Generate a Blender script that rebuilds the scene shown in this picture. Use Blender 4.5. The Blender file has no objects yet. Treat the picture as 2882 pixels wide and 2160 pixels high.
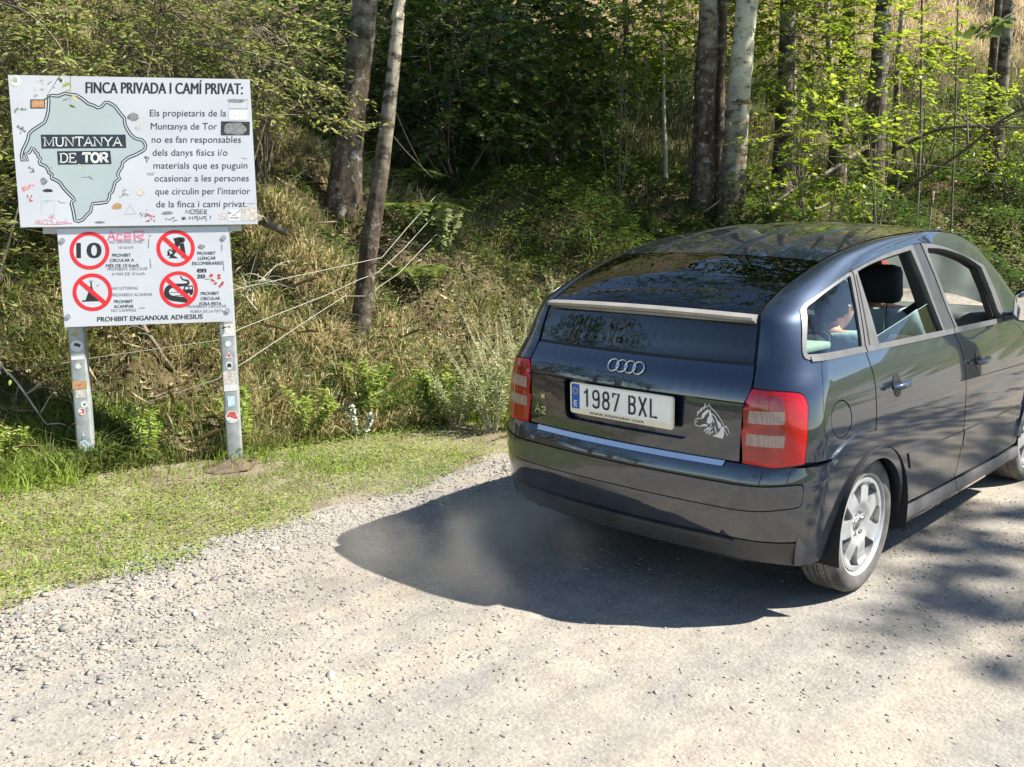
import bpy, bmesh, math, random
import numpy as np
from math import pi, sin, cos, sqrt, atan2, radians
from mathutils import Vector, Matrix, Quaternion
from mathutils.geometry import delaunay_2d_cdt

SC = bpy.context.scene
COL = SC.collection

# ------------------------------------------------------------------ camera, sky, sun, exposure
camd = bpy.data.cameras.new('camera')
camd.sensor_fit = 'HORIZONTAL'; camd.sensor_width = 36.0
camd.lens = 36.0 * 2672.2 / 2882.0
camd.clip_start = 0.05; camd.clip_end = 3000
camo = bpy.data.objects.new('camera', camd); COL.objects.link(camo)
yaw, pit, rol = 0.75984, 0.17216, -0.0017
fw = Vector((cos(yaw) * cos(pit), sin(yaw) * cos(pit), -sin(pit)))
rt = fw.cross(Vector((0, 0, 1))).normalized(); up = rt.cross(fw)
r2 = rt * cos(rol) + up * sin(rol); u2 = up * cos(rol) - rt * sin(rol)
mw = Matrix((r2, u2, -fw)).transposed().to_4x4(); mw.translation = Vector((-3.8238, -2.3635, 1.5757))
camo.matrix_world = mw
SC.camera = camo

SUNDIR = Vector((0.57, -0.65, 1.0)).normalized()          # towards the sun, from the car's shadow
sund = bpy.data.lights.new('sun', 'SUN'); sund.energy = 5.0; sund.angle = radians(0.55); sund.color = (1.0, 0.95, 0.86)
suno = bpy.data.objects.new('sun', sund); COL.objects.link(suno)
suno.rotation_euler = SUNDIR.to_track_quat('Z', 'Y').to_euler()

W = bpy.data.worlds.new('World'); SC.world = W; W.use_nodes = True
nt = W.node_tree
bg = nt.nodes.get('Background') or nt.nodes.new('ShaderNodeBackground')
sky = nt.nodes.new('ShaderNodeTexSky'); sky.sky_type = 'NISHITA'; sky.sun_disc = False
sky.sun_elevation = math.asin(SUNDIR.z)
sky.sun_rotation = atan2(SUNDIR.x, SUNDIR.y)
sky.altitude = 1500; sky.dust_density = 0.6
nt.links.new(sky.outputs[0], bg.inputs[0]); bg.inputs[1].default_value = 0.088
SC.view_settings.view_transform = 'Standard'; SC.view_settings.look = 'None'
SC.view_settings.exposure = 1.46; SC.view_settings.gamma = 1.0; SC.view_settings.use_curve_mapping = False
SC.cycles.max_bounces = 8; SC.cycles.transparent_max_bounces = 24; SC.cycles.diffuse_bounces = 3; SC.cycles.glossy_bounces = 3
SC.cycles.transmission_bounces = 4; SC.cycles.caustics_reflective = False; SC.cycles.caustics_refractive = False

# ------------------------------------------------------------------ helpers: objects
def tag(o, label=None, cat=None, group=None, kind=None):
    if label: o['label'] = label
    if cat: o['category'] = cat
    if group: o['group'] = group
    if kind: o['kind'] = kind
    return o
def empty(name, loc=(0, 0, 0), rz=0, **k):
    o = bpy.data.objects.new(name, None); COL.objects.link(o); o.location = loc; o.rotation_euler = (0, 0, rz)
    return tag(o, **k)
def link(name, me, parent=None, mat=None, label=None):
    o = bpy.data.objects.new(name, me); COL.objects.link(o)
    if mat is not None:
        me.materials.append(mat)
    if parent is not None: o.parent = parent
    if label: o['label'] = label
    return o
def mesh(name, vs, fs, smooth=False):
    me = bpy.data.meshes.new(name); me.from_pydata([tuple(v) for v in vs], [], fs); me.update()
    if smooth: me.polygons.foreach_set('use_smooth', [True] * len(me.polygons))
    return me
def npmesh(name, verts, loops, sizes, tint=None, smooth=False):
    """big meshes from numpy arrays: verts (n,3), flat loop indices, polygon sizes"""
    me = bpy.data.meshes.new(name)
    me.vertices.add(len(verts)); me.vertices.foreach_set('co', np.ascontiguousarray(verts, np.float32).ravel())
    me.loops.add(len(loops)); me.loops.foreach_set('vertex_index', np.ascontiguousarray(loops, np.int32))
    st = np.zeros(len(sizes), np.int32); st[1:] = np.cumsum(sizes)[:-1]
    me.polygons.add(len(sizes)); me.polygons.foreach_set('loop_start', st)
    try: me.polygons.foreach_set('loop_total', np.ascontiguousarray(sizes, np.int32))
    except Exception: pass
    if smooth: me.polygons.foreach_set('use_smooth', np.ones(len(sizes), bool))
    me.update(calc_edges=True)
    if tint is not None:
        a = me.attributes.new('tint', 'FLOAT', 'FACE'); a.data.foreach_set('value', np.ascontiguousarray(tint, np.float32))
    return me

class MB:
    """collects simple shapes into ONE mesh"""
    def __init__(s): s.v = []; s.f = []
    def add(s, vs, fs):
        b = len(s.v); s.v += [Vector(v) for v in vs]; s.f += [tuple(i + b for i in f) for f in fs]
    def box(s, c, d, M=None, bev=0.0):
        bm = bmesh.new(); bmesh.ops.create_cube(bm, size=1.0)
        for v in bm.verts: v.co = Vector((v.co.x * d[0], v.co.y * d[1], v.co.z * d[2]))
        if bev > 0: bmesh.ops.bevel(bm, geom=list(bm.edges), offset=bev, segments=2, affect='EDGES', profile=0.5)
        bm.verts.index_update()
        vs = [v.co.copy() for v in bm.verts]; fs = [tuple(v.index for v in f.verts) for f in bm.faces]; bm.free()
        if M is not None: vs = [M @ v for v in vs]
        s.add([v + Vector(c) for v in vs], fs)
    def tube(s, pts, rad, n=8, caps=True):
        pts = [Vector(p) for p in pts]; m = len(pts)
        if not hasattr(rad, '__len__'): rad = [rad] * m
        ring = []; ref = Vector((0.31, 0.17, 0.93))
        for i, p in enumerate(pts):
            t = (pts[min(i + 1, m - 1)] - pts[max(i - 1, 0)]).normalized()
            a = t.cross(ref)
            if a.length < 1e-3: a = t.cross(Vector((1, 0, 0)))
            a.normalize(); b = t.cross(a); ref = b.cross(t) if False else ref
            ring.append([p + (a * cos(2 * pi * k / n) + b * sin(2 * pi * k / n)) * rad[i] for k in range(n)])
        vs = [v for r in ring for v in r]; fs = []
        for i in range(m - 1):
            for k in range(n):
                k2 = (k + 1) % n; fs.append((i * n + k, i * n + k2, (i + 1) * n + k2, (i + 1) * n + k))
        if caps: fs.append(tuple(range(n))[::-1]); fs.append(tuple((m - 1) * n + k for k in range(n)))
        s.add(vs, fs)
    def lathe(s, prof, n=48, M=None, close=False):
        """prof (r, h): revolved about the local y axis"""
        vs = []; fs = []; m = len(prof)
        for k in range(n):
            a = 2 * pi * k / n
            for r, h in prof: vs.append(Vector((r * cos(a), h, r * sin(a))))
        for k in range(n):
            k2 = (k + 1) % n
            for i in range(m - 1 + (1 if close else 0)):
                j = (i + 1) % m; fs.append((k * m + i, k * m + j, k2 * m + j, k2 * m + i))
        if M is not None: vs = [M @ v for v in vs]
        s.add(vs, fs)
    def build(s, name, mat, parent=None, smooth=True, angle=40, label=None):
        me = mesh(name, s.v, s.f, smooth)
        if smooth and angle:
            try: me.set_sharp_from_angle(angle=radians(angle))
            except Exception: pass
        return link(name, me, parent, mat, label)

# ------------------------------------------------------------------ helpers: materials
def newmat(name):
    m = bpy.data.materials.new(name); m.use_nodes = True
    n = m.node_tree.nodes; n.clear(); return m, n, m.node_tree.links
def pmat(name, col, rough=0.5, metal=0.0, coat=0.0, spec=0.5, var=0.0, vscale=8.0, bump=0.0, bscale=60.0, bdist=0.01, col2=None, dirt=None):
    m, n, l = newmat(name)
    o = n.new('ShaderNodeOutputMaterial'); p = n.new('ShaderNodeBsdfPrincipled'); l.new(p.outputs[0], o.inputs[0])
    p.inputs['Base Color'].default_value = (*col, 1); p.inputs['Roughness'].default_value = rough; p.inputs['Metallic'].default_value = metal
    p.inputs['Coat Weight'].default_value = coat; p.inputs['Coat Roughness'].default_value = 0.02; p.inputs['Specular IOR Level'].default_value = spec
    tc = n.new('ShaderNodeTexCoord')
    if var > 0 or col2 is not None:
        t = n.new('ShaderNodeTexNoise'); t.inputs['Scale'].default_value = vscale; t.inputs['Detail'].default_value = 6; l.new(tc.outputs['Object'], t.inputs['Vector'])
        r = n.new('ShaderNodeValToRGB'); l.new(t.outputs[0], r.inputs[0])
        c2 = col2 if col2 is not None else tuple(c * (1 + var) for c in col)
        c1 = col if col2 is not None else tuple(c * (1 - var) for c in col)
        r.color_ramp.elements[0].position = 0.35; r.color_ramp.elements[1].position = 0.65
        r.color_ramp.elements[0].color = (*c1, 1); r.color_ramp.elements[1].color = (*c2, 1)
        l.new(r.outputs[0], p.inputs['Base Color'])
    if bump > 0:
        t2 = n.new('ShaderNodeTexNoise'); t2.inputs['Scale'].default_value = bscale; t2.inputs['Detail'].default_value = 5; l.new(tc.outputs['Object'], t2.inputs['Vector'])
        b = n.new('ShaderNodeBump'); b.inputs['Strength'].default_value = bump; b.inputs['Distance'].default_value = bdist
        l.new(t2.outputs[0], b.inputs['Height']); l.new(b.outputs[0], p.inputs['Normal'])
    return m
def ramp_mat(name, cols, transl=0.35, rough=0.5, gloss=0.06, pos=None):
    """foliage: colour picked per leaf from the 'tint' attribute, part diffuse, part translucent"""
    m, n, l = newmat(name)
    o = n.new('ShaderNodeOutputMaterial'); a = n.new('ShaderNodeAttribute'); a.attribute_name = 'tint'
    r = n.new('ShaderNodeValToRGB'); l.new(a.outputs['Fac'], r.inputs[0])
    e = r.color_ramp.elements
    while len(e) < len(cols): e.new(0.5)
    for i, c in enumerate(cols):
        e[i].position = pos[i] if pos else i / (len(cols) - 1.0); e[i].color = (*c, 1)
    d = n.new('ShaderNodeBsdfPrincipled'); l.new(r.outputs[0], d.inputs['Base Color']); d.inputs['Roughness'].default_value = rough; d.inputs['Specular IOR Level'].default_value = gloss * 5
    mx = n.new('ShaderNodeMixShader'); mx.inputs[0].default_value = transl
    t = n.new('ShaderNodeBsdfTranslucent')
    h = n.new('ShaderNodeHueSaturation'); h.inputs['Value'].default_value = 1.5; h.inputs['Saturation'].default_value = 1.05; h.inputs['Hue'].default_value = 0.485
    l.new(r.outputs[0], h.inputs['Color']); l.new(h.outputs[0], t.inputs[0])
    l.new(d.outputs[0], mx.inputs[1]); l.new(t.outputs[0], mx.inputs[2]); l.new(mx.outputs[0], o.inputs[0])
    return m
def glass_mat(name, tint, refl=1.0, ior=1.52):
    m, n, l = newmat(name)
    o = n.new('ShaderNodeOutputMaterial'); t = n.new('ShaderNodeBsdfTransparent'); t.inputs[0].default_value = (*tint, 1)
    g = n.new('ShaderNodeBsdfGlossy'); g.inputs['Roughness'].default_value = 0.0; g.inputs[0].default_value = (refl, refl, refl, 1)
    f = n.new('ShaderNodeFresnel'); f.inputs[0].default_value = ior
    mx = n.new('ShaderNodeMixShader'); l.new(f.outputs[0], mx.inputs[0]); l.new(t.outputs[0], mx.inputs[1]); l.new(g.outputs[0], mx.inputs[2]); l.new(mx.outputs[0], o.inputs[0])
    return m
def catmull(pts, n=8):
    P = [Vector(p).to_3d() for p in pts]
    if len(P) < 3: return [tuple(p) for p in pts]
    out = []
    for i in range(len(P) - 1):
        p0 = P[i - 1] if i > 0 else P[i] * 2 - P[i + 1]; p1, p2 = P[i], P[i + 1]; p3 = P[i + 2] if i + 2 < len(P) else P[i + 1] * 2 - P[i]
        for k in range(n):
            t = k / n
            out.append(0.5 * ((2 * p1) + (p2 - p0) * t + (2 * p0 - 5 * p1 + 4 * p2 - p3) * t * t + (3 * p1 - p0 - 3 * p2 + p3) * t ** 3))
    out.append(P[-1])
    d = len(pts[0])
    return [tuple(p[:d]) for p in out]
# ------------------------------------------------------------------ terrain (one height function for everything)
_rng = np.random.default_rng(5)
_NG = _rng.random((64, 64))
def vnoise(x, y, s=1.0):
    """value noise, vectorised"""
    x = np.asarray(x, float) * s + 100.0; y = np.asarray(y, float) * s + 100.0
    xi = np.floor(x).astype(int); yi = np.floor(y).astype(int); fx = x - xi; fy = y - yi
    fx = fx * fx * (3 - 2 * fx); fy = fy * fy * (3 - 2 * fy)
    g = lambda a, b: _NG[a % 64, b % 64]
    return (g(xi, yi) * (1 - fx) + g(xi + 1, yi) * fx) * (1 - fy) + (g(xi, yi + 1) * (1 - fx) + g(xi + 1, yi + 1) * fx) * fy
_YBX = [-40, -8, -4, -2, -.7, .5, 2, 4, 6, 8, 10, 14, 20, 40, 80]
_YBY = [6, 4.3, 3.95, 3.65, 3.3, 3.15, 2.95, 2.5, 1.8, 1.0, .2, -1.8, -6, -25, -65]
_FL = ([0, .5, 1.5, 3, 5, 9, 20, 60, 140], [.06, .36, 1.1, 2.25, 3.8, 6.4, 14, 38, 80])
_FR = ([0, 1, 2.5, 4, 8, 14, 30, 70, 140], [.06, .45, 1.35, 1.85, 2.6, 6.0, 17, 42, 80])
def yb(x): return np.interp(x, _YBX, _YBY)
def sstep(a, b, t):
    t = np.clip((np.asarray(t, float) - a) / (b - a), 0, 1); return t * t * (3 - 2 * t)
def edge_y(x): return 1.93 - 0.022 * (np.asarray(x) - .2) ** 2 * (np.asarray(x) < .2) + .10 * (vnoise(x, 0 * np.asarray(x) + 3, 1.7) - .5) + np.where(np.asarray(x) > 1, (yb(x) - 2.9 + .15 - .0) * sstep(1, 4, x) * .9, 0)
def hgt(x, y):
    x = np.asarray(x, float); y = np.asarray(y, float)
    d = y - yb(x); dd = np.maximum(d, 0) * np.where(x > 5, .9, 1.0)
    dd = dd * (.06 + .94 * sstep(-9, -3.2, x))     # the bank runs out to open meadow behind the camera
    t = sstep(0.5, 4.5, x)
    h = np.interp(dd, *_FL) * (1 - t) + np.interp(dd, *_FR) * t
    e = edge_y(x)
    v = np.clip((y - e) / np.maximum(yb(x) - e, .2), 0, 1)
    h = np.where(d > 0, h, .06 * v * v)
    b = sstep(0, 1.2, d)
    h = h + b * (.55 * (vnoise(x, y, .55) - .5) + .42 * (vnoise(x + 7, y, 1.4) - .5) + .22 * (vnoise(x, y + 9, 3.6) - .5)) * np.minimum(1, .4 + dd / 4)
    h = h + (1 - b) * (.035 * (vnoise(x, y, .5) - .5) + .014 * (vnoise(x + 3, y, 1.9) - .5) + .007 * (vnoise(x, y + 5, 6) - .5)) * sstep(.0, 1.0, np.hypot(np.maximum(np.abs(x - 1.2) - 1.4, 0), np.maximum(np.abs(y) - .8, 0)) + .2)
    return h
def hz(x, y): return float(hgt(x, y))
# ------------------------------------------------------------------ car body surfaces (right half; x forward, y left, z up, rear axle at x = 0)
class Spl:  # monotone-ish cubic hermite through (x, y...)
    def __init__(s,pts):
        s.x=np.array([p[0] for p in pts],float); s.y=np.array([p[1:] for p in pts],float)
        n=len(s.x); d=np.diff(s.y,axis=0)/np.diff(s.x)[:,None]
        m=np.zeros_like(s.y); m[0]=d[0]; m[-1]=d[-1]
        for i in range(1,n-1):
            h0=s.x[i]-s.x[i-1];h1=s.x[i+1]-s.x[i]
            w1=2*h1+h0;w2=h1+2*h0
            for k in range(s.y.shape[1]):
                a,b=d[i-1,k],d[i,k]
                m[i,k]=0 if a*b<=0 else (w1+w2)/(w1/a+w2/b)
        s.m=m
    def __call__(s,x):
        x=min(max(x,s.x[0]),s.x[-1]); i=int(min(max(np.searchsorted(s.x,x)-1,0),len(s.x)-2))
        h=s.x[i+1]-s.x[i];t=(x-s.x[i])/h
        return (1+2*t)*(1-t)**2*s.y[i]+t*(1-t)**2*h*s.m[i]+t*t*(3-2*t)*s.y[i+1]+t*t*(t-1)*h*s.m[i+1]
# rear seam: z -> x,y
SK=Spl([(0.1,-.62,.48),(.30,-.650,.485),(.47,-.668,.487),(.58,-.662,.495),(.642,-.633,.547),(.80,-.630,.549),(.876,-.625,.552),(.929,-.611,.572),(.97,-.59,.565),(1.024,-.562,.557),(1.109,-.537,.550),(1.194,-.503,.538),(1.227,-.455,.529),(1.252,-.408,.525),(1.292,-.325,.526),(1.337,-.199,.526),(1.398,.022,.525),(1.429,.151,.530),(1.455,.296,.537),(1.477,.445,.548),(1.487,.536,.556),(1.508,.849,.585),(1.513,.95,.60),(1.515,1.05,.605)])
class Smooth:
    # a spline ironed smooth so that reflections run evenly along the rail
    def __init__(s, f, a, b, n, sig):
        s.z = np.linspace(a, b, n); v = np.array([f(t) for t in s.z]); k = int(3 * sig / (s.z[1] - s.z[0])); w = np.exp(-.5 * (np.arange(-k, k + 1) * (s.z[1] - s.z[0]) / sig) ** 2); w /= w.sum(); s.v = []
        for c in range(v.shape[1]):
            q = v[:, c]; q = np.concatenate([2 * q[0] - q[k:0:-1], q, 2 * q[-1] - q[-2:-k - 2:-1]]); s.v.append(np.convolve(q, w, 'valid'))
    def __call__(s, t): return [float(np.interp(t, s.z, q)) for q in s.v]
SK=Smooth(SK,.1,1.515,1400,.012)
SW=Spl([(.1,.765),(.20,.785),(.30,.803),(.45,.822),(.62,.830),(.75,.826),(.86,.812),(.95,.795),(1.02,.772),(1.10,.742),(1.20,.700),(1.30,.655),(1.38,.618),(1.44,.592),(1.48,.574),(1.515,.556)])
SL=Spl([(.1,.25),(.56,.25),(.64,.20),(.93,.22),(1.1,.24),(1.25,.26),(1.4,.30),(1.515,.3)])
QC=.35
def _smf(t):
    t=min(max(t,0.0),1.0); return t*t*(3-2*t)
XF=[(.1,3.03),(.35,3.05),(.58,3.02),(.72,2.88),(.86,2.62),(.96,2.42),(1.06,2.25),(1.26,1.95),(1.425,1.62),(1.488,1.36),(1.512,1.12)]
YF=[(.1,.56),(.35,.56),(.58,.58),(.72,.64),(.86,.70),(.96,.72),(1.06,.70),(1.26,.66),(1.425,.63),(1.488,.618),(1.512,.608)]
def side(q,z):
    xK,yK=SK(z); L=float(SL(z)[0]); w=float(SW(z)[0])
    def wx(x):
        v=w-.022*((x-1.1)/1.5)**2
        v+=.05*_smf((x-.1)/.9)*_smf((z-1.05)/.45)
        xf=float(np.interp(z,[a for a,_ in XF],[b for _,b in XF])); yf=float(np.interp(z,[a for a,_ in YF],[b for _,b in YF])); Lf=.16 if z>.96 else .16+.5*(.96-z)/.6
        if x>xf-Lf:
            t=min((x-xf+Lf)/Lf,1.0); v=yf+(max(v,yf)-yf)*(1-t*t)**.65
        return v
    x1=xK+L
    if z>1.25:   # seam width wins over the tumblehome near the roof
        pass
    if q>=x1: return np.array([q,-max(wx(q),0.02),z])
    ph=pi/2*(1-min((x1-q)/QC,1.0)); ws=wx(x1)
    ex=1.0
    return np.array([xK+L*(1-cos(ph)), -(yK+(ws-yK)*sin(ph)**.9), z])
# bumper: z -> x corner, y corner, L, w
SB=Spl([(.14,-.53,.45,.24,.760),(.20,-.580,.46,.25,.776),(.26,-.620,.47,.25,.79),(.33,-.646,.48,.25,.803),(.36,-.655,.48,.25,.808),(.47,-.672,.485,.25,.821),(.56,-.670,.485,.25,.825),(.62,-.655,.49,.24,.826),(.645,-.637,.50,.22,.826)])
def bump(q,z):
    xK,yK,L,w=SB(z); 
    if q>=0: # q in 0..1 corner then metres beyond
        x1=xK+L
        if q<=1:
            ph=pi/2*q; return np.array([xK+L*(1-cos(ph)),-(yK+(w-yK)*sin(ph)),z])
        return np.array([x1+(q-1),-w,z])
    yy=yK*(1+q) ; # q -1 -> centre
    return np.array([xK-.035*(1-(yy/yK)**2),-yy,z])
# ribbon: u -> xs,ys,zs,dx,dz
RB=[(-.633,.546,.60,-.035,0),(-.633,.547,.642,-.035,0),(-.630,.549,.80,-.036,0),(-.625,.552,.876,-.037,0),(-.611,.572,.929,-.04,0),(-.562,.557,1.024,-.046,0),(-.537,.550,1.109,-.05,.0),(-.503,.538,1.194,-.052,.012),(-.455,.529,1.227,-.045,.022),(-.408,.525,1.252,-.035,.03),(-.325,.526,1.292,-.02,.038),(-.199,.526,1.337,0,.042),(.022,.525,1.398,0,.045),(.151,.530,1.429,0,.045),(.296,.537,1.455,0,.045),(.445,.548,1.477,0,.044),(.536,.556,1.487,0,.043),(.849,.585,1.508,0,.040),(1.12,.608,1.512,.02,.04),(1.36,.618,1.488,.04,.042),(1.62,.63,1.425,.07,.042),(1.95,.66,1.26,.12,.042),(2.25,.70,1.06,.15,.04),(2.42,.72,.96,.16,.04),(2.62,.70,.86,.15,.06),(2.88,.64,.72,.13,.08),(3.02,.58,.58,.12,.03),(3.05,.56,.35,.10,0)]
UU=[0]
for a,b in zip(RB[:-1],RB[1:]): UU.append(UU[-1]+sqrt((a[0]-b[0])**2+(a[2]-b[2])**2))
SR=Spl([(u,)+r for u,r in zip(UU,RB)])
UMAX=UU[-1]
def ribbon(u,w): # w -1 right .. 1 left
    xs,ys,zs,dx,dz=SR(u); b=1-w*w
    return np.array([xs+dx*b,ys*w,zs+dz*b])
def u_of(x=None, z=None):
    """ribbon parameter at a seam x (roof) or seam z (tailgate)"""
    if z is not None: return float(np.interp(z, [r[2] for r in RB[:10]], UU[:10]))
    return float(np.interp(x, [r[0] for r in RB[1:]], UU[1:]))
def inpoly(p, poly):
    x, y = p; c = False; j = len(poly) - 1
    for i in range(len(poly)):
        xi, yi = poly[i]; xj, yj = poly[j]
        if (yi > y) != (yj > y) and x < (xj - xi) * (y - yi) / (yj - yi + 1e-12) + xi: c = not c
        j = i
    return c
def dens(poly, step):
    out = []
    for i in range(len(poly)):
        a = poly[i]; b = poly[(i + 1) % len(poly)]; L = math.hypot(b[0] - a[0], b[1] - a[1]); n = max(1, int(math.ceil(L / step)))
        for k in range(n): out.append((a[0] + (b[0] - a[0]) * k / n, a[1] + (b[1] - a[1]) * k / n))
    # drop near-duplicates
    r = [out[0]]
    for p in out[1:]:
        if math.hypot(p[0] - r[-1][0], p[1] - r[-1][1]) > 1e-4: r.append(p)
    if math.hypot(r[0][0] - r[-1][0], r[0][1] - r[-1][1]) < 1e-4: r.pop()
    return r
def bdist(p, L):
    best = 9
    for i in range(len(L)):
        a = L[i]; b = L[(i + 1) % len(L)]; dx = b[0] - a[0]; dy = b[1] - a[1]; q = dx * dx + dy * dy
        t = 0 if q == 0 else max(0, min(1, ((p[0] - a[0]) * dx + (p[1] - a[1]) * dy) / q)); d = math.hypot(a[0] + t * dx - p[0], a[1] + t * dy - p[1])
        if d < best: best = d
    return best
CEN = Vector((1.1, 0, .7))
def fnorm(f, p, q, cen=CEN):
    h = 2.5e-3
    a = Vector(f(p + h, q)) - Vector(f(p - h, q)); b = Vector(f(p, q + h)) - Vector(f(p, q - h))
    n = a.cross(b)
    if n.length < 1e-12: return Vector((0, 0, 1))
    n.normalize()
    if n.dot(Vector(f(p, q)) - cen) < 0: n = -n
    return n
def panel_data(f, outer, holes=(), res=.035, off=0.0, depth=.012, step=.02, cen=CEN, skirt=True, extra=()):
    """a sheet-metal panel: the outline (and holes) meshed on the surface f, with its edges turned in by depth"""
    loops = [dens(outer, step)] + [dens(h, step) for h in holes]
    pts = []; edges = []
    for L in loops:
        b = len(pts); pts += L; edges += [(b + i, b + (i + 1) % len(L)) for i in range(len(L))]
    nb = len(pts)
    xs = [p[0] for p in loops[0]]; ys = [p[1] for p in loops[0]]
    nx = int((max(xs) - min(xs)) / res) + 1; ny = int((max(ys) - min(ys)) / res) + 1
    for i in range(nx + 1):
        for j in range(ny + 1):
            p = (min(xs) + (i + (.5 if j % 2 else 0)) * res, min(ys) + j * res)
            if not inpoly(p, loops[0]) or any(inpoly(p, h) for h in loops[1:]): continue
            if min(bdist(p, L) for L in loops) > res * .4: pts.append(p)
    for p in extra:
        if inpoly(p, loops[0]) and min(bdist(p, L) for L in loops) > .0011: pts.append(p)
    V, E_, F_, ov, oe, of = delaunay_2d_cdt([Vector(p) for p in pts], edges, [], 0, 1e-5)
    tris = []
    for t in F_:
        c = (sum(V[i][0] for i in t) / len(t), sum(V[i][1] for i in t) / len(t))
        a_, b_, c_ = (V[i] for i in t[:3]); ar = abs((b_ - a_).cross(c_ - a_)); lg = max((b_ - a_).length, (c_ - a_).length, (c_ - b_).length)
        if ar < lg * 3e-4: continue          # slivers along straight edges
        if inpoly(c, loops[0]) and not any(inpoly(c, h) for h in loops[1:]): tris.append(tuple(t))
    N = [fnorm(f, v[0], v[1], cen) for v in V]
    P = [Vector(f(v[0], v[1])) + n * off for v, n in zip(V, N)]
    out = []
    for t in tris:
        n = (P[t[1]] - P[t[0]]).cross(P[t[2]] - P[t[0]])
        out.append(t if n.dot(N[t[0]]) > 0 else t[::-1])
    lnorm = []
    for t in out: lnorm.append([N[i] for i in t])
    nv = len(P)
    if skirt and depth > 0:
        cnt = {}
        for t in out:
            for a, b in zip(t, t[1:] + t[:1]):
                k = (min(a, b), max(a, b))
                if k in cnt: cnt[k] = None
                else: cnt[k] = (a, b)
        mp = {}
        for k, e in list(cnt.items()):
            if e is None: continue
            for i in e:
                if i not in mp: mp[i] = len(P); P.append(P[i].copy()); P.append(P[i] - N[i] * depth)
            a, b = e; q = (mp[b], mp[a], mp[a] + 1, mp[b] + 1); out.append(q)
            n = (P[q[1]] - P[q[0]]).cross(P[q[2]] - P[q[0]])
            if n.length > 1e-12: n.normalize()
            lnorm.append([n] * 4)
    return P, out, lnorm
def join_data(ds):
    P = []; F = []; L = []
    for p, f, l in ds:
        b = len(P); P += p; F += [tuple(i + b for i in q) for q in f]; L += l
    return P, F, L
def mirror(d):
    P, F, L = d
    return [Vector((p.x, -p.y, p.z)) for p in P], [q[::-1] for q in F], [[Vector((n.x, -n.y, n.z)) for n in l[::-1]] for l in L]
def nmesh(name, d):
    P, F, L = d
    me = mesh(name, P, F, True)
    try: me.normals_split_custom_set([tuple(n) for l in L for n in l])
    except Exception as e: print('normals', e)
    return me
def part(name, d, mat, parent, label=None): return link(name, nmesh(name, d), parent, mat, label)
# ------------------------------------------------------------------ the car: materials
def paint_mat():
    m, n, l = newmat('car_paint')
    o = n.new('ShaderNodeOutputMaterial'); p = n.new('ShaderNodeBsdfPrincipled'); l.new(p.outputs[0], o.inputs[0])
    tc = n.new('ShaderNodeTexCoord')
    fl = n.new('ShaderNodeTexNoise'); fl.inputs['Scale'].default_value = 5; fl.inputs['Detail'].default_value = 8; fl.inputs['Roughness'].default_value = .7; l.new(tc.outputs['Object'], fl.inputs['Vector'])
    r = n.new('ShaderNodeValToRGB'); l.new(fl.outputs[0], r.inputs[0])
    r.color_ramp.elements[0].position = .35; r.color_ramp.elements[1].position = .75
    r.color_ramp.elements[0].color = (.0075, .016, .034, 1); r.color_ramp.elements[1].color = (.011, .0215, .043, 1)
    # road dust that settles low on the panels
    geo = n.new('ShaderNodeNewGeometry'); sx = n.new('ShaderNodeSeparateXYZ'); l.new(geo.outputs['Position'], sx.inputs[0])
    mr = n.new('ShaderNodeMapRange'); mr.inputs[1].default_value = .62; mr.inputs[2].default_value = .12; mr.inputs[3].default_value = 0; mr.inputs[4].default_value = .30; l.new(sx.outputs['Z'], mr.inputs[0])
    n2 = n.new('ShaderNodeTexNoise'); n2.inputs['Scale'].default_value = 9; n2.inputs['Detail'].default_value = 7; l.new(tc.outputs['Object'], n2.inputs['Vector'])
    mu = n.new('ShaderNodeMath'); mu.operation = 'MULTIPLY'; l.new(mr.outputs[0], mu.inputs[0]); l.new(n2.outputs[0], mu.inputs[1])
    ad = n.new('ShaderNodeMath'); ad.operation = 'ADD'; l.new(mu.outputs[0], ad.inputs[0]); ad.inputs[1].default_value = .004
    mx = n.new('ShaderNodeMix'); mx.data_type = 'RGBA'; l.new(ad.outputs[0], mx.inputs[0]); l.new(r.outputs[0], mx.inputs[6]); mx.inputs[7].default_value = (.34, .31, .27, 1)
    l.new(mx.outputs[2], p.inputs['Base Color'])
    iv = n.new('ShaderNodeMath'); iv.operation = 'SUBTRACT'; iv.inputs[0].default_value = .78; l.new(ad.outputs[0], iv.inputs[1]); l.new(iv.outputs[0], p.inputs['Metallic'])
    p.inputs['Roughness'].default_value = .42; p.inputs['Coat Weight'].default_value = 1.0; p.inputs['Coat Roughness'].default_value = .025; p.inputs['Coat IOR'].default_value = 1.85
    return m
M_PAINT = paint_mat()
M_TRIM = pmat('satin_trim', (.125, .12, .118), .45, .3, var=.12, vscale=14)
M_BLACK = pmat('black_plastic', (.014, .014, .015), .45, var=.3, vscale=10)
M_PILLAR = pmat('dark_pillar_film', (.045, .047, .045), .35, var=.2, vscale=12)
M_SEAL = pmat('rubber_seal', (.008, .008, .008), .6)
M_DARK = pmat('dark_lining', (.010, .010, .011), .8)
M_GLASSR = glass_mat('tinted_rear_glass', (.030, .034, .032), 1.0, 1.75)
M_GLASS = glass_mat('green_glass', (.76, .86, .79), 1.0, 1.45)
M_RED = pmat('red_lens', (.50, .001, .006), .15, coat=.8, spec=.3, var=.12, vscale=30)
M_REDH = pmat('dark_red_lamp', (.30, .001, .004), .12, coat=1.0, spec=.4, var=.35, vscale=14)
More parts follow.
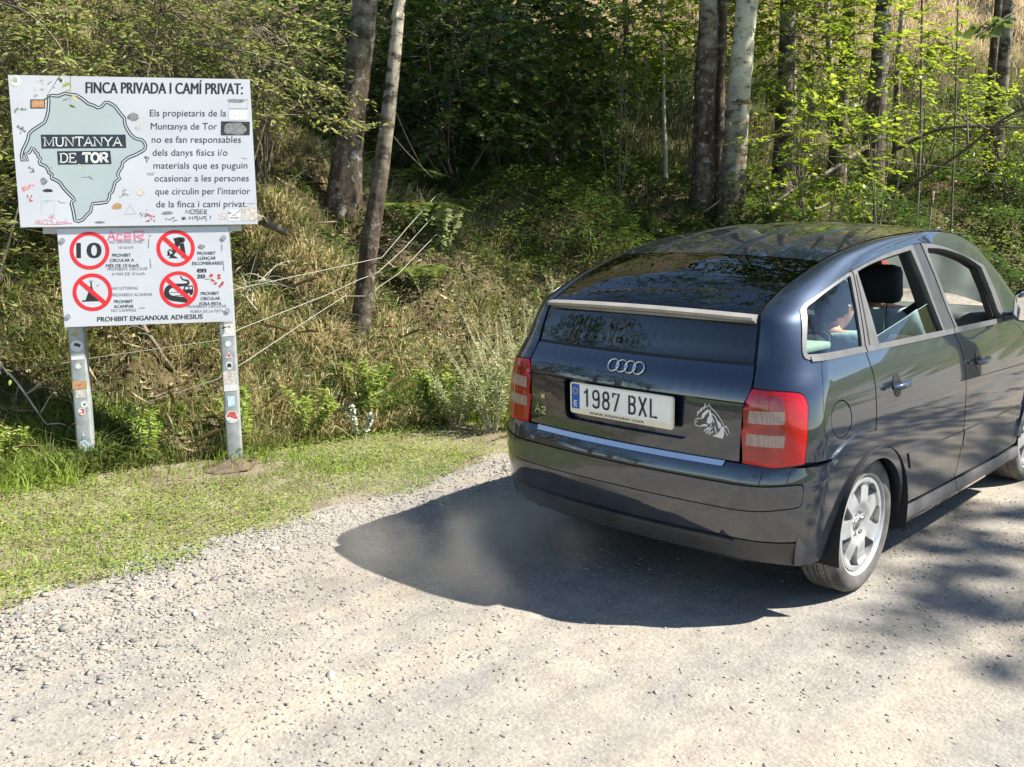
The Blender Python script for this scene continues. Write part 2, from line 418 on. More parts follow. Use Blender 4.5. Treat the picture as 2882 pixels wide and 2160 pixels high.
def lens_mat():
    m, n, l = newmat('ribbed_clear_lens')
    o = n.new('ShaderNodeOutputMaterial'); p = n.new('ShaderNodeBsdfPrincipled'); l.new(p.outputs[0], o.inputs[0])
    tc = n.new('ShaderNodeTexCoord'); mp = n.new('ShaderNodeMapping'); mp.inputs['Scale'].default_value = (210, 210, 150); l.new(tc.outputs['Object'], mp.inputs[0])
    ch = n.new('ShaderNodeTexVoronoi'); ch.inputs['Scale'].default_value = 1.0; ch.inputs['Randomness'].default_value = .25; l.new(mp.outputs[0], ch.inputs['Vector'])
    r = n.new('ShaderNodeValToRGB'); l.new(ch.outputs['Distance'], r.inputs[0]); r.color_ramp.elements[0].color = (.52, .40, .34, 1); r.color_ramp.elements[1].color = (.20, .115, .095, 1); r.color_ramp.elements[1].position = .75
    l.new(r.outputs[0], p.inputs['Base Color']); p.inputs['Roughness'].default_value = .3; p.inputs['Coat Weight'].default_value = 1; p.inputs['Coat Roughness'].default_value = .03
    b = n.new('ShaderNodeBump'); b.inputs['Strength'].default_value = .4; b.inputs['Distance'].default_value = .003; l.new(ch.outputs['Distance'], b.inputs['Height']); l.new(b.outputs[0], p.inputs['Normal'])
    return m
M_LENS = lens_mat()
M_CHROME = pmat('chrome', (.78, .78, .76), .12, 1.0)
M_ALLOY = pmat('alloy_rim', (.50, .50, .50), .38, .55, var=.12, vscale=25)
M_TYRE = pmat('dusty_tyre', (.040, .037, .034), .8, col2=(.13, .12, .108), vscale=9, bump=.25, bscale=120, bdist=.003)
M_TREAD = pmat('dusty_tread', (.10, .092, .082), .9, col2=(.19, .175, .155), vscale=12)
M_SEAT = pmat('seat_cloth', (.016, .022, .030), .85, var=.2, bump=.3, bscale=300, bdist=.002)
M_INT = pmat('grey_interior', (.30, .31, .30), .7, var=.1)
M_PLATE = pmat('plate_white', (.86, .85, .80), .35, var=.05, vscale=20)
M_HOLDER = pmat('plate_holder', (.78, .70, .50), .45, col2=(.86, .79, .60), vscale=25)
M_INK = pmat('black_ink', (.018, .017, .016), .5)
M_EU = pmat('plate_blue', (.01, .10, .42), .4)
M_YEL = pmat('yellow_paint', (.75, .60, .05), .5)
M_WHITE = pmat('white_vinyl', (.70, .69, .64), .5)

# ------------------------------------------------------------------ text helper: a mesh from the built-in font, fitted to a size
def text_mesh(s, width=None, height=None, bold=0.0, shear=0.0, align='LEFT', spacing=1.0, extrude=0.0):
    c = bpy.data.curves.new('txt', 'FONT'); c.body = s; c.size = 1.0; c.offset = bold; c.shear = shear; c.space_character = spacing
    c.resolution_u = 3; c.extrude = extrude
    o = bpy.data.objects.new('txt', c); COL.objects.link(o)
    dg = bpy.context.evaluated_depsgraph_get(); dg.update()
    me = bpy.data.meshes.new_from_object(o.evaluated_get(dg))
    bpy.data.objects.remove(o); bpy.data.curves.remove(c)
    n = len(me.vertices); co = np.empty(n * 3, np.float32); me.vertices.foreach_get('co', co); co = co.reshape(-1, 3)
    x0, x1 = co[:, 0].min(), co[:, 0].max()
    fs = [tuple(p.vertices) for p in me.polygons]
    bpy.data.meshes.remove(me)
    co[:, 0] -= x0
    capr = .729 if False else CAPH
    sy = (height / capr) if height else 1.0
    sx = (width / (x1 - x0)) if width else sy
    co[:, 0] *= sx; co[:, 1] *= sy; co[:, 2] *= sy
    w = (x1 - x0) * sx
    if align == 'CENTER': co[:, 0] -= w / 2
    return co, fs
def _caph():
    c = bpy.data.curves.new('txt', 'FONT'); c.body = 'H'; c.size = 1.0
    o = bpy.data.objects.new('txt', c); COL.objects.link(o)
    dg = bpy.context.evaluated_depsgraph_get(); dg.update(); me = bpy.data.meshes.new_from_object(o.evaluated_get(dg))
    h = max(v.co.y for v in me.vertices); bpy.data.objects.remove(o); bpy.data.curves.remove(c); bpy.data.meshes.remove(me); return h
CAPH = _caph()
def flat_poly(loops):
    """2-D outline with holes -> (verts2d, tris)"""
    pts = []; edges = []
    for L in loops:
        b = len(pts); pts += [tuple(p) for p in L]; edges += [(b + i, b + (i + 1) % len(L)) for i in range(len(L))]
    V, E_, F_, *_ = delaunay_2d_cdt([Vector(p) for p in pts], edges, [], 0, 1e-7)
    tr = []
    for t in F_:
        c = (sum(V[i][0] for i in t) / 3, sum(V[i][1] for i in t) / 3)
        if inpoly(c, loops[0]) and not any(inpoly(c, h) for h in loops[1:]): tr.append(tuple(t))
    return [tuple(v) for v in V], tr
def stroke(pts, w, closed=False):
    """a painted line of width w as a 2-D mesh"""
    P = [Vector(p) for p in pts]; n = len(P); vs = []; fs = []
    for i in range(n):
        a = P[(i - 1) % n] if (closed or i > 0) else P[i]; b = P[(i + 1) % n] if (closed or i < n - 1) else P[i]
        t = (b - a); t = t.normalized() if t.length > 1e-9 else Vector((1, 0)); q = Vector((-t.y, t.x)) * w / 2
        vs += [tuple(P[i] + q), tuple(P[i] - q)]
    for i in range(n if closed else n - 1):
        j = (i + 1) % n; fs.append((2 * i, 2 * i + 1, 2 * j + 1, 2 * j))
    return vs, fs

# ------------------------------------------------------------------ the car: outlines measured on its side (q along the flank, z up)
car = empty('parked_car', (0, 0, 0), label='dark blue five door hatchback with its right windows open on the gravel road', cat='car')
seam_r = [(SK(z)[0] + float(SL(z)[0]) - QC + .004, z) for z in list(np.linspace(.938, 1.40, 50)) + list(np.linspace(1.402, 1.455, 40)) + list(np.linspace(1.457, 1.504, 90))]
seam_f = [(.849, 1.505), (.98, 1.509), (1.12, 1.507), (1.36, 1.484), (1.62, 1.421), (1.95, 1.256), (2.25, 1.056), (2.33, 1.02)]
def densf(f, pts, n=6):
    return catmull(pts, n)
F_cut = catmull([(-.020, 1.030), (-.012, .982), (.001, .906), (-.004, .816), (-.015, .722)], 5)
G_cut = catmull([(.955, 1.030), (.989, .969), (1.020, .863), (1.020, .800), (1.018, .640), (1.020, .541), (1.026, .462), (1.023, .296)], 5)
H_cut = catmull([(1.80, 1.025), (1.99, .96), (2.03, .86), (2.01, .62), (1.99, .46), (1.96, .295)], 5)
arch_out = catmull([(-.515, .246), (-.532, .353), (-.520, .504), (-.472, .600), (-.386, .664), (-.309, .697), (-.190, .722), (-.062, .720), (.075, .688), (.201, .619), (.288, .514), (.345, .400), (.360, .300)], 5)
arch_in = catmull([(-.335, .245), (-.310, .342), (-.262, .462), (-.205, .528), (-.110, .572), (-.002, .588), (.100, .572), (.205, .511), (.284, .418), (.335, .290)], 5)
light_out = [(-.775, .645)] + catmull([(-.672, .642), (-.629, .650), (-.565, .662)], 3) + [(-.545, .804)] + catmull([(-.530, .880), (-.538, .912), (-.562, .926), (-.626, .930)], 4) + [(-.736, .932), (-.778, .876)]
qwin_out = catmull([(-.440, 1.040), (-.464, 1.048), (-.466, 1.070), (-.447, 1.112)], 4)[:-1] + catmull([(-.447, 1.112), (-.391, 1.206), (-.347, 1.236), (-.282, 1.256), (-.113, 1.301), (.109, 1.354)], 5)
qwin = [(-.023, 1.041)] + qwin_out[::1]
door_top_r = catmull([(.109, 1.354), (.260, 1.384), (.408, 1.408), (.560, 1.430), (.739, 1.452), (.823, 1.459)], 4)
door_top_f = catmull([(.823, 1.459), (1.016, 1.447), (1.281, 1.404), (1.605, 1.330)], 5) + [(1.72, 1.187), (1.775, 1.045)]
g = .004
# body side: quarter panel, C pillar, roof rail, A pillar in one pressing
bs = seam_r + seam_f + [(2.33, 1.0)] + [(1.80, 1.0), (1.775, 1.045), (1.724, 1.187)] + door_top_f[:-2][::-1] + door_top_r[::-1][1:] + qwin_out[::-1][1:] + [(-.030, 1.040)] + [(a - g, b) for a, b in F_cut]
ao = [(p[0] * .985 - .003, p[1] - .012) for p in arch_out if p[0] < -.016 and p[1] > .668][::-1]
bs += ao + catmull([(-.395, .662), (-.48, .664), (-.560, .665)], 3) + [(-.541, .804)] + catmull([(-.525, .880), (-.534, .915), (-.560, .931), (-.626, .935), (-.700, .9365)], 4)
fuel_c = (-.314, .803)
ring = lambda r, n=40, c=fuel_c: [(c[0] + r * 1.04 * cos(2 * pi * k / n), c[1] + r * .88 * sin(2 * pi * k / n)) for k in range(n)]
rail_pts = []
for z in list(np.linspace(1.20, 1.455, 80)) + list(np.linspace(1.457, 1.5145, 120)):          # rows that follow the seam, where the rail turns over into the roof
    q0 = SK(z)[0] + float(SL(z)[0]) - QC
    for k in (.03, .07, .12, .18, .25, .33, .42, .52, .64, .78, .92, 1.05, 1.2): rail_pts.append((q0 + QC * k, z))
d_body = panel_data(side, bs, [ring(.0845)], res=.03, depth=.018, step=.015, extra=rail_pts)
fender = [(2.33, 1.0)] + [(2.44, .94), (2.62, .855), (2.86, .715), (2.96, .62), (2.98, .50), (2.98, .30), (2.80, .28)]
fa = [(2.405 + .365 * cos(a), .30 + .365 * sin(a)) for a in np.linspace(radians(5), radians(180), 24)]
fend = [(a + g, b) for a, b in H_cut[::-1]] + [(1.80, 1.0), (2.33, 1.0)] + fender[1:] + fa[:-1]
fend = [(1.964, .295)] + [(a + g, b) for a, b in H_cut[::-1][1:]] + [(1.81, 1.0), (2.33, 1.0)] + fender[1:-1] + [(2.80, .30)] + fa[1:]
d_fend = panel_data(side, fend, [], res=.05, depth=.015, step=.03)
body = part('body', join_data([d_body, mirror(d_body)]), M_PAINT, car)
for mir in (False, True):
    fx = mirror if mir else (lambda d: d)
    part('front_fender', fx(d_fend), M_PAINT, car)
    # fuel flap (right side only)
    if not mir:
        part('fuel_flap', panel_data(side, ring(.0795), [], res=.03, off=-.001, depth=.012, step=.01), M_PAINT, car)
    # doors
    rd = [(a + g, b) for a, b in F_cut] + [p for p in arch_out if p[0] > -.012 and p[1] < .722] + [(.372, .303)] + [(.70, .297), (1.019, .294)] + [(a - g, b) for a, b in G_cut[::-1][1:]] + [(.955 - g, 1.036)]
    o_rd = part('rear_door', fx(panel_data(side, [(-.016, 1.036)] + rd, [], res=.03, depth=.016, step=.015)), M_PAINT, car)
    fd = [(a + g, b) for a, b in G_cut] + [(1.5, .288), (1.956, .293)] + [(a - g, b) for a, b in H_cut[::-1][1:]] + [(1.796, 1.03), (.96, 1.036)]
    o_fd = part('front_door', fx(panel_data(side, fd, [], res=.03, depth=.016, step=.015)), M_PAINT, car)
    # window frames
    ropen = [(.113, 1.054)] + [(.145, 1.335)] + catmull([(.150, 1.349), (.260, 1.370), (.398, 1.391), (.548, 1.410), (.700, 1.427)], 4) + [(.751, 1.277), (.827, 1.050)]
    rfo = [(-.012, 1.050)] + [(.112, 1.352)] + [(a, b - .002) for a, b in door_top_r[1:-4]] + [(.735, 1.449), (.778, 1.28), (.848, 1.048)]
    part('window_frame', fx(panel_data(side, rfo, [ropen], res=.03, off=.003, depth=.03, step=.012)), M_TRIM, o_rd)
    # seal line down the split between quarter light and door
    part('window_seal', fx(panel_data(side, [(.018, 1.056), (.030, 1.056), (.128, 1.335), (.118, 1.335)], [], res=.05, off=.0045, depth=.004)), M_SEAL, o_rd)
    fopen = [(1.019, 1.050)] + [(.875, 1.42)] + catmull([(.885, 1.432), (1.094, 1.421), (1.367, 1.375), (1.560, 1.318)], 5) + [(1.640, 1.178), (1.679, 1.044)]
    ffo = [(.992, 1.042)] + [(.826, 1.455)] + [(a, b - .003) for a, b in door_top_f[1:-2]] + [(1.714, 1.187), (1.765, 1.040)]
    part('window_frame', fx(panel_data(side, ffo, [fopen], res=.03, off=.003, depth=.03, step=.012)), M_TRIM, o_fd)
    part('pillar_trim', fx(panel_data(side, [(.852, 1.045), (.782, 1.28), (.742, 1.449), (.815, 1.456), (.985, 1.040)], [], res=.03, off=.001, depth=.01)), M_PILLAR, car)
    # black inner edges of the open windows
    for hole, own in ((ropen, o_rd), (fopen, o_fd)):
        cx = sum(p[0] for p in hole) / len(hole); cz = sum(p[1] for p in hole) / len(hole)
        inn = [(cx + (a - cx) * .93, cz + (b - cz) * (.90 if b > 1.1 else 1.0)) for a, b in hole]
        part('window_seal', fx(panel_data(side, hole, [inn], res=.04, off=-.022, depth=.03, step=.02)), M_SEAL, own)
    # quarter light: bright surround, glass
    qgl = [(-.046, 1.057), (.068, 1.335)] + catmull([(.055, 1.332), (-.150, 1.284), (-.322, 1.234)], 4)[1:] + catmull([(-.340, 1.226), (-.359, 1.208), (-.416, 1.127), (-.447, 1.072), (-.444, 1.061)], 3)
    qf = part('quarter_window', fx(panel_data(side, [(-.027, 1.044)] + qwin_out[:-1] + [(.100, 1.350)], [qgl], res=.03, off=.004, depth=.014, step=.012)), M_TRIM, car)
    part('pane', fx(panel_data(side, qgl, [], res=.04, off=-.004, depth=0, skirt=False)), M_GLASS, qf)
    # belt trim below the windows
    for own, a, b in ((car, -.440, -.024), (o_rd, -.014, .948), (o_fd, .957, 1.70)):
        z = lambda x: 1.0535 - .0085 * max(0, (x - .1)) / 1.5; z2 = lambda x: 1.034 - .014 * (x + .44) / 2.0
        part('belt_trim', fx(panel_data(side, [(a, z2(a)), (b, z2(b)), (b, z(b) - .001), (a, z(a) - .001)], [], res=.05, off=.007, depth=.012)), M_TRIM, own)
    # side mouldings
    part('side_moulding', fx(panel_data(side, [(.332, .552), (1.012, .541), (1.016, .463), (.378, .474)], [], res=.04, off=.006, depth=.010)), M_PAINT, o_rd)
    part('side_moulding', fx(panel_data(side, [(1.028, .541), (1.97, .535), (1.965, .462), (1.032, .463)], [], res=.05, off=.006, depth=.010)), M_PAINT, o_fd)
    # door handles
    for own, hx, hz_ in ((o_rd, .205, .872), (o_fd, 1.208, .868)):
        c = Vector(side(hx, hz_)); n = fnorm(side, hx, hz_); sg = -1 if mir else 1
        cup = [(hx + .042 * cos(a) + .004, hz_ + .052 * sin(a)) for a in np.linspace(0, 2 * pi, 28)[:-1]]
        cp = part('handle_cup', fx(panel_data(side, cup, [], res=.02, off=.002, depth=.004)), M_BLACK, own)
        hm = MB(); hp = []
        for k in range(9):
            t = k / 8 - .5; x = hx + t * .165; p = Vector(side(x, hz_ + .008 * t)) + n * (.020 + .022 * (1 - (2 * t) ** 2) ** .6); hp.append(p)
        for a, b in zip(hp[:-1], hp[1:]): pass
        rr = [.010, .0145, .016, .016, .016, .016, .016, .0145, .010]
        hm.tube([Vector((p.x, p.y * (-1 if mir else 1), p.z)) for p in hp], rr, 10)
        hm.build('handle', M_PAINT, own)
    # sill
    def sillf(q, z): p = side(q, max(z, .1)); b = sin(min(max((z - .165) / .13, 0), 1) * pi); return np.array([p[0], p[1] - .022 * b + (.05 * (.20 - z) / .05 if z < .20 else 0), z])
    part('sill_trim', fx(panel_data(sillf, [(.352, .236), (.362, .290), (1.018, .288), (1.018, .229)], [], res=.03, off=.006, depth=.02)), M_TRIM, car)
    part('sill_trim', fx(panel_data(sillf, [(1.026, .229), (1.026, .288), (2.035, .280), (2.045, .226)], [], res=.03, off=.006, depth=.02)), M_TRIM, car)
    part('sill', fx(panel_data(sillf, [(.36, .175), (.35, .240), (2.05, .232), (2.05, .165)], [], res=.03, off=.0, depth=.05)), M_PAINT, car)
    # wheel-arch flare
    fl = arch_out + [(.335, .285)] + arch_in[::-1]
    part('wheel_arch', fx(panel_data(side, [(a * 1.0, b) for a, b in fl], [], res=.03, off=.008, depth=.045, step=.015)), M_PAINT, car)
    fl2 = [(2.405 + .44 * cos(a), .30 + .44 * sin(a)) for a in np.linspace(radians(0), radians(172), 28)] + [(2.405 + .345 * cos(a), .30 + .345 * sin(a)) for a in np.linspace(radians(176), radians(0), 28)]
    part('wheel_arch', fx(panel_data(side, fl2, [], res=.04, off=.013, depth=.05, step=.02)), M_PAINT, car)
    # black liner inside the arches
    for cx in (0.0, 2.405):
        lm = MB(); ss = 1 if mir else -1
        A = np.linspace(radians(-15), radians(195), 26); R_ = .345
        vs = []; fs = []
        for a in A:
            for yy in (.835 if cx == 0 else .80, .55, .45): vs.append((cx + R_ * cos(a) * (1 if yy > .46 else .2), ss * yy, .295 + R_ * sin(a) * (1 if yy > .46 else .2)))
        for i in range(len(A) - 1):
            for j in range(2): fs.append((i * 3 + j, i * 3 + j + 1, (i + 1) * 3 + j + 1, (i + 1) * 3 + j))
        lm.add(vs, fs); lm.build('wheel_liner', M_DARK, car, angle=0)
    # tail light
    tl = part('taillight', fx(panel_data(side, light_out, [], res=.025, off=.004, depth=.02, step=.012)), M_RED, car, label='red wraparound tail light with two clear bands')
    part('clear_lens', fx(panel_data(side, [(-.755, .804), (-.632, .809), (-.623, .857), (-.746, .853)], [], res=.02, off=.0055, depth=.002)), M_LENS, tl)
    part('clear_lens', fx(panel_data(side, [(-.765, .717), (-.640, .722), (-.632, .768), (-.761, .763)], [], res=.02, off=.0055, depth=.002)), M_LENS, tl)
    part('lamp_core', fx(panel_data(side, [(-.775, .655), (-.640, .660), (-.628, .800), (-.625, .915), (-.725, .918), (-.765, .872)], [], res=.03, off=.0047, depth=.0012)), M_REDH, tl)
    # gasket round the light
    gk = [(-.775, .637)] + [(-.672, .636), (-.61, .645), (-.557, .657), (-.537, .804)] + catmull([(-.522, .882), (-.531, .918), (-.558, .933), (-.626, .937)], 4) + [(-.742, .939), (-.785, .878)]
    part('gasket', fx(panel_data(side, gk, [], res=.04, off=-.004, depth=0, skirt=False)), M_SEAL, tl)
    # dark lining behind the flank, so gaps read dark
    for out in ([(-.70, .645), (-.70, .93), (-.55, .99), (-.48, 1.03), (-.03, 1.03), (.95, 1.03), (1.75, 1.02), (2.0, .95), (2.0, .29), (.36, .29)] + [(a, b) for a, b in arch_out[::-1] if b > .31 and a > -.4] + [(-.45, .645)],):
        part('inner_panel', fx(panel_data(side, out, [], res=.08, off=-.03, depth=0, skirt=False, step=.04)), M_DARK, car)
    rail_in = [(-.40, 1.215), (-.1, 1.315), (.109, 1.362), (.408, 1.414), (.739, 1.458), (1.016, 1.453), (1.281, 1.412), (1.62, 1.34), (1.74, 1.19), (1.80, 1.04), (2.15, 1.045), (1.90, 1.23), (1.57, 1.395), (1.32, 1.46), (1.10, 1.487)] + [(a + .012, b - .010) for a, b in seam_r[::-6] if 1.06 < b < 1.495] + [(-.60, 1.05), (-.47, 1.04), (-.45, 1.10)]
    part('roof_lining', fx(panel_data(side, rail_in, [], res=.06, off=-.025, depth=0, skirt=False, step=.03)), M_SEAL, car)
    part('pillar_lining', fx(panel_data(side, [(.83, 1.045), (.735, 1.45), (.83, 1.455), (1.02, 1.04)], [], res=.06, off=-.05, depth=.03)), M_SEAL, car)

# lowered rear side glass: only its upper edge stands above the belt
part('door_glass', panel_data(side, [(.118, 1.035), (.118, 1.080), (.770, 1.180), (.820, 1.045), (.80, 1.035)], [], res=.05, off=-.014, depth=.004), M_GLASS, bpy.data.objects['rear_door'])
gl = dens([(.118, 1.080), (.770, 1.180)], .05)[:14]
ge = MB(); ge.tube([Vector(side(a, b)) + fnorm(side, a, b) * -.016 for a, b in [(.118, 1.045), (.118, 1.080), (.45, 1.131), (.770, 1.180)]], .0014, 6); ge.build('glass_edge', pmat('glass_edge', (.30, .44, .36), .3), bpy.data.objects['rear_door'])
# left windows are shut
def mir1(d): return mirror(d)
part('door_glass', mir1(panel_data(side, [(.05, 1.05), (.150, 1.349), (.398, 1.391), (.700, 1.427), (.827, 1.050)], [], res=.08, off=-.012, depth=0, skirt=False)), M_GLASS, bpy.data.objects['rear_door.001'])
part('door_glass', mir1(panel_data(side, [(1.019, 1.050), (.875, 1.43), (1.094, 1.421), (1.367, 1.375), (1.560, 1.318), (1.679, 1.044)], [], res=.08, off=-.012, depth=0, skirt=False)), M_GLASS, bpy.data.objects['front_door.001'])

# ------------------------------------------------------------------ the car: tailgate, glass, roof, bonnet (the ribbon over the middle)
RE = .992
def rr(a, b, w=RE, n=10): return [(a, -w)] + [(a, -w + 2 * w * k / n) for k in range(1, n)] + [(a, w)] + [(b, w)] + [(b, w - 2 * w * k / n) for k in range(1, n)] + [(b, -w)]
rec = [(.2735, -.60), (.185, -.592)] + catmull([(.145, -.588), (.112, -.572), (.100, -.53)], 4) + catmull([(.100, .53), (.112, .572), (.145, .588)], 4) + [(.185, .592), (.2735, .60)]
rec = [(a - .0005, b) for a, b in rec]
tg_out = [(.047, -RE), (.047, RE), (.2745, RE), (.2745, .605)] + rec[::-1][1:-1] + [(.2745, -.605), (.2745, -RE)]
d1 = panel_data(ribbon, tg_out, [], res=.045, depth=.018, step=.02)
d2 = panel_data(ribbon, rr(.2785, .427), [], res=.045, depth=.015, step=.03)
tailgate = part('tailgate', join_data([d1, d2]), M_PAINT, car)
# plate recess
RP = panel_data(ribbon, [(.098, -.605), (.2745, -.61), (.2745, .61), (.098, .605)], [], res=.05, off=-.030, depth=0, skirt=False)
part('plate_recess', RP, M_PAINT, tailgate)
part('window_band', panel_data(ribbon, rr(.4285, .4395, .99), [], res=.05, off=-.003, depth=.006), M_SEAL, tailgate)
part('lower_rear_window', panel_data(ribbon, rr(.4395, .618, .985), [], res=.04, off=-.001, depth=.006), M_GLASSR, tailgate)
U_ROOF = u_of(x=.010)
def roof_edge(w): return U_ROOF - .085 * (1 - w * w)
ue = [(roof_edge(w), w) for w in np.linspace(-.988, .988, 17)]
part('rear_window', panel_data(ribbon, [(.618, .985), (.618, .5), (.618, 0), (.618, -.5), (.618, -.985)] + [(a - .003, b) for a, b in ue], [], res=.05, off=-.001, depth=.006), M_GLASSR, tailgate)
part('window_seal', panel_data(ribbon, rr(.43, U_ROOF - .03, .9995), [rr(.445, U_ROOF - .16, .93)], res=.06, off=-.012, depth=0, skirt=False), M_SEAL, tailgate)
# roof with its pressed ribs
ribs_w = (-.62, -.255, .08, .43)
def rooff(u, w):
    p = ribbon(u, w); a = 0.0
    for rw in (-.60, -.22, .20, .58):
        a += math.exp(-((w - rw) / .022) ** 2)
    e = _smf((u - U_ROOF + .10) / .16) * _smf((u_of(x=1.15) - u) / .2)
    p[2] += .0062 * a * e; return p
UW = u_of(x=1.16)
rf = [(a + .003, b) for a, b in ue] + [(UW + .05 * (1 - w * w) , w) for w in np.linspace(.988, -.988, 13)]
def roof_data():
    us = 40; ws = 140; P = []; F = []; N = []
    for i in range(us + 1):
        for j in range(ws + 1):
            w = -.991 + 1.982 * j / ws; a = roof_edge(w) + .003; b = UW + .05 * (1 - w * w); u = a + (b - a) * i / us
            P.append(Vector(rooff(u, w))); n = fnorm(rooff, u, w); N.append(n)
    L = []
    for i in range(us):
        for j in range(ws):
            q = (i * (ws + 1) + j, i * (ws + 1) + j + 1, (i + 1) * (ws + 1) + j + 1, (i + 1) * (ws + 1) + j)
            n = (P[q[1]] - P[q[0]]).cross(P[q[2]] - P[q[0]])
            if n.z < 0: q = q[::-1]
            F.append(q); L.append([N[k] for k in q])
    return P, F, L
part('roof', roof_data(), M_PAINT, car)
hd = panel_data(ribbon, rr(U_ROOF - .02, UW, .99), [], res=.1, off=-.03, depth=0, skirt=False)
part('headliner', hd, pmat('headliner', (.08, .08, .08), .9), car)
U_WB = u_of(x=2.40)
part('windscreen', panel_data(ribbon, [(UW + .056 * (1 - w * w) + .004, w) for w in np.linspace(-.985, .985, 13)] + [(U_WB, w) for w in np.linspace(.985, -.985, 9)], [], res=.08, off=-.001, depth=.005), M_GLASS, car)
part('bonnet', panel_data(ribbon, rr(U_WB + .004, u_of(x=2.96), .985), [], res=.08, depth=.015), M_PAINT, car)
part('front_bumper', panel_data(ribbon, rr(u_of(x=2.964), UMAX - .01, 1.0), [], res=.08, depth=.015), M_PAINT, car)
for s in (-1, 1):
    hl = MB(); hl.tube([(2.93, s * .56, .66), (2.99, s * .55, .655), (3.06, s * .53, .64)], [.085, .095, .08], 16); hl.build('headlight', M_LENS, car)
# ducktail spoiler lying across the rear glass
def spoiler():
    P = []; F = []; n = 44
    for k in range(n + 1):
        w = -1.0 + 2.0 * k / n; e = 1 - abs(w) ** 14 * .25
        a = Vector(ribbon(.628, w * .972)); b = Vector(ribbon(.590, w * .972))
        te = Vector((a.x - .064 * e + .045 * (1 - abs(w) ** 2) * 0, a.y * 1.005, a.z - .004))
        tb = te + Vector((.004, 0, -.012))
        mid = (a + te) / 2 + Vector((0, 0, .006))
        P += [a + Vector((.004, 0, .004)), mid, te, tb, (tb + b) / 2 + Vector((.022, 0, -.001)), b]
    m = 6
    for k in range(n):
        for i in range(m):
            j = (i + 1) % m; F.append((k * m + i, k * m + j, (k + 1) * m + j, (k + 1) * m + i))
    F.append(tuple(range(m))[::-1]); F.append(tuple(n * m + i for i in range(m)))
    return P, F
sp = MB(); sp.add(*spoiler()); sp.build('spoiler', pmat('grey_spoiler', (.27, .255, .235), .42, .25, var=.12, vscale=9), car, angle=28)

# rings, model badge, plate, stickers on the tailgate
def on_tail(u0, w0):
    """local frame on the tailgate: right as seen from behind, up, outward"""
    c = Vector(ribbon(u0, w0)); h = 1e-3
    r = (Vector(ribbon(u0, w0 - h)) - Vector(ribbon(u0, w0 + h))).normalized(); n = fnorm(ribbon, u0, w0); v = n.cross(r); v = v if v.z > 0 else -v
    return c, r, v, n
def put(frame, co, off=.0):
    c, r, v, n = frame
    return [c + r * float(p[0]) + v * float(p[1]) + n * (off + (float(p[2]) if len(p) > 2 else 0)) for p in co]
fr = on_tail(.367, -.0)
for k in range(4):
    m = MB(); cx = (k - 1.5) * .0435; pts = [(cx + .0268 * cos(a), .0268 * sin(a)) for a in np.linspace(0, 2 * pi, 33)]
    m.tube(put(fr, pts, .006), .0034, 8, caps=False); m.build('emblem_ring', M_CHROME, tailgate)
fr = on_tail(.100, .935)
bt = MB()
for pl in ([(0, 0), (.017, .040), (.034, 0)], [(.007, .013), (.028, .013)]): bt.add(put(fr, stroke(pl, .0055)[0], .004), stroke(pl, .0055)[1])
for pl in ([(.042, .026), (.046, .029), (.066, .029), (.070, .026), (.070, .018), (.066, .015), (.048, .009), (.043, .001), (.072, .001)],): bt.add(put(fr, stroke(pl, .0055)[0], .004), stroke(pl, .0055)[1])
bt.build('model_badge', M_CHROME, tailgate, smooth=False)
st = MB(); fr2 = on_tail(.178, .845); st.add(put(fr2, [(-.012, -.009), (.012, -.009), (.012, .009), (-.012, .009)], .003), [(0, 1, 2, 3)]); st.build('sticker', pmat('gold_sticker', (.62, .52, .16), .5), tailgate, smooth=False, label='small yellow sticker on the tailgate')
# number plate
c, r, v, n = on_tail(.205, .0)
v = (v + n * .06).normalized(); n = r.cross(v); n = n if n.x < 0 else -n
c = Vector((-.672, .006, c.z + .002)); PF = (c, r, v, n)
def rrect(x0, y0, x1, y1, rad, k=5):
    o = []
    for cx, cy, a0 in ((x1 - rad, y1 - rad, 0), (x0 + rad, y1 - rad, 90), (x0 + rad, y0 + rad, 180), (x1 - rad, y0 + rad, 270)):
        for i in range(k + 1): a = radians(a0 + 90 * i / k); o.append((cx + rad * cos(a), cy + rad * sin(a)))
    return o
def slab(out, d0, d1, frame):
    n_ = len(out); vs = put(frame, out, d1) + put(frame, out, d0); fs = [tuple(range(n_))] + [(i, n_ + i, n_ + (i + 1) % n_, (i + 1) % n_) for i in range(n_)]
    return vs, fs
m = MB(); m.add(*slab(rrect(-.268, -.072, .268, .064, .012), -.008, .004, PF)); plate = m.build('number_plate', M_HOLDER, car, smooth=False)
m = MB(); m.add(*slab(rrect(-.258, -.047, .258, .058, .006), .002, .0055, PF)); m.build('plate_face', M_PLATE, plate, smooth=False)
m = MB(); m.add(*slab([(-.258, -.050), (-.214, -.050), (-.214, .058), (-.258, .058)], .003, .0065, PF)); m.build('country_band', M_EU, plate, smooth=False)
co, fs = text_mesh('E', width=.018, height=.026, bold=.02); co[:, 0] += -.245; co[:, 1] += -.040
m = MB(); m.add(put(PF, co, .008), fs)
m.build('country_letter', M_WHITE, plate, smooth=False)
m = MB()
for k in range(12):
    a = 2 * pi * k / 12; m.add(put(PF, [(-.236 + .013 * cos(a) + .0028 * cos(b), .028 + .013 * sin(a) + .0028 * sin(b)) for b in np.linspace(0, 2 * pi, 6)[:-1]], .008), [(0, 1, 2, 3, 4)])
m.build('star_ring', M_YEL, plate, smooth=False)
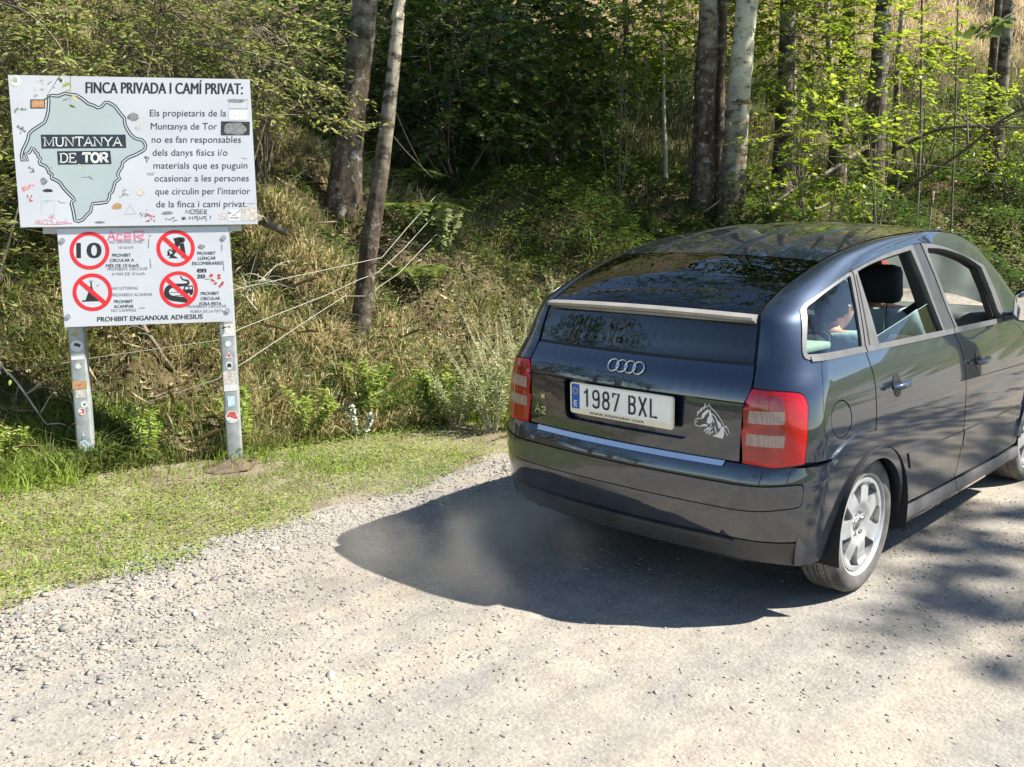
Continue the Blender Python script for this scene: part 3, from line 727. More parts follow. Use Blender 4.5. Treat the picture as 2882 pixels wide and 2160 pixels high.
GL = {  # plate numerals as strokes on a 0..1 x 0..1.65 cell
 '1': [[(.30, 1.32), (.62, 1.62), (.62, .03)]],
 '9': [[(.12, .30), (.2, .1), (.45, .03), (.75, .1), (.88, .35), (.88, 1.2), (.78, 1.52), (.5, 1.62), (.22, 1.52), (.12, 1.25), (.14, .98), (.3, .80), (.55, .78), (.78, .88), (.87, 1.05)]],
 '8': [[(.5, .88), (.24, .98), (.16, 1.22), (.24, 1.52), (.5, 1.62), (.76, 1.52), (.84, 1.22), (.76, .98), (.5, .88), (.2, .74), (.11, .44), (.22, .12), (.5, .03), (.78, .12), (.89, .44), (.8, .74), (.5, .88)]],
 '7': [[(.1, 1.35), (.1, 1.61), (.9, 1.61), (.34, .03)]],
 'B': [[(.14, .04), (.14, 1.61), (.58, 1.61), (.8, 1.5), (.84, 1.25), (.74, 1.0), (.52, .9), (.16, .9)], [(.52, .9), (.8, .78), (.88, .46), (.78, .14), (.55, .04), (.14, .04)]],
 'X': [[(.1, .02), (.9, 1.63)], [(.1, 1.63), (.9, .02)]],
 'L': [[(.18, 1.63), (.18, .05), (.88, .05)]]}
m = MB(); x = -.196
for ch in '1987 BXL':
    if ch == ' ': x += .030; continue
    for stq in GL[ch]:
        pts = [(x + px * .040, -.033 + py * .0455) for px, py in (catmull(stq, 4) if ch in '98' else stq)]
        vs, fq = stroke(pts, .0098); m.add(put(PF, vs, .0075), fq)
        for e in (pts if ch not in '98' else []): m.add(put(PF, [(e[0] + .0049 * cos(b), e[1] + .0049 * sin(b)) for b in np.linspace(0, 2 * pi, 9)[:-1]], .0076), [tuple(range(8))])
    x += .0535
m.build('plate_lettering', M_INK, plate, smooth=False)
co, fs = text_mesh('www.noumotor.com', width=.285, height=.0155, bold=.006); co[:, 0] += -.160; co[:, 1] += -.0660
m = MB(); m.add(put(PF, co, .0052), fs); m.build('dealer_lettering', M_INK, plate, smooth=False)
# horse-head decal: drawn as white outlines and patches
fr = on_tail(.190, -.775); HS = .205 / 2211 * 400 / 430 * .97
def hp(pts): return [((x - 965) * .000268, (1280 - y) * .000268) for x, y in pts]
m = MB()
def hpoly(pts): v2, tr = flat_poly([hp(pts)]); m.add(put(fr, [(a, b) for a, b in v2], .0025), tr)
def hline(pts, w): vs, fq = stroke(hp(pts), w); m.add(put(fr, vs, .0026), fq)
hpoly([(1110, 1330), (1160, 1340), (1165, 1450), (1145, 1510), (980, 1490), (1060, 1450), (1095, 1400)])
hpoly([(890, 1240), (915, 1200), (910, 1130), (930, 1100), (945, 1160), (975, 1230), (970, 1290), (930, 1320), (880, 1310)])
hpoly([(800, 1190), (860, 1125), (905, 1100), (900, 1150), (850, 1200), (830, 1245), (790, 1260)])
hpoly([(800, 1350), (850, 1330), (905, 1335), (880, 1360), (800, 1370)])
hpoly([(1030, 1260), (1060, 1250), (1115, 1300), (1110, 1340), (1075, 1370), (1060, 1320)])
hline([(830, 1075), (840, 1025), (870, 1065), (895, 1070), (905, 1025), (935, 1075), (1000, 1120), (1060, 1180), (1120, 1250), (1165, 1330), (1215, 1345), (1250, 1420)], .0032)
hline([(870, 1065), (790, 1100), (750, 1150), (725, 1200)], .003); hline([(800, 1130), (740, 1185), (720, 1225)], .003); hline([(850, 1085), (780, 1130), (720, 1170)], .003)
hline([(790, 1260), (740, 1255), (695, 1285), (690, 1320), (705, 1360), (770, 1380), (800, 1360)], .0034); hline([(715, 1290), (735, 1300), (720, 1325)], .003)
hline([(945, 1160), (1000, 1190), (1040, 1240), (1030, 1260)], .0045); hline([(980, 1235), (995, 1270), (985, 1295)], .004)
for a, b in (((945, 1350), (880, 1470)), ((920, 1370), (845, 1440)), ((975, 1360), (915, 1465)), ((1000, 1420), (930, 1475)), ((960, 1320), (930, 1400)), ((1015, 1340), (1055, 1450))): hline([a, ((a[0] + b[0]) / 2 - 8, (a[1] + b[1]) / 2 - 4), b], .0042)
hline([(1165, 1325), (1205, 1322)], .003); hline([(1160, 1365), (1225, 1455)], .003)
m.build('horse_decal', M_WHITE, tailgate, smooth=False, label='white horse head sticker on the tailgate')

# ------------------------------------------------------------------ the car: rear bumper
ins = [(-1.0, .470), (-1.0, .562)] + catmull([(-.5, .562), (0, .561), (.3, .565), (.55, .578)], 4) + catmull([(.60, .580), (.632, .574), (.640, .540), (.632, .505), (.60, .496)], 3) + catmull([(.45, .484), (.28, .472), (0, .466), (-.5, .468)], 4)
insg = [(-1.0, .464), (-1.0, .568)] + catmull([(-.5, .568), (0, .567), (.3, .571), (.55, .584)], 4) + catmull([(.605, .587), (.641, .579), (.649, .540), (.641, .501), (.605, .490)], 3) + catmull([(.45, .478), (.28, .466), (0, .460), (-.5, .462)], 4)
end_r = catmull([(1.045, .655), (.92, .600), (.83, .504), (.77, .42), (.74, .353), (.73, .340)], 4)
bt_top = [(-1.0, .640), (-.5, .640), (0, .640), (.3, .641), (.6, .644), (.8, .650)] + end_r
mid_lo = [(.65, .350), (.349, .344), (.155, .346), (-.2, .345)]
upper = bt_top[:1] + bt_top[1:] + catmull([(.65, .350), (.349, .345), (.155, .346)], 3) + [(.13, .3465), (-.5, .346), (-1.0, .346)]
# the insert sits in a groove cut out of the bumper (outline runs to the middle on both halves)
ub = [(-1.0, .640)] + bt_top[1:] + catmull([(.65, .350), (.349, .345), (.155, .346)], 3) + [(-.5, .346), (-1.0, .346), (-1.0, .464)] + insg[::-1][:-1] + [(-1.0, .568)]
dub = panel_data(bump, ub, [], res=.035, off=0, depth=.02, step=.02, skirt=True)
din = panel_data(bump, ins, [], res=.035, off=.004, depth=.012, step=.02)
dgr = panel_data(bump, insg, [], res=.06, off=-.008, depth=0, skirt=False)
bumper = part('rear_bumper', join_data([dub, mirror(dub)]), M_PAINT, car)
part('impact_strip', join_data([din, mirror(din)]), M_PAINT, bumper)
part('strip_groove', join_data([dgr, mirror(dgr)]), M_SEAL, bumper)
lo = [(-1.0, .338), (-.5, .338), (.155, .339)] + [(.349, .338), (.60, .341), (.728, .336)] + catmull([(.715, .28), (.70, .240), (.66, .232)], 3) + [(.42, .245), (-.05, .250), (-1.0, .248)]
dlo = panel_data(bump, lo, [], res=.035, off=0, depth=.05)
lip = [(-1.0, .322), (-1.0, .338), (-.5, .338), (.05, .339), (.12, .336), (.10, .322)]
dlip = panel_data(bump, lip, [], res=.03, off=.012, depth=.016)
part('bumper_valance', join_data([dlo, mirror(dlo), dlip, mirror(dlip)]), pmat('grey_black_plastic', (.05, .05, .048), .38, var=.25, vscale=6), bumper)
dsh = panel_data(bump, [(-1.0, .26), (-1.0, .636), (.6, .64), (.72, .60), (.68, .30), (.6, .26)], [], res=.08, off=-.022, depth=0, skirt=False)
part('inner_panel', join_data([dsh, mirror(dsh)]), M_DARK, bumper)
# bumper top shelf and the bright loading strip lying on it
sh = MB(); vs = []; fs = []
for k in range(25):
    w = -1 + 2 * k / 24; a = Vector(ribbon(.045, w * .995)); q = -1 + abs(w)
    b = Vector(bump(q, .640)); b.y = b.y if w < 0 else -b.y
    a.z = .634; b.z = .640; vs += [a + Vector((.03, 0, 0)), b]
for k in range(24): fs.append((2 * k, 2 * k + 1, 2 * k + 3, 2 * k + 2))
sh.add(vs, fs); sh.build('bumper_shelf', M_PAINT, bumper)
sh = MB(); vs = []; fs = []
for k in range(25):
    w = (-1 + 2 * k / 24) * .985; q = -1 + abs(w); b = Vector(bump(q, .638)); b2 = Vector(bump(q, .622)); nn = fnorm(bump, q, .63)
    for p in (b, b2, nn): p.y = p.y if w < 0 else -p.y
    vs += [b + Vector((.016, 0, .006)), b + nn * .004 + Vector((0, 0, .004)), b2 + nn * .004]
for k in range(24):
    for j in range(2): fs.append((3 * k + j, 3 * k + j + 1, 3 * k + 3 + j + 1, 3 * k + 3 + j))
sh.add(vs, fs); sh.build('loading_strip', pmat('steel_strip', (.62, .66, .72), .3, .85), bumper)
# underbody, cabin floor
ub_ = MB(); ub_.box((1.15, 0, .24), (3.3, 1.0, .10)); ub_.box((1.2, 0, .25), (1.65, 1.50, .09)); ub_.box((-.46, 0, .30), (.25, 1.1, .14)); ub_.build('underbody', M_DARK, car, smooth=False)

# ------------------------------------------------------------------ the car: wheels
def make_wheel():
    w = empty('wheel'); R0 = .296
    tp = [(.222, .082), (.237, .088), (.262, .090), (.280, .084), (.2895, .074), (.2945, .060)]
    ty = MB(); ty.lathe(tp, 72); ty.lathe([(r, -h) for r, h in tp], 72)
    tyre = ty.build('tyre', M_TYRE, w, angle=50)
    tr = MB()
    prof = []
    for a, b in ((-.060, -.044), (-.036, -.012), (-.004, .004), (.012, .036), (.044, .060)):
        prof += [(.288, a - .0004), (.296, a), (.296, b), (.288, b + .0004)]
    tr.lathe(prof, 90)
    for k in range(72):
        a = 2 * pi * k / 72
        for h0 in (-.052, -.024, .024, .052):
            pass
    tr.build('tread', M_TREAD, tyre, angle=30)
    gr = MB()
    for k in range(64):
        a = 2 * pi * (k + .5) / 64; ca, sa = cos(a), sin(a)
        for h0, h1 in ((-.060, -.045), (.045, .060), (.013, .035), (-.035, -.013)):
            t = Vector((-sa, 0, ca)) * .0013; p = Vector((ca, 0, sa)) * .2966; u = Vector((0, 1, 0)); sk = Vector((-sa, 0, ca)) * .005
            gr.add([p - t + u * h0 - sk, p + t + u * h0 - sk, p + t + u * h1 + sk, p - t + u * h1 + sk], [(0, 1, 2, 3)])
    gr.build('tread_sipe', M_SEAL, tyre, smooth=False)
    # rim: barrel and lip turned, spoke face with seven openings
    rm = MB(); rm.lathe([(.186, -.075), (.190, .02), (.195, .055), (.206, .070), (.213, .080), (.2210, .083), (.2230, .077), (.2230, -.07)], 72)
    rim = rm.build('rim', M_ALLOY, w, angle=35)
    def face(a, b):
        r = math.hypot(a, b); y = .058 + .012 * _smf((r - .05) / .05) - .006 * _smf((r - .10) / .08) + .010 * _smf((r - .165) / .02)
        if r < .05: y = .052
        return np.array([a, y, b])
    holes = []
    for k in range(7):
        a0 = 2 * pi * (k + .5) / 7; pts = []
        for rr_, ha in ((.092, 0), (.102, .095), (.123, .150), (.150, .200), (.172, .240), (.183, .205), (.187, .08)):
            pts.append((rr_, ha))
        L = [(r_, h_) for r_, h_ in pts] + [(r_, -h_) for r_, h_ in pts[::-1] if h_ > 0]
        holes.append(catmull([(r_ * cos(a0 + h_), r_ * sin(a0 + h_)) for r_, h_ in L] + [(pts[0][0] * cos(a0), pts[0][0] * sin(a0))], 2)[:-1])
    circ = [(.2015 * cos(a), .2015 * sin(a)) for a in np.linspace(0, 2 * pi, 73)[:-1]]
    # outward is +y here
    d = panel_data(lambda a, b: face(a, b), circ, holes, res=.012, off=0, depth=.030, step=.010, cen=Vector((0, -5, 0)))
    part('spoke_face', d, M_ALLOY, rim)
    cp = MB(); cp.lathe([(.0001, .062), (.020, .0615), (.026, .058), (.027, .045)], 28)
    for k in range(5):
        a = 2 * pi * k / 5 + .3; cp.tube([(.05 * cos(a), .050, .05 * sin(a)), (.05 * cos(a), .063, .05 * sin(a))], .0085, 8)
    cp.build('hub_cap', M_CHROME, rim)
    bd = MB(); bd.lathe([(.05, .012), (.120, .012), (.120, .0), (.05, 0)], 40); bd.build('brake_disc', pmat('rusty_disc', (.20, .14, .10), .55, .5, var=.3), w)
    bc = MB(); bc.box((-.11, .02, .03), (.07, .05, .12), bev=.012); bc.build('brake_caliper', pmat('dusty_caliper', (.30, .25, .18), .7, var=.2), w)
    return w
wh = make_wheel(); wheels = [wh]
def copy_tree(o, parent=None):
    c = o.copy(); COL.objects.link(c); c.parent = parent
    for ch in [k for k in bpy.data.objects if k.parent == o]: copy_tree(ch, c)
    return c
# parts stay at thing > part > sub-part: hang tyre, rim and brakes directly on one wheel mesh
def place_wheel(o, x, y, rz, steer=0):
    o.parent = car; o.location = (x, y, .296); o.rotation_euler = (0, .5 * x, rz + steer)
kids = {o: [k for k in bpy.data.objects if k.parent == o] for o in bpy.data.objects}
def flatten(w):
    """one mesh per look: wheel (tyre side walls) > tread, rim ... so that nothing lies deeper than a sub-part"""
    base = [k for k in bpy.data.objects if k.parent == w and k.name.startswith('tyre')][0]
    rest = [k for k in bpy.data.objects if k.parent in [j for j in bpy.data.objects if j.parent == w]] + [k for k in bpy.data.objects if k.parent == w and k != base]
    for k in rest: k.parent = base
    base.name = 'wheel_'; bpy.data.objects.remove(w); base.name = 'wheel'
    return base
wh = flatten(wh)
WH = [wh] + [copy_tree(wh) for _ in range(3)]
ww = .70
for o, (x, y, rz, st_) in zip(WH, ((0, -ww, pi, 0), (0, ww, 0, 0), (2.405, -ww, pi, radians(-3)), (2.405, ww, 0, radians(-3)))): place_wheel(o, x, y, rz, st_)

# ------------------------------------------------------------------ the car: cabin
ib = MB(); ib.box((1.05, 0, .30), (2.2, 1.36, .05)); ib.build('cabin_floor', M_DARK, car, smooth=False)
def seat(x, y, wdt, name='front_seat'):
    m = MB(); m.box((x + .28, y, .56), (.52, wdt, .20), Matrix.Rotation(radians(-8), 4, 'Y'), .06)
    m.box((x - .07, y, .73), (.14, wdt, .54), Matrix.Rotation(radians(-14), 4, 'Y'), .06)
    s = m.build(name, M_SEAT, car, angle=60)
    h = MB(); h.box((x - .115, y, 1.245), (.105, .27, .20), Matrix.Rotation(radians(-12), 4, 'Y'), .045)
    h.build('headrest', M_SEAT, s, angle=60)
    p = MB()
    for dy in (-.06, .06): p.tube([(x - .12, y + dy, .96), (x - .112, y + dy, 1.20)], .006, 8)
    p.build('headrest_post', M_CHROME, s)
    return s
seat(1.10, -.36, .50); seat(1.10, .36, .50)
rs = MB(); rs.box((.36, 0, .55), (.50, 1.22, .18), Matrix.Rotation(radians(-8), 4, 'Y'), .05); rs.box((.04, 0, .83), (.16, 1.22, .56), Matrix.Rotation(radians(-20), 4, 'Y'), .05)
rs.build('rear_seat', M_SEAT, car, angle=60)
pc = MB(); pc.box((-.28, 0, 1.0), (.42, 1.05, .02), None, .006); pc.build('parcel_shelf', M_SEAT, car)
rc = MB(); rc.box((-.30, -.56, 1.055), (.46, .14, .03), None, .01); rc.build('shelf_trim', pmat('pale_trim', (.42, .50, .46), .7), car)
ds = MB(); ds.box((2.12, 0, .96), (.62, 1.34, .17), None, .06); ds.box((1.86, .36, 1.02), (.20, .42, .10), None, .04); ds.build('dashboard', pmat('dash_grey', (.10, .105, .105), .7, var=.2), car, angle=60)
dp = MB(); dp.box((1.80, -.10, .86), (.16, .30, .26), None, .03); dp.build('centre_console', M_BLACK, car, angle=60)
sw = MB(); cs = Vector((1.70, .36, .98)); ax = Vector((-.85, 0, .42)).normalized(); a1 = Vector((0, 1, 0)); a2 = ax.cross(a1)
sw.tube([cs + (a1 * cos(t) + a2 * sin(t)) * .185 for t in np.linspace(0, 2 * pi, 33)], .016, 8, caps=False)
sw.tube([cs - a1 * .17, cs, cs + a1 * .17], [.014, .04, .014], 8); sw.tube([cs, cs - ax * .2], .03, 8); sw.build('steering_wheel', pmat('wheel_leather', (.22, .22, .21), .5), car)
# pale door cards on the far side (seen through the open windows)
part('door_card', mirror(panel_data(side, [(.02, .40), (.05, 1.045), (1.70, 1.035), (1.9, .9), (1.9, .40)], [], res=.12, off=-.075, depth=0, skirt=False)), M_INT, car)
part('door_card', panel_data(side, [(.40, .40), (.05, .75), (.05, 1.02), (1.65, 1.015), (1.9, .9), (1.9, .40)], [], res=.12, off=-.075, depth=0, skirt=False), M_INT, car)
im = MB(); im.box((1.62, 0, 1.40), (.03, .22, .07), None, .012); im.build('inner_mirror', M_BLACK, car)
# door mirrors
for s in (-1, 1):
    mm = MB(); base = Vector((1.72, s * .80, 1.055))
    pts = [(-.06, -.085), (.055, -.085), (.085, -.05), (.085, .055), (.05, .085), (-.05, .08), (-.085, .04), (-.085, -.05)]
    ms = MB(); c0 = Vector((1.70, s * .905, 1.115))
    rings_ = []
    for dx, sc in ((0, 1.0), (.03, 1.03), (.07, .88), (.105, .5), (.118, .12)):
        rings_.append([c0 + Vector((dx, a * sc * 1.05, b * sc)) for a, b in [(p[0] * 1.0, p[1]) for p in catmull(pts + pts[:1], 3)[:-1]]])
    k = len(rings_[0]); vs = [p for r_ in rings_ for p in r_]; fs = []
    for i in range(len(rings_) - 1):
        for j in range(k): fs.append((i * k + j, i * k + (j + 1) % k, (i + 1) * k + (j + 1) % k, (i + 1) * k + j))
    fs.append(tuple(range(k))); fs.append(tuple((len(rings_) - 1) * k + j for j in range(k))[::-1]); ms.add(vs, fs)
    ms.tube([Vector((1.735, s * .755, 1.045)), Vector((1.735, s * .80, 1.055)), Vector((1.735, s * .85, 1.075))], [.03, .024, .022], 10)
    mo = ms.build('door_mirror', M_PAINT, car, angle=50)
    gm = MB(); o2 = [c0 + Vector((-.014 + .12 * (a * s) - .06 * b, a * .93, b * .9)) for a, b in pts]; gm.add(o2, [tuple(range(8))]); gm.build('mirror_glass', pmat('mirror', (.8, .8, .8), .02, 1.0), mo, smooth=False)
# ------------------------------------------------------------------ the information sign
SGN_O = Vector((-.788, 2.958, .05))
_ps, _ro, _ta = -.586, .011, .068
_r = Vector((cos(_ps), sin(_ps), 0)); _n = Vector((sin(_ps), -cos(_ps), 0)); _u = Vector((0, 0, cos(_ta))) - _n * sin(_ta)
SG_R = _r * cos(_ro) + _u * sin(_ro); SG_U = _u * cos(_ro) - _r * sin(_ro); SG_N = SG_R.cross(SG_U)
if SG_N.dot(_n) < 0: SG_N = -SG_N
def sg(a, b, off=0.0): return SGN_O + SG_R * float(a) + SG_U * float(b) + SG_N * off
def homog(src, dst):
    A = []
    for (x, y), (u, v) in zip(src, dst):
        A.append([x, y, 1, 0, 0, 0, -u * x, -u * y, -u]); A.append([0, 0, 0, x, y, 1, -v * x, -v * y, -v])
    H = np.linalg.svd(np.array(A, float))[2][-1].reshape(3, 3)
    def f(x, y):
        q = H @ np.array([x, y, 1.0]); return q[0] / q[2], q[1] / q[2]
    return f
UB = homog([(82, 40), (2090, 72), (2178, 1300), (165, 1310)], [(-1.134, 2.371), (.225, 2.371), (.225, 1.494), (-1.134, 1.494)])   # artwork units -> metres on the upper board
LB = homog([(140, 60), (1250, 40), (1285, 655), (185, 698)], [(-.938, 1.482), (.048, 1.482), (.048, .895), (-.938, .895)])
M_BOARD = pmat('sign_white', (.54, .55, .575), .33, var=.05, vscale=3, spec=.5)
M_MAPF = pmat('map_pale_blue', (.40, .455, .45), .35, var=.04, vscale=4)
M_NAVY = pmat('dark_slate_ink', (.022, .032, .042), .45)
M_RSIGN = pmat('sign_red', (.66, .022, .030), .4)
M_PINK = pmat('pink_marker', (.70, .18, .26), .5)
M_REDM = pmat('red_marker', (.80, .16, .10), .5)
M_GALV = pmat('galvanised_post', (.30, .32, .32), .48, .35, col2=(.42, .43, .42), vscale=16, bump=.15, bscale=40, bdist=.002)
M_STK = {'w': pmat('sticker_white', (.66, .65, .62), .5, var=.15, vscale=120), 'g': pmat('sticker_grey', (.22, .22, .21), .5, var=.4, vscale=90), 'b': pmat('sticker_black', (.03, .03, .032), .5, var=.5, vscale=80),
         'r': pmat('sticker_red', (.50, .08, .06), .5, var=.5, vscale=110), 'o': pmat('sticker_orange', (.65, .32, .10), .5, col2=(.30, .22, .12), vscale=90), 't': pmat('sticker_tan', (.55, .50, .44), .6, var=.25, vscale=70), 'c': pmat('sticker_blue', (.32, .55, .72), .5, col2=(.65, .72, .75), vscale=80), 'n': pmat('sticker_green', (.16, .26, .14), .5, col2=(.5, .5, .42), vscale=80)}
sign = empty('information_sign', SGN_O, label='white private property notice boards on two grey metal posts in the verge', cat='sign')
def sl(m): return m          # geometry below is built in world space and then moved under the sign's base
def fin(mb, name, mat, parent, **k):
    base = SGN_O
    mb.v = [v - base for v in mb.v]
    return mb.build(name, mat, parent, **k)
def sbox(mb, a0, a1, b0, b1, d0, d1):
    vs = [sg(a, b, d) for d in (d0, d1) for a, b in ((a0, b0), (a1, b0), (a1, b1), (a0, b1))]
    mb.add(vs, [(0, 3, 2, 1), (4, 5, 6, 7), (0, 1, 5, 4), (1, 2, 6, 5), (2, 3, 7, 6), (3, 0, 4, 7)])
posts = []
for pc_ in (-.889, 0.0):
    m = MB(); w_ = .047
    out = rrect(pc_ - w_, -.147, pc_ + w_, -.053, .012, 3)
    k = len(out); vs = [sg(a, b_, d) for b_ in (-.45, 2.30) for a, d in out]
    m.add(vs, [tuple(range(k))[::-1], tuple(range(k, 2 * k))] + [(i, (i + 1) % k, k + (i + 1) % k, k + i) for i in range(k)])
    posts.append(fin(m, 'post', M_GALV, sign, angle=35))
m = MB(); sbox(m, -1.02, .125, 1.455, 1.50, -.050, -.016); fin(m, 'crossbar', pmat('pale_crossbar', (.50, .49, .44), .6, var=.15), sign, smooth=False)
m = MB(); sbox(m, -1.134, .225, 1.494, 2.371, -.014, .012); ub_o = fin(m, 'upper_board', M_BOARD, sign, smooth=False)
m = MB(); sbox(m, -.938, .048, .895, 1.482, -.030, -.002); lb_o = fin(m, 'lower_board', M_BOARD, sign, smooth=False)
def art(H, off):
    def place(pts): return [sg(*H(p[0], p[1]), off) for p in pts]
    return place
LVL = {'u': .01225, 'l': -.00175}
def art_mesh(which, items, lev=0): # items: list of (pts2d, faces) in artwork units
    H, o = (UB, LVL['u']) if which == 'u' else (LB, LVL['l'])
    m = MB()
    for it in items: m.add([sg(*H(p[0], p[1]), o + .00016 * lev + (it[2] if len(it) > 2 else 0)) for p in it[0]], it[1])
    # keep faces towards the reader
    F2 = []
    for f in m.f:
        a, b, c = (m.v[f[0]], m.v[f[1]], m.v[f[2]]); n = (b - a).cross(c - a); F2.append(f if n.dot(SG_N) >= 0 else f[::-1])
    m.f = F2; return m
def heavier(it, d):
    # bolder print: the same letters laid again a hair to each side
    p, f = it; return [(p, f), ([(x + d, y) for x, y in p], f, .00005), ([(x - d, y) for x, y in p], f, .0001)]
def atext(s, x0, yb_, x1, cap, bold=0.0, shear=0.0, slope=0.0, cx=None):
    co, fs = text_mesh(s, width=(x1 - x0), height=cap, bold=0.0, shear=shear)
    return [(x0 + p[0], yb_ + slope * p[0] - p[1]) for p in co], fs
def circ2(cx, cy, rx, ry, n=48): return [(cx + rx * cos(a), cy + ry * sin(a)) for a in np.linspace(0, 2 * pi, n + 1)[:-1]]
def fill(*loops): return flat_poly(list(loops))
def put_art(which, items, name, mat, parent, lev=0): return fin(art_mesh(which, items, lev), name, mat, parent, smooth=False)
# --- upper board
mapo = [(412, 212), (450, 209), (492, 213), (550, 190), (590, 200), (640, 205), (690, 235), (738, 275), (790, 293), (820, 310), (850, 300), (882, 265), (915, 268), (965, 300), (1000, 350), (1040, 395), (1045, 450), (1065, 490), (1090, 530), (1130, 565), (1190, 580), (1207, 600), (1218, 625), (1212, 655), (1190, 672), (1130, 705), (1075, 725), (1025, 765), (1020, 800), (1000, 830), (985, 860), (985, 880), (1002, 900), (960, 935), (940, 1010), (915, 1035), (910, 1070), (890, 1102), (830, 1110), (770, 1115), (760, 1150), (755, 1180), (720, 1212), (690, 1248), (650, 1265), (622, 1255), (615, 1220), (610, 1180), (592, 1110), (598, 1095), (618, 1085), (608, 1065), (560, 1015), (525, 975), (500, 935), (470, 915), (430, 897), (430, 880), (438, 870), (405, 845), (400, 820), (380, 795), (335, 775), (330, 755), (342, 735), (322, 715), (318, 690), (300, 680), (290, 655), (270, 642), (250, 680), (215, 692), (232, 745), (185, 742), (183, 710), (195, 660), (235, 580), (248, 525), (275, 497), (330, 462), (378, 430), (395, 390), (408, 340), (415, 260)]
put_art('u', [fill(mapo)], 'map_area', M_MAPF, ub_o, 0)
put_art('u', [stroke(mapo, 30, True)], 'map_outline', M_NAVY, ub_o, 1)
put_art('u', [stroke(mapo, 10, True)], 'map_outline', M_BOARD, ub_o, 2)
put_art('u', heavier(atext('FINCA PRIVADA I CAMÍ PRIVAT:', 722, 188, 2033, 90, slope=.006), 3.2), 'headline_lettering', M_INK, ub_o, 3)
body_t = [('Els propietaris de la', 1253, 380, 1897), ('Muntanya de Tor', 1262, 490, 1820), ('no es fan responsables', 1270, 601, 2025), ('dels danys físics i/o', 1277, 711, 1912), ('materials que es puguin', 1285, 820, 2083), ('ocasionar a les persones', 1293, 929, 2097), ("que circulin per l'interior", 1300, 1039, 2110), ('de la finca i camí privat.', 1308, 1149, 2085)]
for s, a, b, c in body_t: put_art('u', [atext(s, a, b, c, 55, slope=.003)], 'notice_line', M_NAVY, ub_o, 3)
put_art('u', [fill([(345, 532), (1050, 533), (1055, 645), (350, 648)]), fill([(478, 670), (922, 668), (932, 780), (485, 783)])], 'name_panel', M_NAVY, ub_o, 3)
# slab-serif capitals
def serif(letters, x, yb_, cap, adv, wt, scale=1.0):
    out = []
    G = {'M': (1.15, [[(.12, 0), (.12, 1), (.55, .1), (.98, 1), (.98, 0)]], [(.12, 0), (.98, 0), (.05, 1), (1.05, 1)]), 'U': (1.0, [[(.15, 1), (.15, .3), (.25, .06), (.5, 0), (.72, .06), (.82, .3), (.82, 1)]], [(.15, 1), (.82, 1)]),
         'N': (1.05, [[(.14, 0), (.14, 1), (.86, 0), (.86, 1)]], [(.14, 0), (.08, 1), (.86, 1)]), 'T': (.9, [[(.04, .82), (.04, 1), (.84, 1), (.84, .82)], [(.44, 0), (.44, 1)]], [(.44, 0)]),
         'A': (1.0, [[(.08, 0), (.48, 1), (.88, 0)], [(.22, .34), (.74, .34)]], [(.08, 0), (.88, 0)]), 'Y': (.95, [[(.06, 1), (.45, .45), (.45, 0)], [(.84, 1), (.45, .45)]], [(.06, 1), (.84, 1), (.45, 0)]),
         'D': (1.0, [[(.14, 0), (.5, 0), (.78, .15), (.86, .5), (.78, .85), (.5, 1), (.14, 1), (.14, 0)]], [(.08, 0), (.08, 1)]), 'E': (.88, [[(.76, .2), (.76, 0), (.14, 0), (.14, 1), (.72, 1), (.72, .8)], [(.14, .52), (.58, .52)]], [(.08, 0), (.08, 1)]),
         'O': (1.02, [[(.5 + .40 * cos(a), .5 + .5 * sin(a)) for a in np.linspace(0, 2 * pi, 21)]], []), 'R': (1.0, [[(.14, 0), (.14, 1), (.55, 1), (.76, .9), (.78, .7), (.7, .52), (.5, .46), (.14, .46)], [(.5, .46), (.82, 0)]], [(.14, 0), (.84, 0), (.08, 1)]), ' ': (.42, [], [])}
    for ch in letters:
        wd, sts, ser = G[ch]
        for s_ in sts: out.append(stroke([(x + px * adv, yb_ - py * cap) for px, py in s_], wt))
        for px, py in ser: out.append(stroke([(x + (px - .13) * adv, yb_ - abs(py - .035) * cap), (x + (px + .13) * adv, yb_ - abs(py - .035) * cap)], wt * .62))
        x += wd * adv
    return out, x
w1, xe = serif('MUNTANYA', 368, 628, 74, 81, 10.5)
w2, xe2 = serif('DE', 500, 764, 74, 76, 10.5); w3, xe3 = serif('TOR', 690, 763, 74, 75, 20)
put_art('u', w1 + w2 + w3, 'name_lettering', M_WHITE, ub_o, 4)
# graffiti and stickers
gs = [[(1560, 1205), (1562, 1172), (1590, 1205), (1592, 1172)], [(1604, 1205), (1604, 1172), (1634, 1172), (1634, 1205), (1604, 1205)], [(1672, 1172), (1645, 1172), (1645, 1188), (1672, 1188), (1672, 1206), (1645, 1206)], [(1706, 1172), (1682, 1172), (1682, 1206), (1708, 1206)], [(1682, 1189), (1702, 1189)], [(1718, 1208), (1718, 1172), (1738, 1176), (1738, 1190), (1718, 1190), (1742, 1212)],
      [(1525, 1256), (1560, 1235)], [(1545, 1228), (1540, 1262)], [(1522, 1238), (1562, 1254)], [(1590, 1258), (1592, 1228), (1606, 1248), (1618, 1228), (1622, 1258)], [(1664, 1230), (1636, 1230), (1636, 1244), (1662, 1244), (1660, 1268)], [(1674, 1258), (1676, 1230), (1700, 1258), (1702, 1230)], [(1738, 1230), (1712, 1230), (1712, 1246), (1736, 1246), (1734, 1270)], [(1768, 1222), (1774, 1240), (1766, 1254)]]
put_art('u', [stroke(s_, 6) for s_ in gs], 'graffiti', M_INK, ub_o, 3)
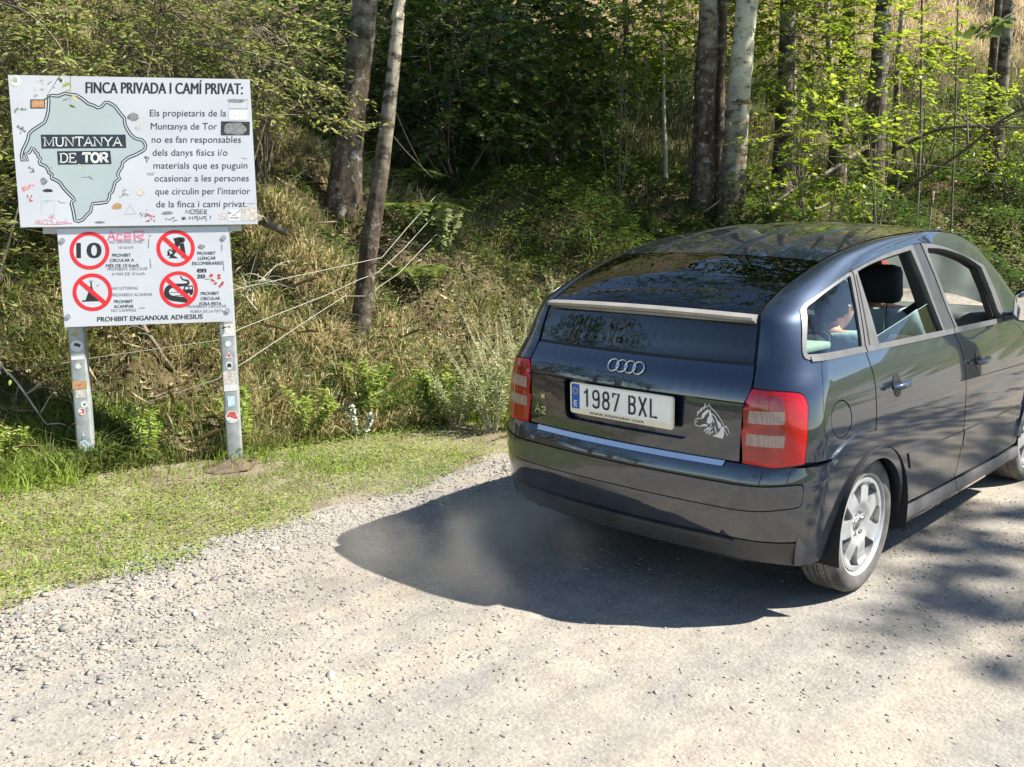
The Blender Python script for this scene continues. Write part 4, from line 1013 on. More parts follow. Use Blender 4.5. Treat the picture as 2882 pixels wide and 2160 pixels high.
pk = [[(285, 1285), (315, 1240), (330, 1285), (290, 1262), (345, 1262)], [(350, 1285), (360, 1248), (400, 1250), (385, 1285)], [(410, 1250), (440, 1283), (420, 1235), (455, 1232)], [(460, 1288), (480, 1250), (500, 1285), (465, 1270)], [(300, 1280), (460, 1288), (600, 1278)], [(420, 1215), (450, 1212), (440, 1222), (395, 1228)], [(500, 1268), (560, 1270), (540, 1250)]]
put_art('u', [stroke(s_, 5) for s_ in pk], 'graffiti', M_PINK, ub_o, 3)
rd_ = [[(185, 970), (205, 1000), (188, 1003)], [(182, 985), (215, 962), (200, 985), (225, 985), (208, 1003)], [(228, 965), (232, 992)], [(245, 952), (250, 985)], [(243, 960), (262, 950)], [(268, 962), (290, 950)]]
put_art('u', [stroke(s_, 7) for s_ in rd_], 'graffiti', M_REDM, ub_o, 3)
rs_ = random.Random(3)
def blob(cx, cy, rx, ry, jag=.35, n=14):
    return [(cx + rx * cos(a) * (1 - jag * rs_.random()), cy + ry * sin(a) * (1 - jag * rs_.random())) for a in np.linspace(0, 2 * pi, n + 1)[:-1]]
def scraps(which, own, specs, H=None):
    for (kind, x0, y0, x1, y1, c_) in specs:
        cx, cy, rx, ry = (x0 + x1) / 2, (y0 + y1) / 2, abs(x1 - x0) / 2, abs(y1 - y0) / 2
        if kind == 'o': it = [fill(circ2(cx, cy, rx, ry, 24))]
        elif kind == 'b': it = [fill(blob(cx, cy, rx, ry))]
        elif kind == 's':    # torn remains: several flakes
            it = [fill(blob(cx + rx * (rs_.random() * 1.5 - .75), cy + ry * (rs_.random() * 1.5 - .75), rx * (.16 + .2 * rs_.random()), ry * (.14 + .2 * rs_.random()), .6, 9)) for _ in range(9)]
        elif kind == 'l': it = [stroke([(x0, y0), (x1, y0), (x1, y1), (x0, y1)], 3, True)]
        else: it = [fill([(x0, y0), (x1, y0 + .02 * (x1 - x0)), (x1, y1), (x0, y1)])]
        put_art(which, it, 'sticker', M_STK[c_], own, 3 + rs_.random() * .5)
scraps('u', ub_o, [('o', 100, 48, 192, 135, 'w'), ('b', 105, 52, 165, 110, 'n'), ('s', 298, 68, 385, 175, 't'), ('r', 263, 240, 384, 315, 'b'), ('r', 272, 248, 376, 307, 'o'), ('b', 1062, 345, 1170, 425, 'g'), ('s', 1128, 445, 1188, 520, 't'), ('r', 1918, 330, 2075, 412, 'w'), ('b', 1930, 335, 2070, 400, 'g'), ('r', 1853, 422, 2098, 540, 'b'), ('b', 1850, 425, 2095, 545, 'g'), ('r', 1965, 500, 2090, 535, 't'),
     ('b', 1890, 232, 2075, 270, 'g'), ('l', 1918, 240, 2078, 315, 'g'), ('s', 110, 300, 260, 400, 'n'), ('s', 140, 430, 225, 560, 'g'), ('s', 230, 785, 320, 855, 'g'), ('b', 330, 888, 402, 958, 'g'), ('s', 210, 1030, 285, 1100, 'r'), ('b', 352, 982, 445, 1018, 'b'), ('l', 345, 1080, 452, 1200, 'c'), ('s', 345, 1075, 452, 1105, 'c'), ('s', 980, 985, 1075, 1070, 'n'), ('b', 1135, 985, 1220, 1060, 't'), ('b', 920, 1105, 1035, 1170, 'o'), ('s', 1155, 1160, 1240, 1240, 'g'), ('s', 1210, 1195, 1310, 1280, 'r'),
     ('b', 1345, 1182, 1460, 1215, 'g'), ('s', 1375, 1225, 1490, 1280, 'g'), ('r', 1845, 1203, 1915, 1258, 't'), ('r', 1925, 1172, 2030, 1272, 'w'), ('r', 2035, 1152, 2172, 1270, 't'), ('s', 1195, 700, 1255, 780, 'g'), ('b', 780, 1262, 880, 1284, 'g'), ('s', 640, 775, 710, 830, 't'), ('s', 285, 195, 330, 225, 'g')])
put_art('u', [stroke([(1040, 1205), (1088, 1125), (1132, 1205)], 4, True)] + [stroke(l_, 4) for l_ in ([(675, 890), (740, 888), (770, 908)], [(740, 880), (770, 900)], [(478, 1085), (510, 1105), (545, 1105)], [(400, 835), (432, 800), (425, 870)], [(1230, 852), (1240, 872), (1285, 872), (1292, 850)], [(1245, 852), (1250, 868)], [(1262, 850), (1264, 868)], [(1278, 850), (1276, 868)], [(2085, 1122), (2150, 1124)], [(2030, 730), (2080, 740)])], 'scratch_marks', M_STK['g'], ub_o, 3)
put_art('u', [atext('HOME', 1942, 1253, 2015, 16, bold=.03)], 'sticker_lettering', M_INK, ub_o, 5)
put_art('u', [stroke(l_, 5) for l_ in ([(1930, 1190), (1930, 1212)], [(1930, 1200), (1945, 1200), (1945, 1212)], [(1960, 1225), (1975, 1216), (1982, 1228)], [(1985, 1210), (2025, 1180)])], 'sticker_drawing', M_INK, ub_o, 5)
put_art('u', [atext('4x4', 293, 294, 358, 34, bold=.03)], 'sticker_lettering', pmat('pale_red_print', (.75, .30, .18), .5), ub_o, 5)
# --- lower board
def ringsign(cx, cy, r): return [fill(circ2(cx, cy, r, r * .955), circ2(cx, cy, r * .80, r * .80 * .955))]
CE = [(350, 200, 129), (908, 182, 125), (367, 470, 129), (927, 450, 125)]
for i, (cx, cy, r_) in enumerate(CE):
    put_art('l', ringsign(cx, cy, r_), 'prohibition_ring', M_RSIGN, lb_o, 2)
    if i:
        k = .80 * r_; a = radians(222); b_ = radians(42)
        put_art('l', [stroke([(cx + k * cos(a), cy + k * .955 * sin(a)), (cx + k * cos(b_), cy + k * .955 * sin(b_))], 29)], 'prohibition_bar', M_RSIGN, lb_o, 3)
put_art('l', heavier(atext('10', 270, 248, 424, 98, slope=-.01), 5), 'speed_numerals', M_INK, lb_o, 2)
# tipping figure, tent, winding track with a vehicle
fig = [fill([(893, 118), (935, 108), (955, 140), (910, 160)]), fill(circ2(950, 128, 19, 18, 20)), fill([(935, 150), (962, 148), (972, 210), (975, 240), (948, 246), (938, 200)]), fill([(900, 150), (938, 140), (942, 160), (912, 172)]), fill([(862, 245), (885, 222), (915, 240), (922, 248)])]
fig += [fill(blob(860 + 70 * rs_.random() * (1 - k / 40), 160 + k * 3.2 + 8 * rs_.random(), 9, 8)) for k in range(22)]
put_art('l', fig, 'pictogram', M_INK, lb_o, 2)
put_art('l', [fill([(322, 522), (359, 418), (400, 518)]), stroke([(350, 392), (364, 425)], 5), stroke([(368, 392), (355, 425)], 5), stroke([(300, 527), (410, 523)], 9)], 'pictogram', M_INK, lb_o, 2)
tk = catmull([(938, 362), (955, 385), (985, 392), (988, 412), (950, 420), (890, 425), (855, 445), (850, 480), (880, 505), (950, 515), (985, 520)], 6)
tw = [7, 9, 12, 15, 18, 24, 30, 34, 34, 34, 32]
vs = []; fs = []
for i, p in enumerate(tk):
    a = Vector(tk[max(i - 1, 0)]); b = Vector(tk[min(i + 1, len(tk) - 1)]); t = (b - a).normalized(); wq = float(np.interp(i / (len(tk) - 1) * 10, range(11), tw)) / 2; q = Vector((-t.y, t.x)) * wq
    vs += [tuple(Vector(p) + q), tuple(Vector(p) - q)]
for i in range(len(tk) - 1): fs.append((2 * i, 2 * i + 1, 2 * i + 3, 2 * i + 2))
car_p = [fill([(965, 425), (1018, 423), (1022, 462), (1020, 472), (958, 474), (955, 452)], [(972, 432), (990, 431), (990, 448), (966, 450)], [(996, 431), (1014, 430), (1015, 447), (997, 448)]), fill(circ2(975, 478, 11, 11, 14)), fill(circ2(1008, 476, 10, 10, 14)), stroke([(870, 470), (955, 466)], 3), stroke([(900, 490), (1000, 488)], 3)]
put_art('l', [(vs, fs)] + car_p, 'pictogram', M_INK, lb_o, 2)
def ctext(s, cx, cy, wd, cap, bold=0.0, sl_=-.02): return atext(s, cx - wd / 2, cy + cap / 2 - sl_ * 0, cx + wd / 2, cap, bold, slope=sl_)
lt = [('PROHIBIT', 558, 229, 122, 20), ('CIRCULAR A', 560, 262, 155, 20), ('MÉS DE 10 Km/h', 563, 297, 212, 20), ('PROHIBIT', 568, 530, 122, 20), ('ACAMPAR', 570, 562, 130, 20), ('PROHIBIT', 1108, 214, 118, 20), ('LLENÇAR', 1111, 246, 115, 20), ('ESCOMBRARIES', 1113, 280, 195, 20), ('PROHIBIT', 1130, 475, 118, 20), ('CIRCULAR', 1132, 508, 126, 20), ('FORA PISTA', 1133, 542, 142, 20)]
for s, a, b, c, d in lt: put_art('l', heavier(ctext(s, a, b, c, d), .45), 'notice_line', M_NAVY, lb_o, 3)
lt2 = [('NO DRIVING OVER', 588, 144, 215, 19), ('10 km/h', 588, 178, 96, 18), ('PROHIBIDO CIRCULAR', 597, 319, 260, 19), ('A MÁS DE 10 km/h', 600, 351, 215, 19), ('NO LITTERING', 580, 444, 165, 18), ('PROHIBIDO ACAMPAR', 626, 487, 258, 19), ('NO CAMPING', 570, 588, 160, 18), ('PROHIBIDO CIRCULAR', 1108, 561, 255, 18), ('FUERA DE LA PISTA', 1112, 592, 215, 18)]
M_FADED = pmat('faded_ink', (.16, .17, .18), .5)
for s, a, b, c, d in lt2: put_art('l', [ctext(s, a, b, c, d, -.004)], 'faded_line', M_FADED, lb_o, 3)
put_art('l', heavier(ctext('PROHIBIT ENGANXAR ADHESIUS', 740, 646, 684, 30, 0, -.032), 1), 'notice_lettering', M_INK, lb_o, 3)
put_art('l', heavier(atext('en', 1048, 338, 1104, 36), 3) + heavier(atext('zo_', 1048, 376, 1126, 36), 3), 'sticker_lettering', M_INK, lb_o, 3)
ac = [[(470, 132), (492, 72), (515, 132)], [(478, 110), (512, 108)], [(565, 92), (535, 90), (528, 128), (565, 128)], [(580, 108), (618, 104), (612, 84), (585, 86), (578, 126), (622, 124)], [(645, 130), (640, 70), (700, 74), (698, 98), (648, 102), (708, 130)], [(430, 108), (445, 104)], [(738, 104), (748, 98)]]
put_art('l', [stroke(s_, 12) for s_ in ac], 'graffiti', M_PINK, lb_o, 4)
put_art('l', [stroke(s_, 5) for s_ in ([(735, 120), (732, 182)], [(742, 250), (747, 312)], [(1215, 262), (1220, 325)], [(1207, 155), (1208, 200)], [(672, 572), (708, 570)], [(395, 432), (408, 420)])], 'scratch_marks', M_STK['g'], lb_o, 3)
for sx_, sy_ in ((177, 133), (1221, 110), (210, 626), (1245, 585)):
    m = MB(); a_, b_ = LB(sx_, sy_); k = [(a_ + .015 * cos(t), b_ + .015 * sin(t)) for t in np.linspace(0, 2 * pi, 15)[:-1]]
    m.add([sg(p[0], p[1], .003) for p in k] + [sg(p[0], p[1], -.004) for p in k], [tuple(range(14))] + [(i, 14 + i, 14 + (i + 1) % 14, (i + 1) % 14) for i in range(14)]); fin(m, 'screw', M_GALV, sign, smooth=False)
scraps('l', lb_o, [('b', 1045, 152, 1102, 190, 'g'), ('s', 1122, 345, 1235, 440, 'r'), ('b', 1225, 562, 1262, 608, 'g')])
# stickers on the posts (height, half width, kind, colour)
def pstick(own, pc_, b, wd, hh, kind, c_, dx=0):
    m = MB(); n_ = {'o': 20, 'r': 4, 'b': 11, 't': 3}[kind]
    if kind == 'r': k = [(-wd, -hh), (wd, -hh * .9), (wd, hh), (-wd, hh * .95)]
    elif kind == 't': k = [(-wd, -hh), (wd, -hh), (wd * .1, hh)]
    else: k = [(wd * cos(t) * (1 if kind == 'o' else .7 + .3 * rs_.random()), hh * sin(t) * (1 if kind == 'o' else .7 + .3 * rs_.random())) for t in np.linspace(0, 2 * pi, n_ + 1)[:-1]]
    m.add([sg(pc_ + dx + p[0], b + p[1], -.0521 + .0006 * rs_.random()) for p in k], [tuple(range(n_))]); fin(m, 'sticker', M_STK[c_], own, smooth=False)
L_, R_ = -.889, 0.0
for a in [(.848, .034, .020, 'b', 'n'), (.852, .020, .013, 'b', 'o'), (.775, .036, .036, 'o', 'w'), (.772, .030, .028, 'b', 'b'), (.703, .036, .012, 'r', 'w'), (.652, .022, .021, 'o', 'n'), (.652, .017, .016, 'o', 'w'), (.535, .042, .024, 'r', 'o'), (.542, .030, .012, 'b', 'r'), (.480, .028, .026, 'r', 't'), (.372, .026, .030, 'b', 'w'), (.366, .021, .024, 'b', 'r'), (.232, .009, .016, 't', 'w'), (.156, .036, .036, 'o', 'c'), (.156, .026, .022, 'b', 'w')]: pstick(posts[0], L_, *a)
pstick(posts[0], L_, .415, .022, .022, 'o', 'w', .018); pstick(posts[0], L_, .415, .010, .010, 'b', 'b', .018)
for a in [(.838, .044, .040, 'r', 'w'), (.838, .038, .030, 'b', 'b'), (.845, .024, .018, 'b', 'w'), (.752, .022, .024, 'b', 'w'), (.684, .022, .020, 't', 'w'), (.682, .015, .012, 't', 'r'), (.615, .024, .030, 'b', 'w'), (.612, .017, .022, 'b', 'b'), (.535, .040, .045, 'r', 't'), (.478, .040, .028, 'r', 'w'), (.385, .022, .034, 'r', 'c'), (.285, .040, .040, 'o', 'w'), (.285, .034, .034, 'o', 'r'), (.292, .024, .014, 'b', 't'), (.27, .03, .006, 'r', 'w')]: pstick(posts[1], R_, *a)
# ------------------------------------------------------------------ ground: gravel road and hillside (one height function, two sheets)
def grow(a, b, d0, far, n):
    core = np.arange(a, b, d0); g_ = (far / d0) ** (1 / n); st_ = d0 * g_ ** np.arange(1, n + 1); s_ = np.cumsum(st_)
    s_ = s_ / s_[-1] * far
    return np.concatenate([(a - s_)[::-1], core, [b], b + s_])
GX = grow(-5.0, 8.0, .055, 330, 60); GY = grow(-4.0, 6.0, .055, 330, 60)
def ground_sheets():
    X, Y = np.meshgrid(GX, GY, indexing='ij'); Z = hgt(X, Y)
    nx, ny = X.shape; V = np.stack([X.ravel(), Y.ravel(), Z.ravel()], 1)
    I, J = np.meshgrid(np.arange(nx - 1), np.arange(ny - 1), indexing='ij'); a = (I * ny + J).ravel()
    F = np.stack([a, a + ny, a + ny + 1, a + 1], 1)
    cx = .25 * V[F].sum(1)[:, 0]; cy = .25 * V[F].sum(1)[:, 1]
    wob = .30 * (vnoise(cx, cy, 1.6) - .5) + .20 * (vnoise(cx, cy, 5) - .5)
    bend = np.where(cx > 3, -.05 * (cx - 3) ** 1.6, 0)
    road = (cy < edge_y(cx) + wob) & (cy > -6.5 + 3 * wob + bend) & (cx > -60) & (cx < 60)
    verge_ = ~road & (cy < yb(cx) + .12 + wob) & (cy > 0)
    mead = ~road & ((cx < -9) | (cy < 0))
    for nm, sel, mt in (('gravel_road', road, M_ROAD), ('grass_verge', verge_, M_VERGE), ('hillside', ~road & ~verge_ & ~mead, M_HILL), ('meadow', mead, M_MEADOW)):
        f = F[sel]; used, inv = np.unique(f, return_inverse=True)
        me = npmesh(nm, V[used], inv.ravel(), np.full(len(f), 4), smooth=True)
        tag(link(nm, me, None, mt), kind='structure')
def road_mat():
    m, n, l = newmat('gravel_road')
    o = n.new('ShaderNodeOutputMaterial'); p = n.new('ShaderNodeBsdfPrincipled'); l.new(p.outputs[0], o.inputs[0]); p.inputs['Roughness'].default_value = .95; p.inputs['Specular IOR Level'].default_value = .15
    tc = n.new('ShaderNodeTexCoord')
    def noise(sc, det=6, rough=.6, mapping=None):
        t = n.new('ShaderNodeTexNoise'); t.inputs['Scale'].default_value = sc; t.inputs['Detail'].default_value = det; t.inputs['Roughness'].default_value = rough
        if mapping:
            mp = n.new('ShaderNodeMapping'); mp.inputs['Scale'].default_value = mapping; mp.inputs['Rotation'].default_value = (0, 0, radians(-12)); l.new(tc.outputs['Object'], mp.inputs[0]); l.new(mp.outputs[0], t.inputs['Vector'])
        else: l.new(tc.outputs['Object'], t.inputs['Vector'])
        return t
    def ramp(src, c1, c2, a=.35, b=.65):
        r = n.new('ShaderNodeValToRGB'); l.new(src, r.inputs[0]); r.color_ramp.elements[0].position = a; r.color_ramp.elements[1].position = b
        r.color_ramp.elements[0].color = (*c1, 1); r.color_ramp.elements[1].color = (*c2, 1); return r
    def mix(a, b, fac, mode='MIX'):
        x = n.new('ShaderNodeMix'); x.data_type = 'RGBA'; x.blend_type = mode
        if isinstance(fac, float): x.inputs[0].default_value = fac
        else: l.new(fac, x.inputs[0])
        l.new(a, x.inputs[6]); l.new(b, x.inputs[7]); return x.outputs[2]
    big = ramp(noise(.55, 4).outputs[0], (.235, .225, .205), (.295, .27, .23))
    trk = ramp(noise(1.0, 5, .6, (.35, 2.6, 1)).outputs[0], (.205, .198, .185), (.345, .298, .23), .38, .62)
    c = mix(big.outputs[0], trk.outputs[0], .62)
    mid = ramp(noise(7, 7, .7).outputs[0], (.72, .71, .71), (1.18, 1.17, 1.14), .3, .7)
    c = mix(c, mid.outputs[0], .75, 'MULTIPLY')
    v = n.new('ShaderNodeTexVoronoi'); v.inputs['Scale'].default_value = 85; l.new(tc.outputs['Object'], v.inputs['Vector'])
    gr = ramp(v.outputs['Color'], (.74, .74, .75), (1.20, 1.19, 1.17), .15, .85)
    c = mix(c, gr.outputs[0], .55, 'MULTIPLY')
    l.new(c, p.inputs['Base Color'])
    v2 = n.new('ShaderNodeTexVoronoi'); v2.inputs['Scale'].default_value = 70; l.new(tc.outputs['Object'], v2.inputs['Vector'])
    iv = n.new('ShaderNodeMath'); iv.operation = 'SUBTRACT'; iv.inputs[0].default_value = 1; l.new(v2.outputs['Distance'], iv.inputs[1])
    f = noise(130, 4); ad = n.new('ShaderNodeMath'); ad.operation = 'ADD'; l.new(iv.outputs[0], ad.inputs[0])
    hf = n.new('ShaderNodeMath'); hf.operation = 'MULTIPLY'; hf.inputs[1].default_value = .7; l.new(f.outputs[0], hf.inputs[0]); l.new(hf.outputs[0], ad.inputs[1])
    mg = n.new('ShaderNodeMath'); mg.operation = 'MULTIPLY'; l.new(noise(3.0, 3).outputs[0], mg.inputs[0]); l.new(ad.outputs[0], mg.inputs[1])
    b = n.new('ShaderNodeBump'); b.inputs['Strength'].default_value = .6; b.inputs['Distance'].default_value = .008; l.new(mg.outputs[0], b.inputs['Height']); l.new(b.outputs[0], p.inputs['Normal'])
    return m
M_ROAD = road_mat()
M_HILL = pmat('leafy_soil', (.040, .031, .018), .95, col2=(.125, .096, .054), vscale=2.2, bump=.9, bscale=14, bdist=.06, spec=.1)
M_MEADOW = pmat('meadow_grass', (.075, .115, .028), .95, col2=(.19, .19, .075), vscale=.6, bump=.8, bscale=20, bdist=.05, spec=.1)
M_VERGE = pmat('verge_soil', (.13, .105, .065), .95, col2=(.235, .20, .14), vscale=3.5, bump=.8, bscale=45, bdist=.02, spec=.1)
ground_sheets()

# ------------------------------------------------------------------ scatter helpers
CAMP = np.array([-3.8238, -2.3635, 1.5757]); CM = np.array([[*r2], [*u2], [*fw]])
def inview(P, mx=140, my=110):
    q = (P - CAMP) @ CM.T; z = np.maximum(q[:, 2], .01); f = 2672.2 / 2882 * 1024
    return (q[:, 2] > .3) & (np.abs(f * q[:, 0] / z) < 512 + mx) & (np.abs(f * q[:, 1] / z) < 383 + my)
def nrm(a): return a / np.maximum(np.linalg.norm(a, axis=1, keepdims=True), 1e-9)
def stones_mesh(name, P, size, seed, flat=(.14, .42), smoothp=False):
    r = np.random.default_rng(seed)
    t = (1 + sqrt(5)) / 2
    ico = nrm(np.array([(-1, t, 0), (1, t, 0), (-1, -t, 0), (1, -t, 0), (0, -1, t), (0, 1, t), (0, -1, -t), (0, 1, -t), (t, 0, -1), (t, 0, 1), (-t, 0, -1), (-t, 0, 1)], float))
    fc = np.array([(0, 11, 5), (0, 5, 1), (0, 1, 7), (0, 7, 10), (0, 10, 11), (1, 5, 9), (5, 11, 4), (11, 10, 2), (10, 7, 6), (7, 1, 8), (3, 9, 4), (3, 4, 2), (3, 2, 6), (3, 6, 8), (3, 8, 9), (4, 9, 5), (2, 4, 11), (6, 2, 10), (8, 6, 7), (9, 8, 1)])
    n = len(P); V = np.clip(ico[None] + .75 * (r.random((n, 12, 3)) - .5), -.85, .85) * np.stack([1.1 + 0 * r.random(n), .45 + .5 * r.random(n), flat[0] + (flat[1] - flat[0]) * r.random(n)], 1)[:, None, :]
    tl = (r.random(n) - .5) * .7; c, s = np.cos(tl)[:, None], np.sin(tl)[:, None]; x, z = V[..., 0] * c - V[..., 2] * s, V[..., 0] * s + V[..., 2] * c
    a = r.random(n) * 6.283; c, s = np.cos(a)[:, None], np.sin(a)[:, None]; y = V[..., 1]
    V = np.stack([x * c - y * s, x * s + y * c, z], -1) * size[:, None, None] + P[:, None, :]
    F = (fc[None] + (np.arange(n) * 12)[:, None, None]).reshape(-1, 3)
    return npmesh(name, V.reshape(-1, 3), F.ravel(), np.full(len(F), 3), np.repeat(r.random(n), 20))
def leaves_mesh(name, P, D, N, S, wr, tint, fold=.18):
    """leaves: a folded blade of two quads each"""
    D = nrm(D); T = nrm(np.cross(N, D)); N = np.cross(D, T); n = len(P); S = S[:, None]
    wr = np.broadcast_to(np.asarray(wr, float), (n,))[:, None]
    def pt(u, v, h): return P + D * S * u + T * S * wr * v + N * S * h
    V = np.stack([pt(0, 0, 0), pt(.32, .5, fold * .5 * wr), pt(.72, .40, fold * .3 * wr), pt(1.0, 0, -.10), pt(.72, -.40, fold * .3 * wr), pt(.32, -.5, fold * .5 * wr)], 1).reshape(-1, 3)
    b = (np.arange(n) * 6)[:, None]; F = np.concatenate([b + np.array([0, 3, 2, 1]), b + np.array([0, 5, 4, 3])], 1).reshape(-1, 4)
    return npmesh(name, V, F.ravel(), np.full(len(F), 4), np.repeat(tint, 2), smooth=False)
def blades_mesh(name, P, H, lean, wid, tint):
    """grass: P base, H length, lean (n,3) horizontal bend of the tip as a share of the length"""
    n = len(P); r = np.random.default_rng(n); a = r.random(n) * 6.283; T = np.stack([np.cos(a), np.sin(a), 0 * a], 1) * wid[:, None] * .5
    up = np.array([0, 0, 1.0]); H = H[:, None]; ln = np.linalg.norm(lean, axis=1, keepdims=True)
    m1 = P + up * H * .55 * (1 - .2 * ln) + lean * H * .28; tip = P + up * H * np.maximum(1 - .55 * ln, -.2) + lean * H * 1.0
    V = np.stack([P - T, P + T, m1 + T * .75, m1 - T * .75, tip], 1).reshape(-1, 3)
    b = np.arange(n) * 5; F = np.stack([b, b + 1, b + 2, b + 3, b + 3, b + 2, b + 4], 1)
    sz = np.tile([4, 3], n)
    return npmesh(name, V, F.ravel(), sz, np.repeat(tint, 2))
# gravel lying on the road
M_STONE = ramp_mat('road_stone', [(.15, .145, .14), (.23, .215, .195), (.28, .255, .215), (.36, .335, .295)], transl=0.0, rough=.9, gloss=.03)
def gravel():
    r = np.random.default_rng(11); n = 190000
    x = r.uniform(-4.2, 6.5, n); y = r.uniform(-3.0, 2.3, n); e = edge_y(x)
    band = np.exp(-((y - e + .35) / .50) ** 2)
    track = np.exp(-((y + .4 - .1 * x) / .55) ** 2)
    dn = (.06 + .85 * band + .25 * (vnoise(x, y, 1.3) > .55) + .35 * np.exp(-((x + 3) / 1.2) ** 2)) * (1 - .75 * track) * (.35 + .9 * vnoise(x + 4, y, 2.5))
    k = (r.random(n) < dn) & (y < e + .12 * r.random(n)); x, y = x[k], y[k]
    s = .0028 + .0080 * r.random(len(x)) ** 2.4 + (.016 * (r.random(len(x)) > .96) * r.random(len(x)) + .005 * r.random(len(x))) * (.22 + band[k] + .7 * np.exp(-((x + 3.1) / .9) ** 2))
    P = np.stack([x, y, hgt(x, y) + s * .12], 1); v = inview(P, 60, 60); P, s = P[v], s[v]
    tag(link('road_gravel', stones_mesh('road_gravel', P, s, 4), None, M_STONE), 'loose pale grey stone chips strewn over the dirt road', 'gravel', kind='stuff')
    print('gravel', len(P))
gravel()
for i, (x, y, s, lab) in enumerate([(-2.03, .21, .055, 'flat pale stone lying alone in the middle of the bare road'), (-1.925, -.96, .035, 'small flat pale stone at the bottom edge of the road'), (-2.02, .55, .034, 'pale stone on the road nearest the shadow edge'), (-.72, 1.62, .04, 'grey angular stone at the gravel margin below the right sign post'), (-1.75, 1.25, .035, 'dark angular stone on the left road margin'), (-2.6, .42, .033, 'rounded grey stone among the left road gravel'), (1.2, -1.25, .06, 'flat slab of stone on the road beside the car sill'), (-.244, 3.25, .085, 'brown rounded stone in the grass right of the sign'), (2.66, 3.55, .17, 'pinkish boulder half hidden in weeds at the bank foot'), (.75, 2.45, .05, 'white stone in the verge grass left of the car')]):
    s *= .5 if i not in (7, 8) else 1.0; me = stones_mesh('stone', np.array([[0, 0, s * .12]]), np.array([s]), 40 + i, (.30, .5))
    bm_ = bmesh.new(); bm_.from_mesh(me); bmesh.ops.subdivide_edges(bm_, edges=bm_.edges[:], cuts=1, use_grid_fill=True, smooth=.0); 
    rr_ = random.Random(i)
    for v_ in bm_.verts: v_.co *= 1 + .14 * (rr_.random() - .5)
    bm_.to_mesh(me); bm_.free()
    o = link('stone', me, None, pmat('stone_%d' % i, (.33, .30, .26) if i not in (8, 4) else ((.40, .27, .20) if i == 8 else (.16, .155, .15)), .9, var=.25, vscale=20, bump=.6, bscale=40)); o.location = (x, y, hz(x, y)); tag(o, lab, 'stone', 'stones by the road')

# thin dust the wheels have raised, hanging in the car's shadow
def dust():
    bm = bmesh.new(); bmesh.ops.create_icosphere(bm, subdivisions=3, radius=1.0)
    for v in bm.verts: v.co = Vector((v.co.x * 1.0, v.co.y * .85, v.co.z * .26))
    me = bpy.data.meshes.new('dust_cloud'); bm.to_mesh(me); bm.free()
    m, n, l = newmat('dust'); o = n.new('ShaderNodeOutputMaterial'); v = n.new('ShaderNodeVolumePrincipled'); v.inputs['Color'].default_value = (.90, .81, .66, 1); l.new(v.outputs[0], o.inputs['Volume'])
    tc = n.new('ShaderNodeTexCoord'); t = n.new('ShaderNodeTexNoise'); t.inputs['Scale'].default_value = 2.4; t.inputs['Detail'].default_value = 3; l.new(tc.outputs['Object'], t.inputs['Vector'])
    mp = n.new('ShaderNodeMapping'); mp.inputs['Scale'].default_value = (1.0, 1 / .85, 1 / .26); l.new(tc.outputs['Object'], mp.inputs[0]); g_ = n.new('ShaderNodeTexGradient'); g_.gradient_type = 'SPHERICAL'; l.new(mp.outputs[0], g_.inputs[0])
    r = n.new('ShaderNodeMapRange'); r.inputs[1].default_value = .42; r.inputs[2].default_value = .7; l.new(t.outputs[0], r.inputs[0])
    a = n.new('ShaderNodeMath'); a.operation = 'MULTIPLY'; l.new(r.outputs[0], a.inputs[0]); l.new(g_.outputs[0], a.inputs[1]); b = n.new('ShaderNodeMath'); b.operation = 'MULTIPLY'; b.inputs[1].default_value = 2.0; l.new(a.outputs[0], b.inputs[0]); l.new(b.outputs[0], v.inputs['Density'])
    d = link('dust_cloud', me, None, m); d.location = (-1.05, .62, .22); tag(d, 'thin brown dust hanging over the road in the shadow of the car', 'dust', kind='stuff')
dust()
# ------------------------------------------------------------------ grass and ground cover (stuff)
M_GRASS = ramp_mat('verge_grass', [(.095, .165, .022), (.200, .290, .048), (.320, .390, .095), (.50, .46, .25)], .42, pos=[0, .4, .75, 1])
M_DRY = ramp_mat('bank_grass', [(.045, .080, .014), (.120, .145, .034), (.27, .245, .10), (.54, .46, .26)], .34, pos=[0, .35, .65, 1])
M_HERB = ramp_mat('forest_herbs', [(.025, .058, .010), (.065, .120, .020), (.130, .190, .038), (.27, .25, .08)], .45, rough=.38, gloss=.08, pos=[0, .45, .85, 1])
M_LITTER = ramp_mat('leaf_litter', [(.055, .038, .020), (.14, .10, .052), (.28, .21, .115), (.38, .31, .19)], .05)
def fin_stuff(name, me, mat, lab, cat): tag(link(name, me, None, mat), lab, cat, kind='stuff')
def lean_v(r, n, amt, down=0.0):
    a = r.random(n) * 6.283; m = amt * (.3 + .9 * r.random(n)); return np.stack([np.cos(a) * m, np.sin(a) * m - down * (.5 + r.random(n)), 0 * a], 1)
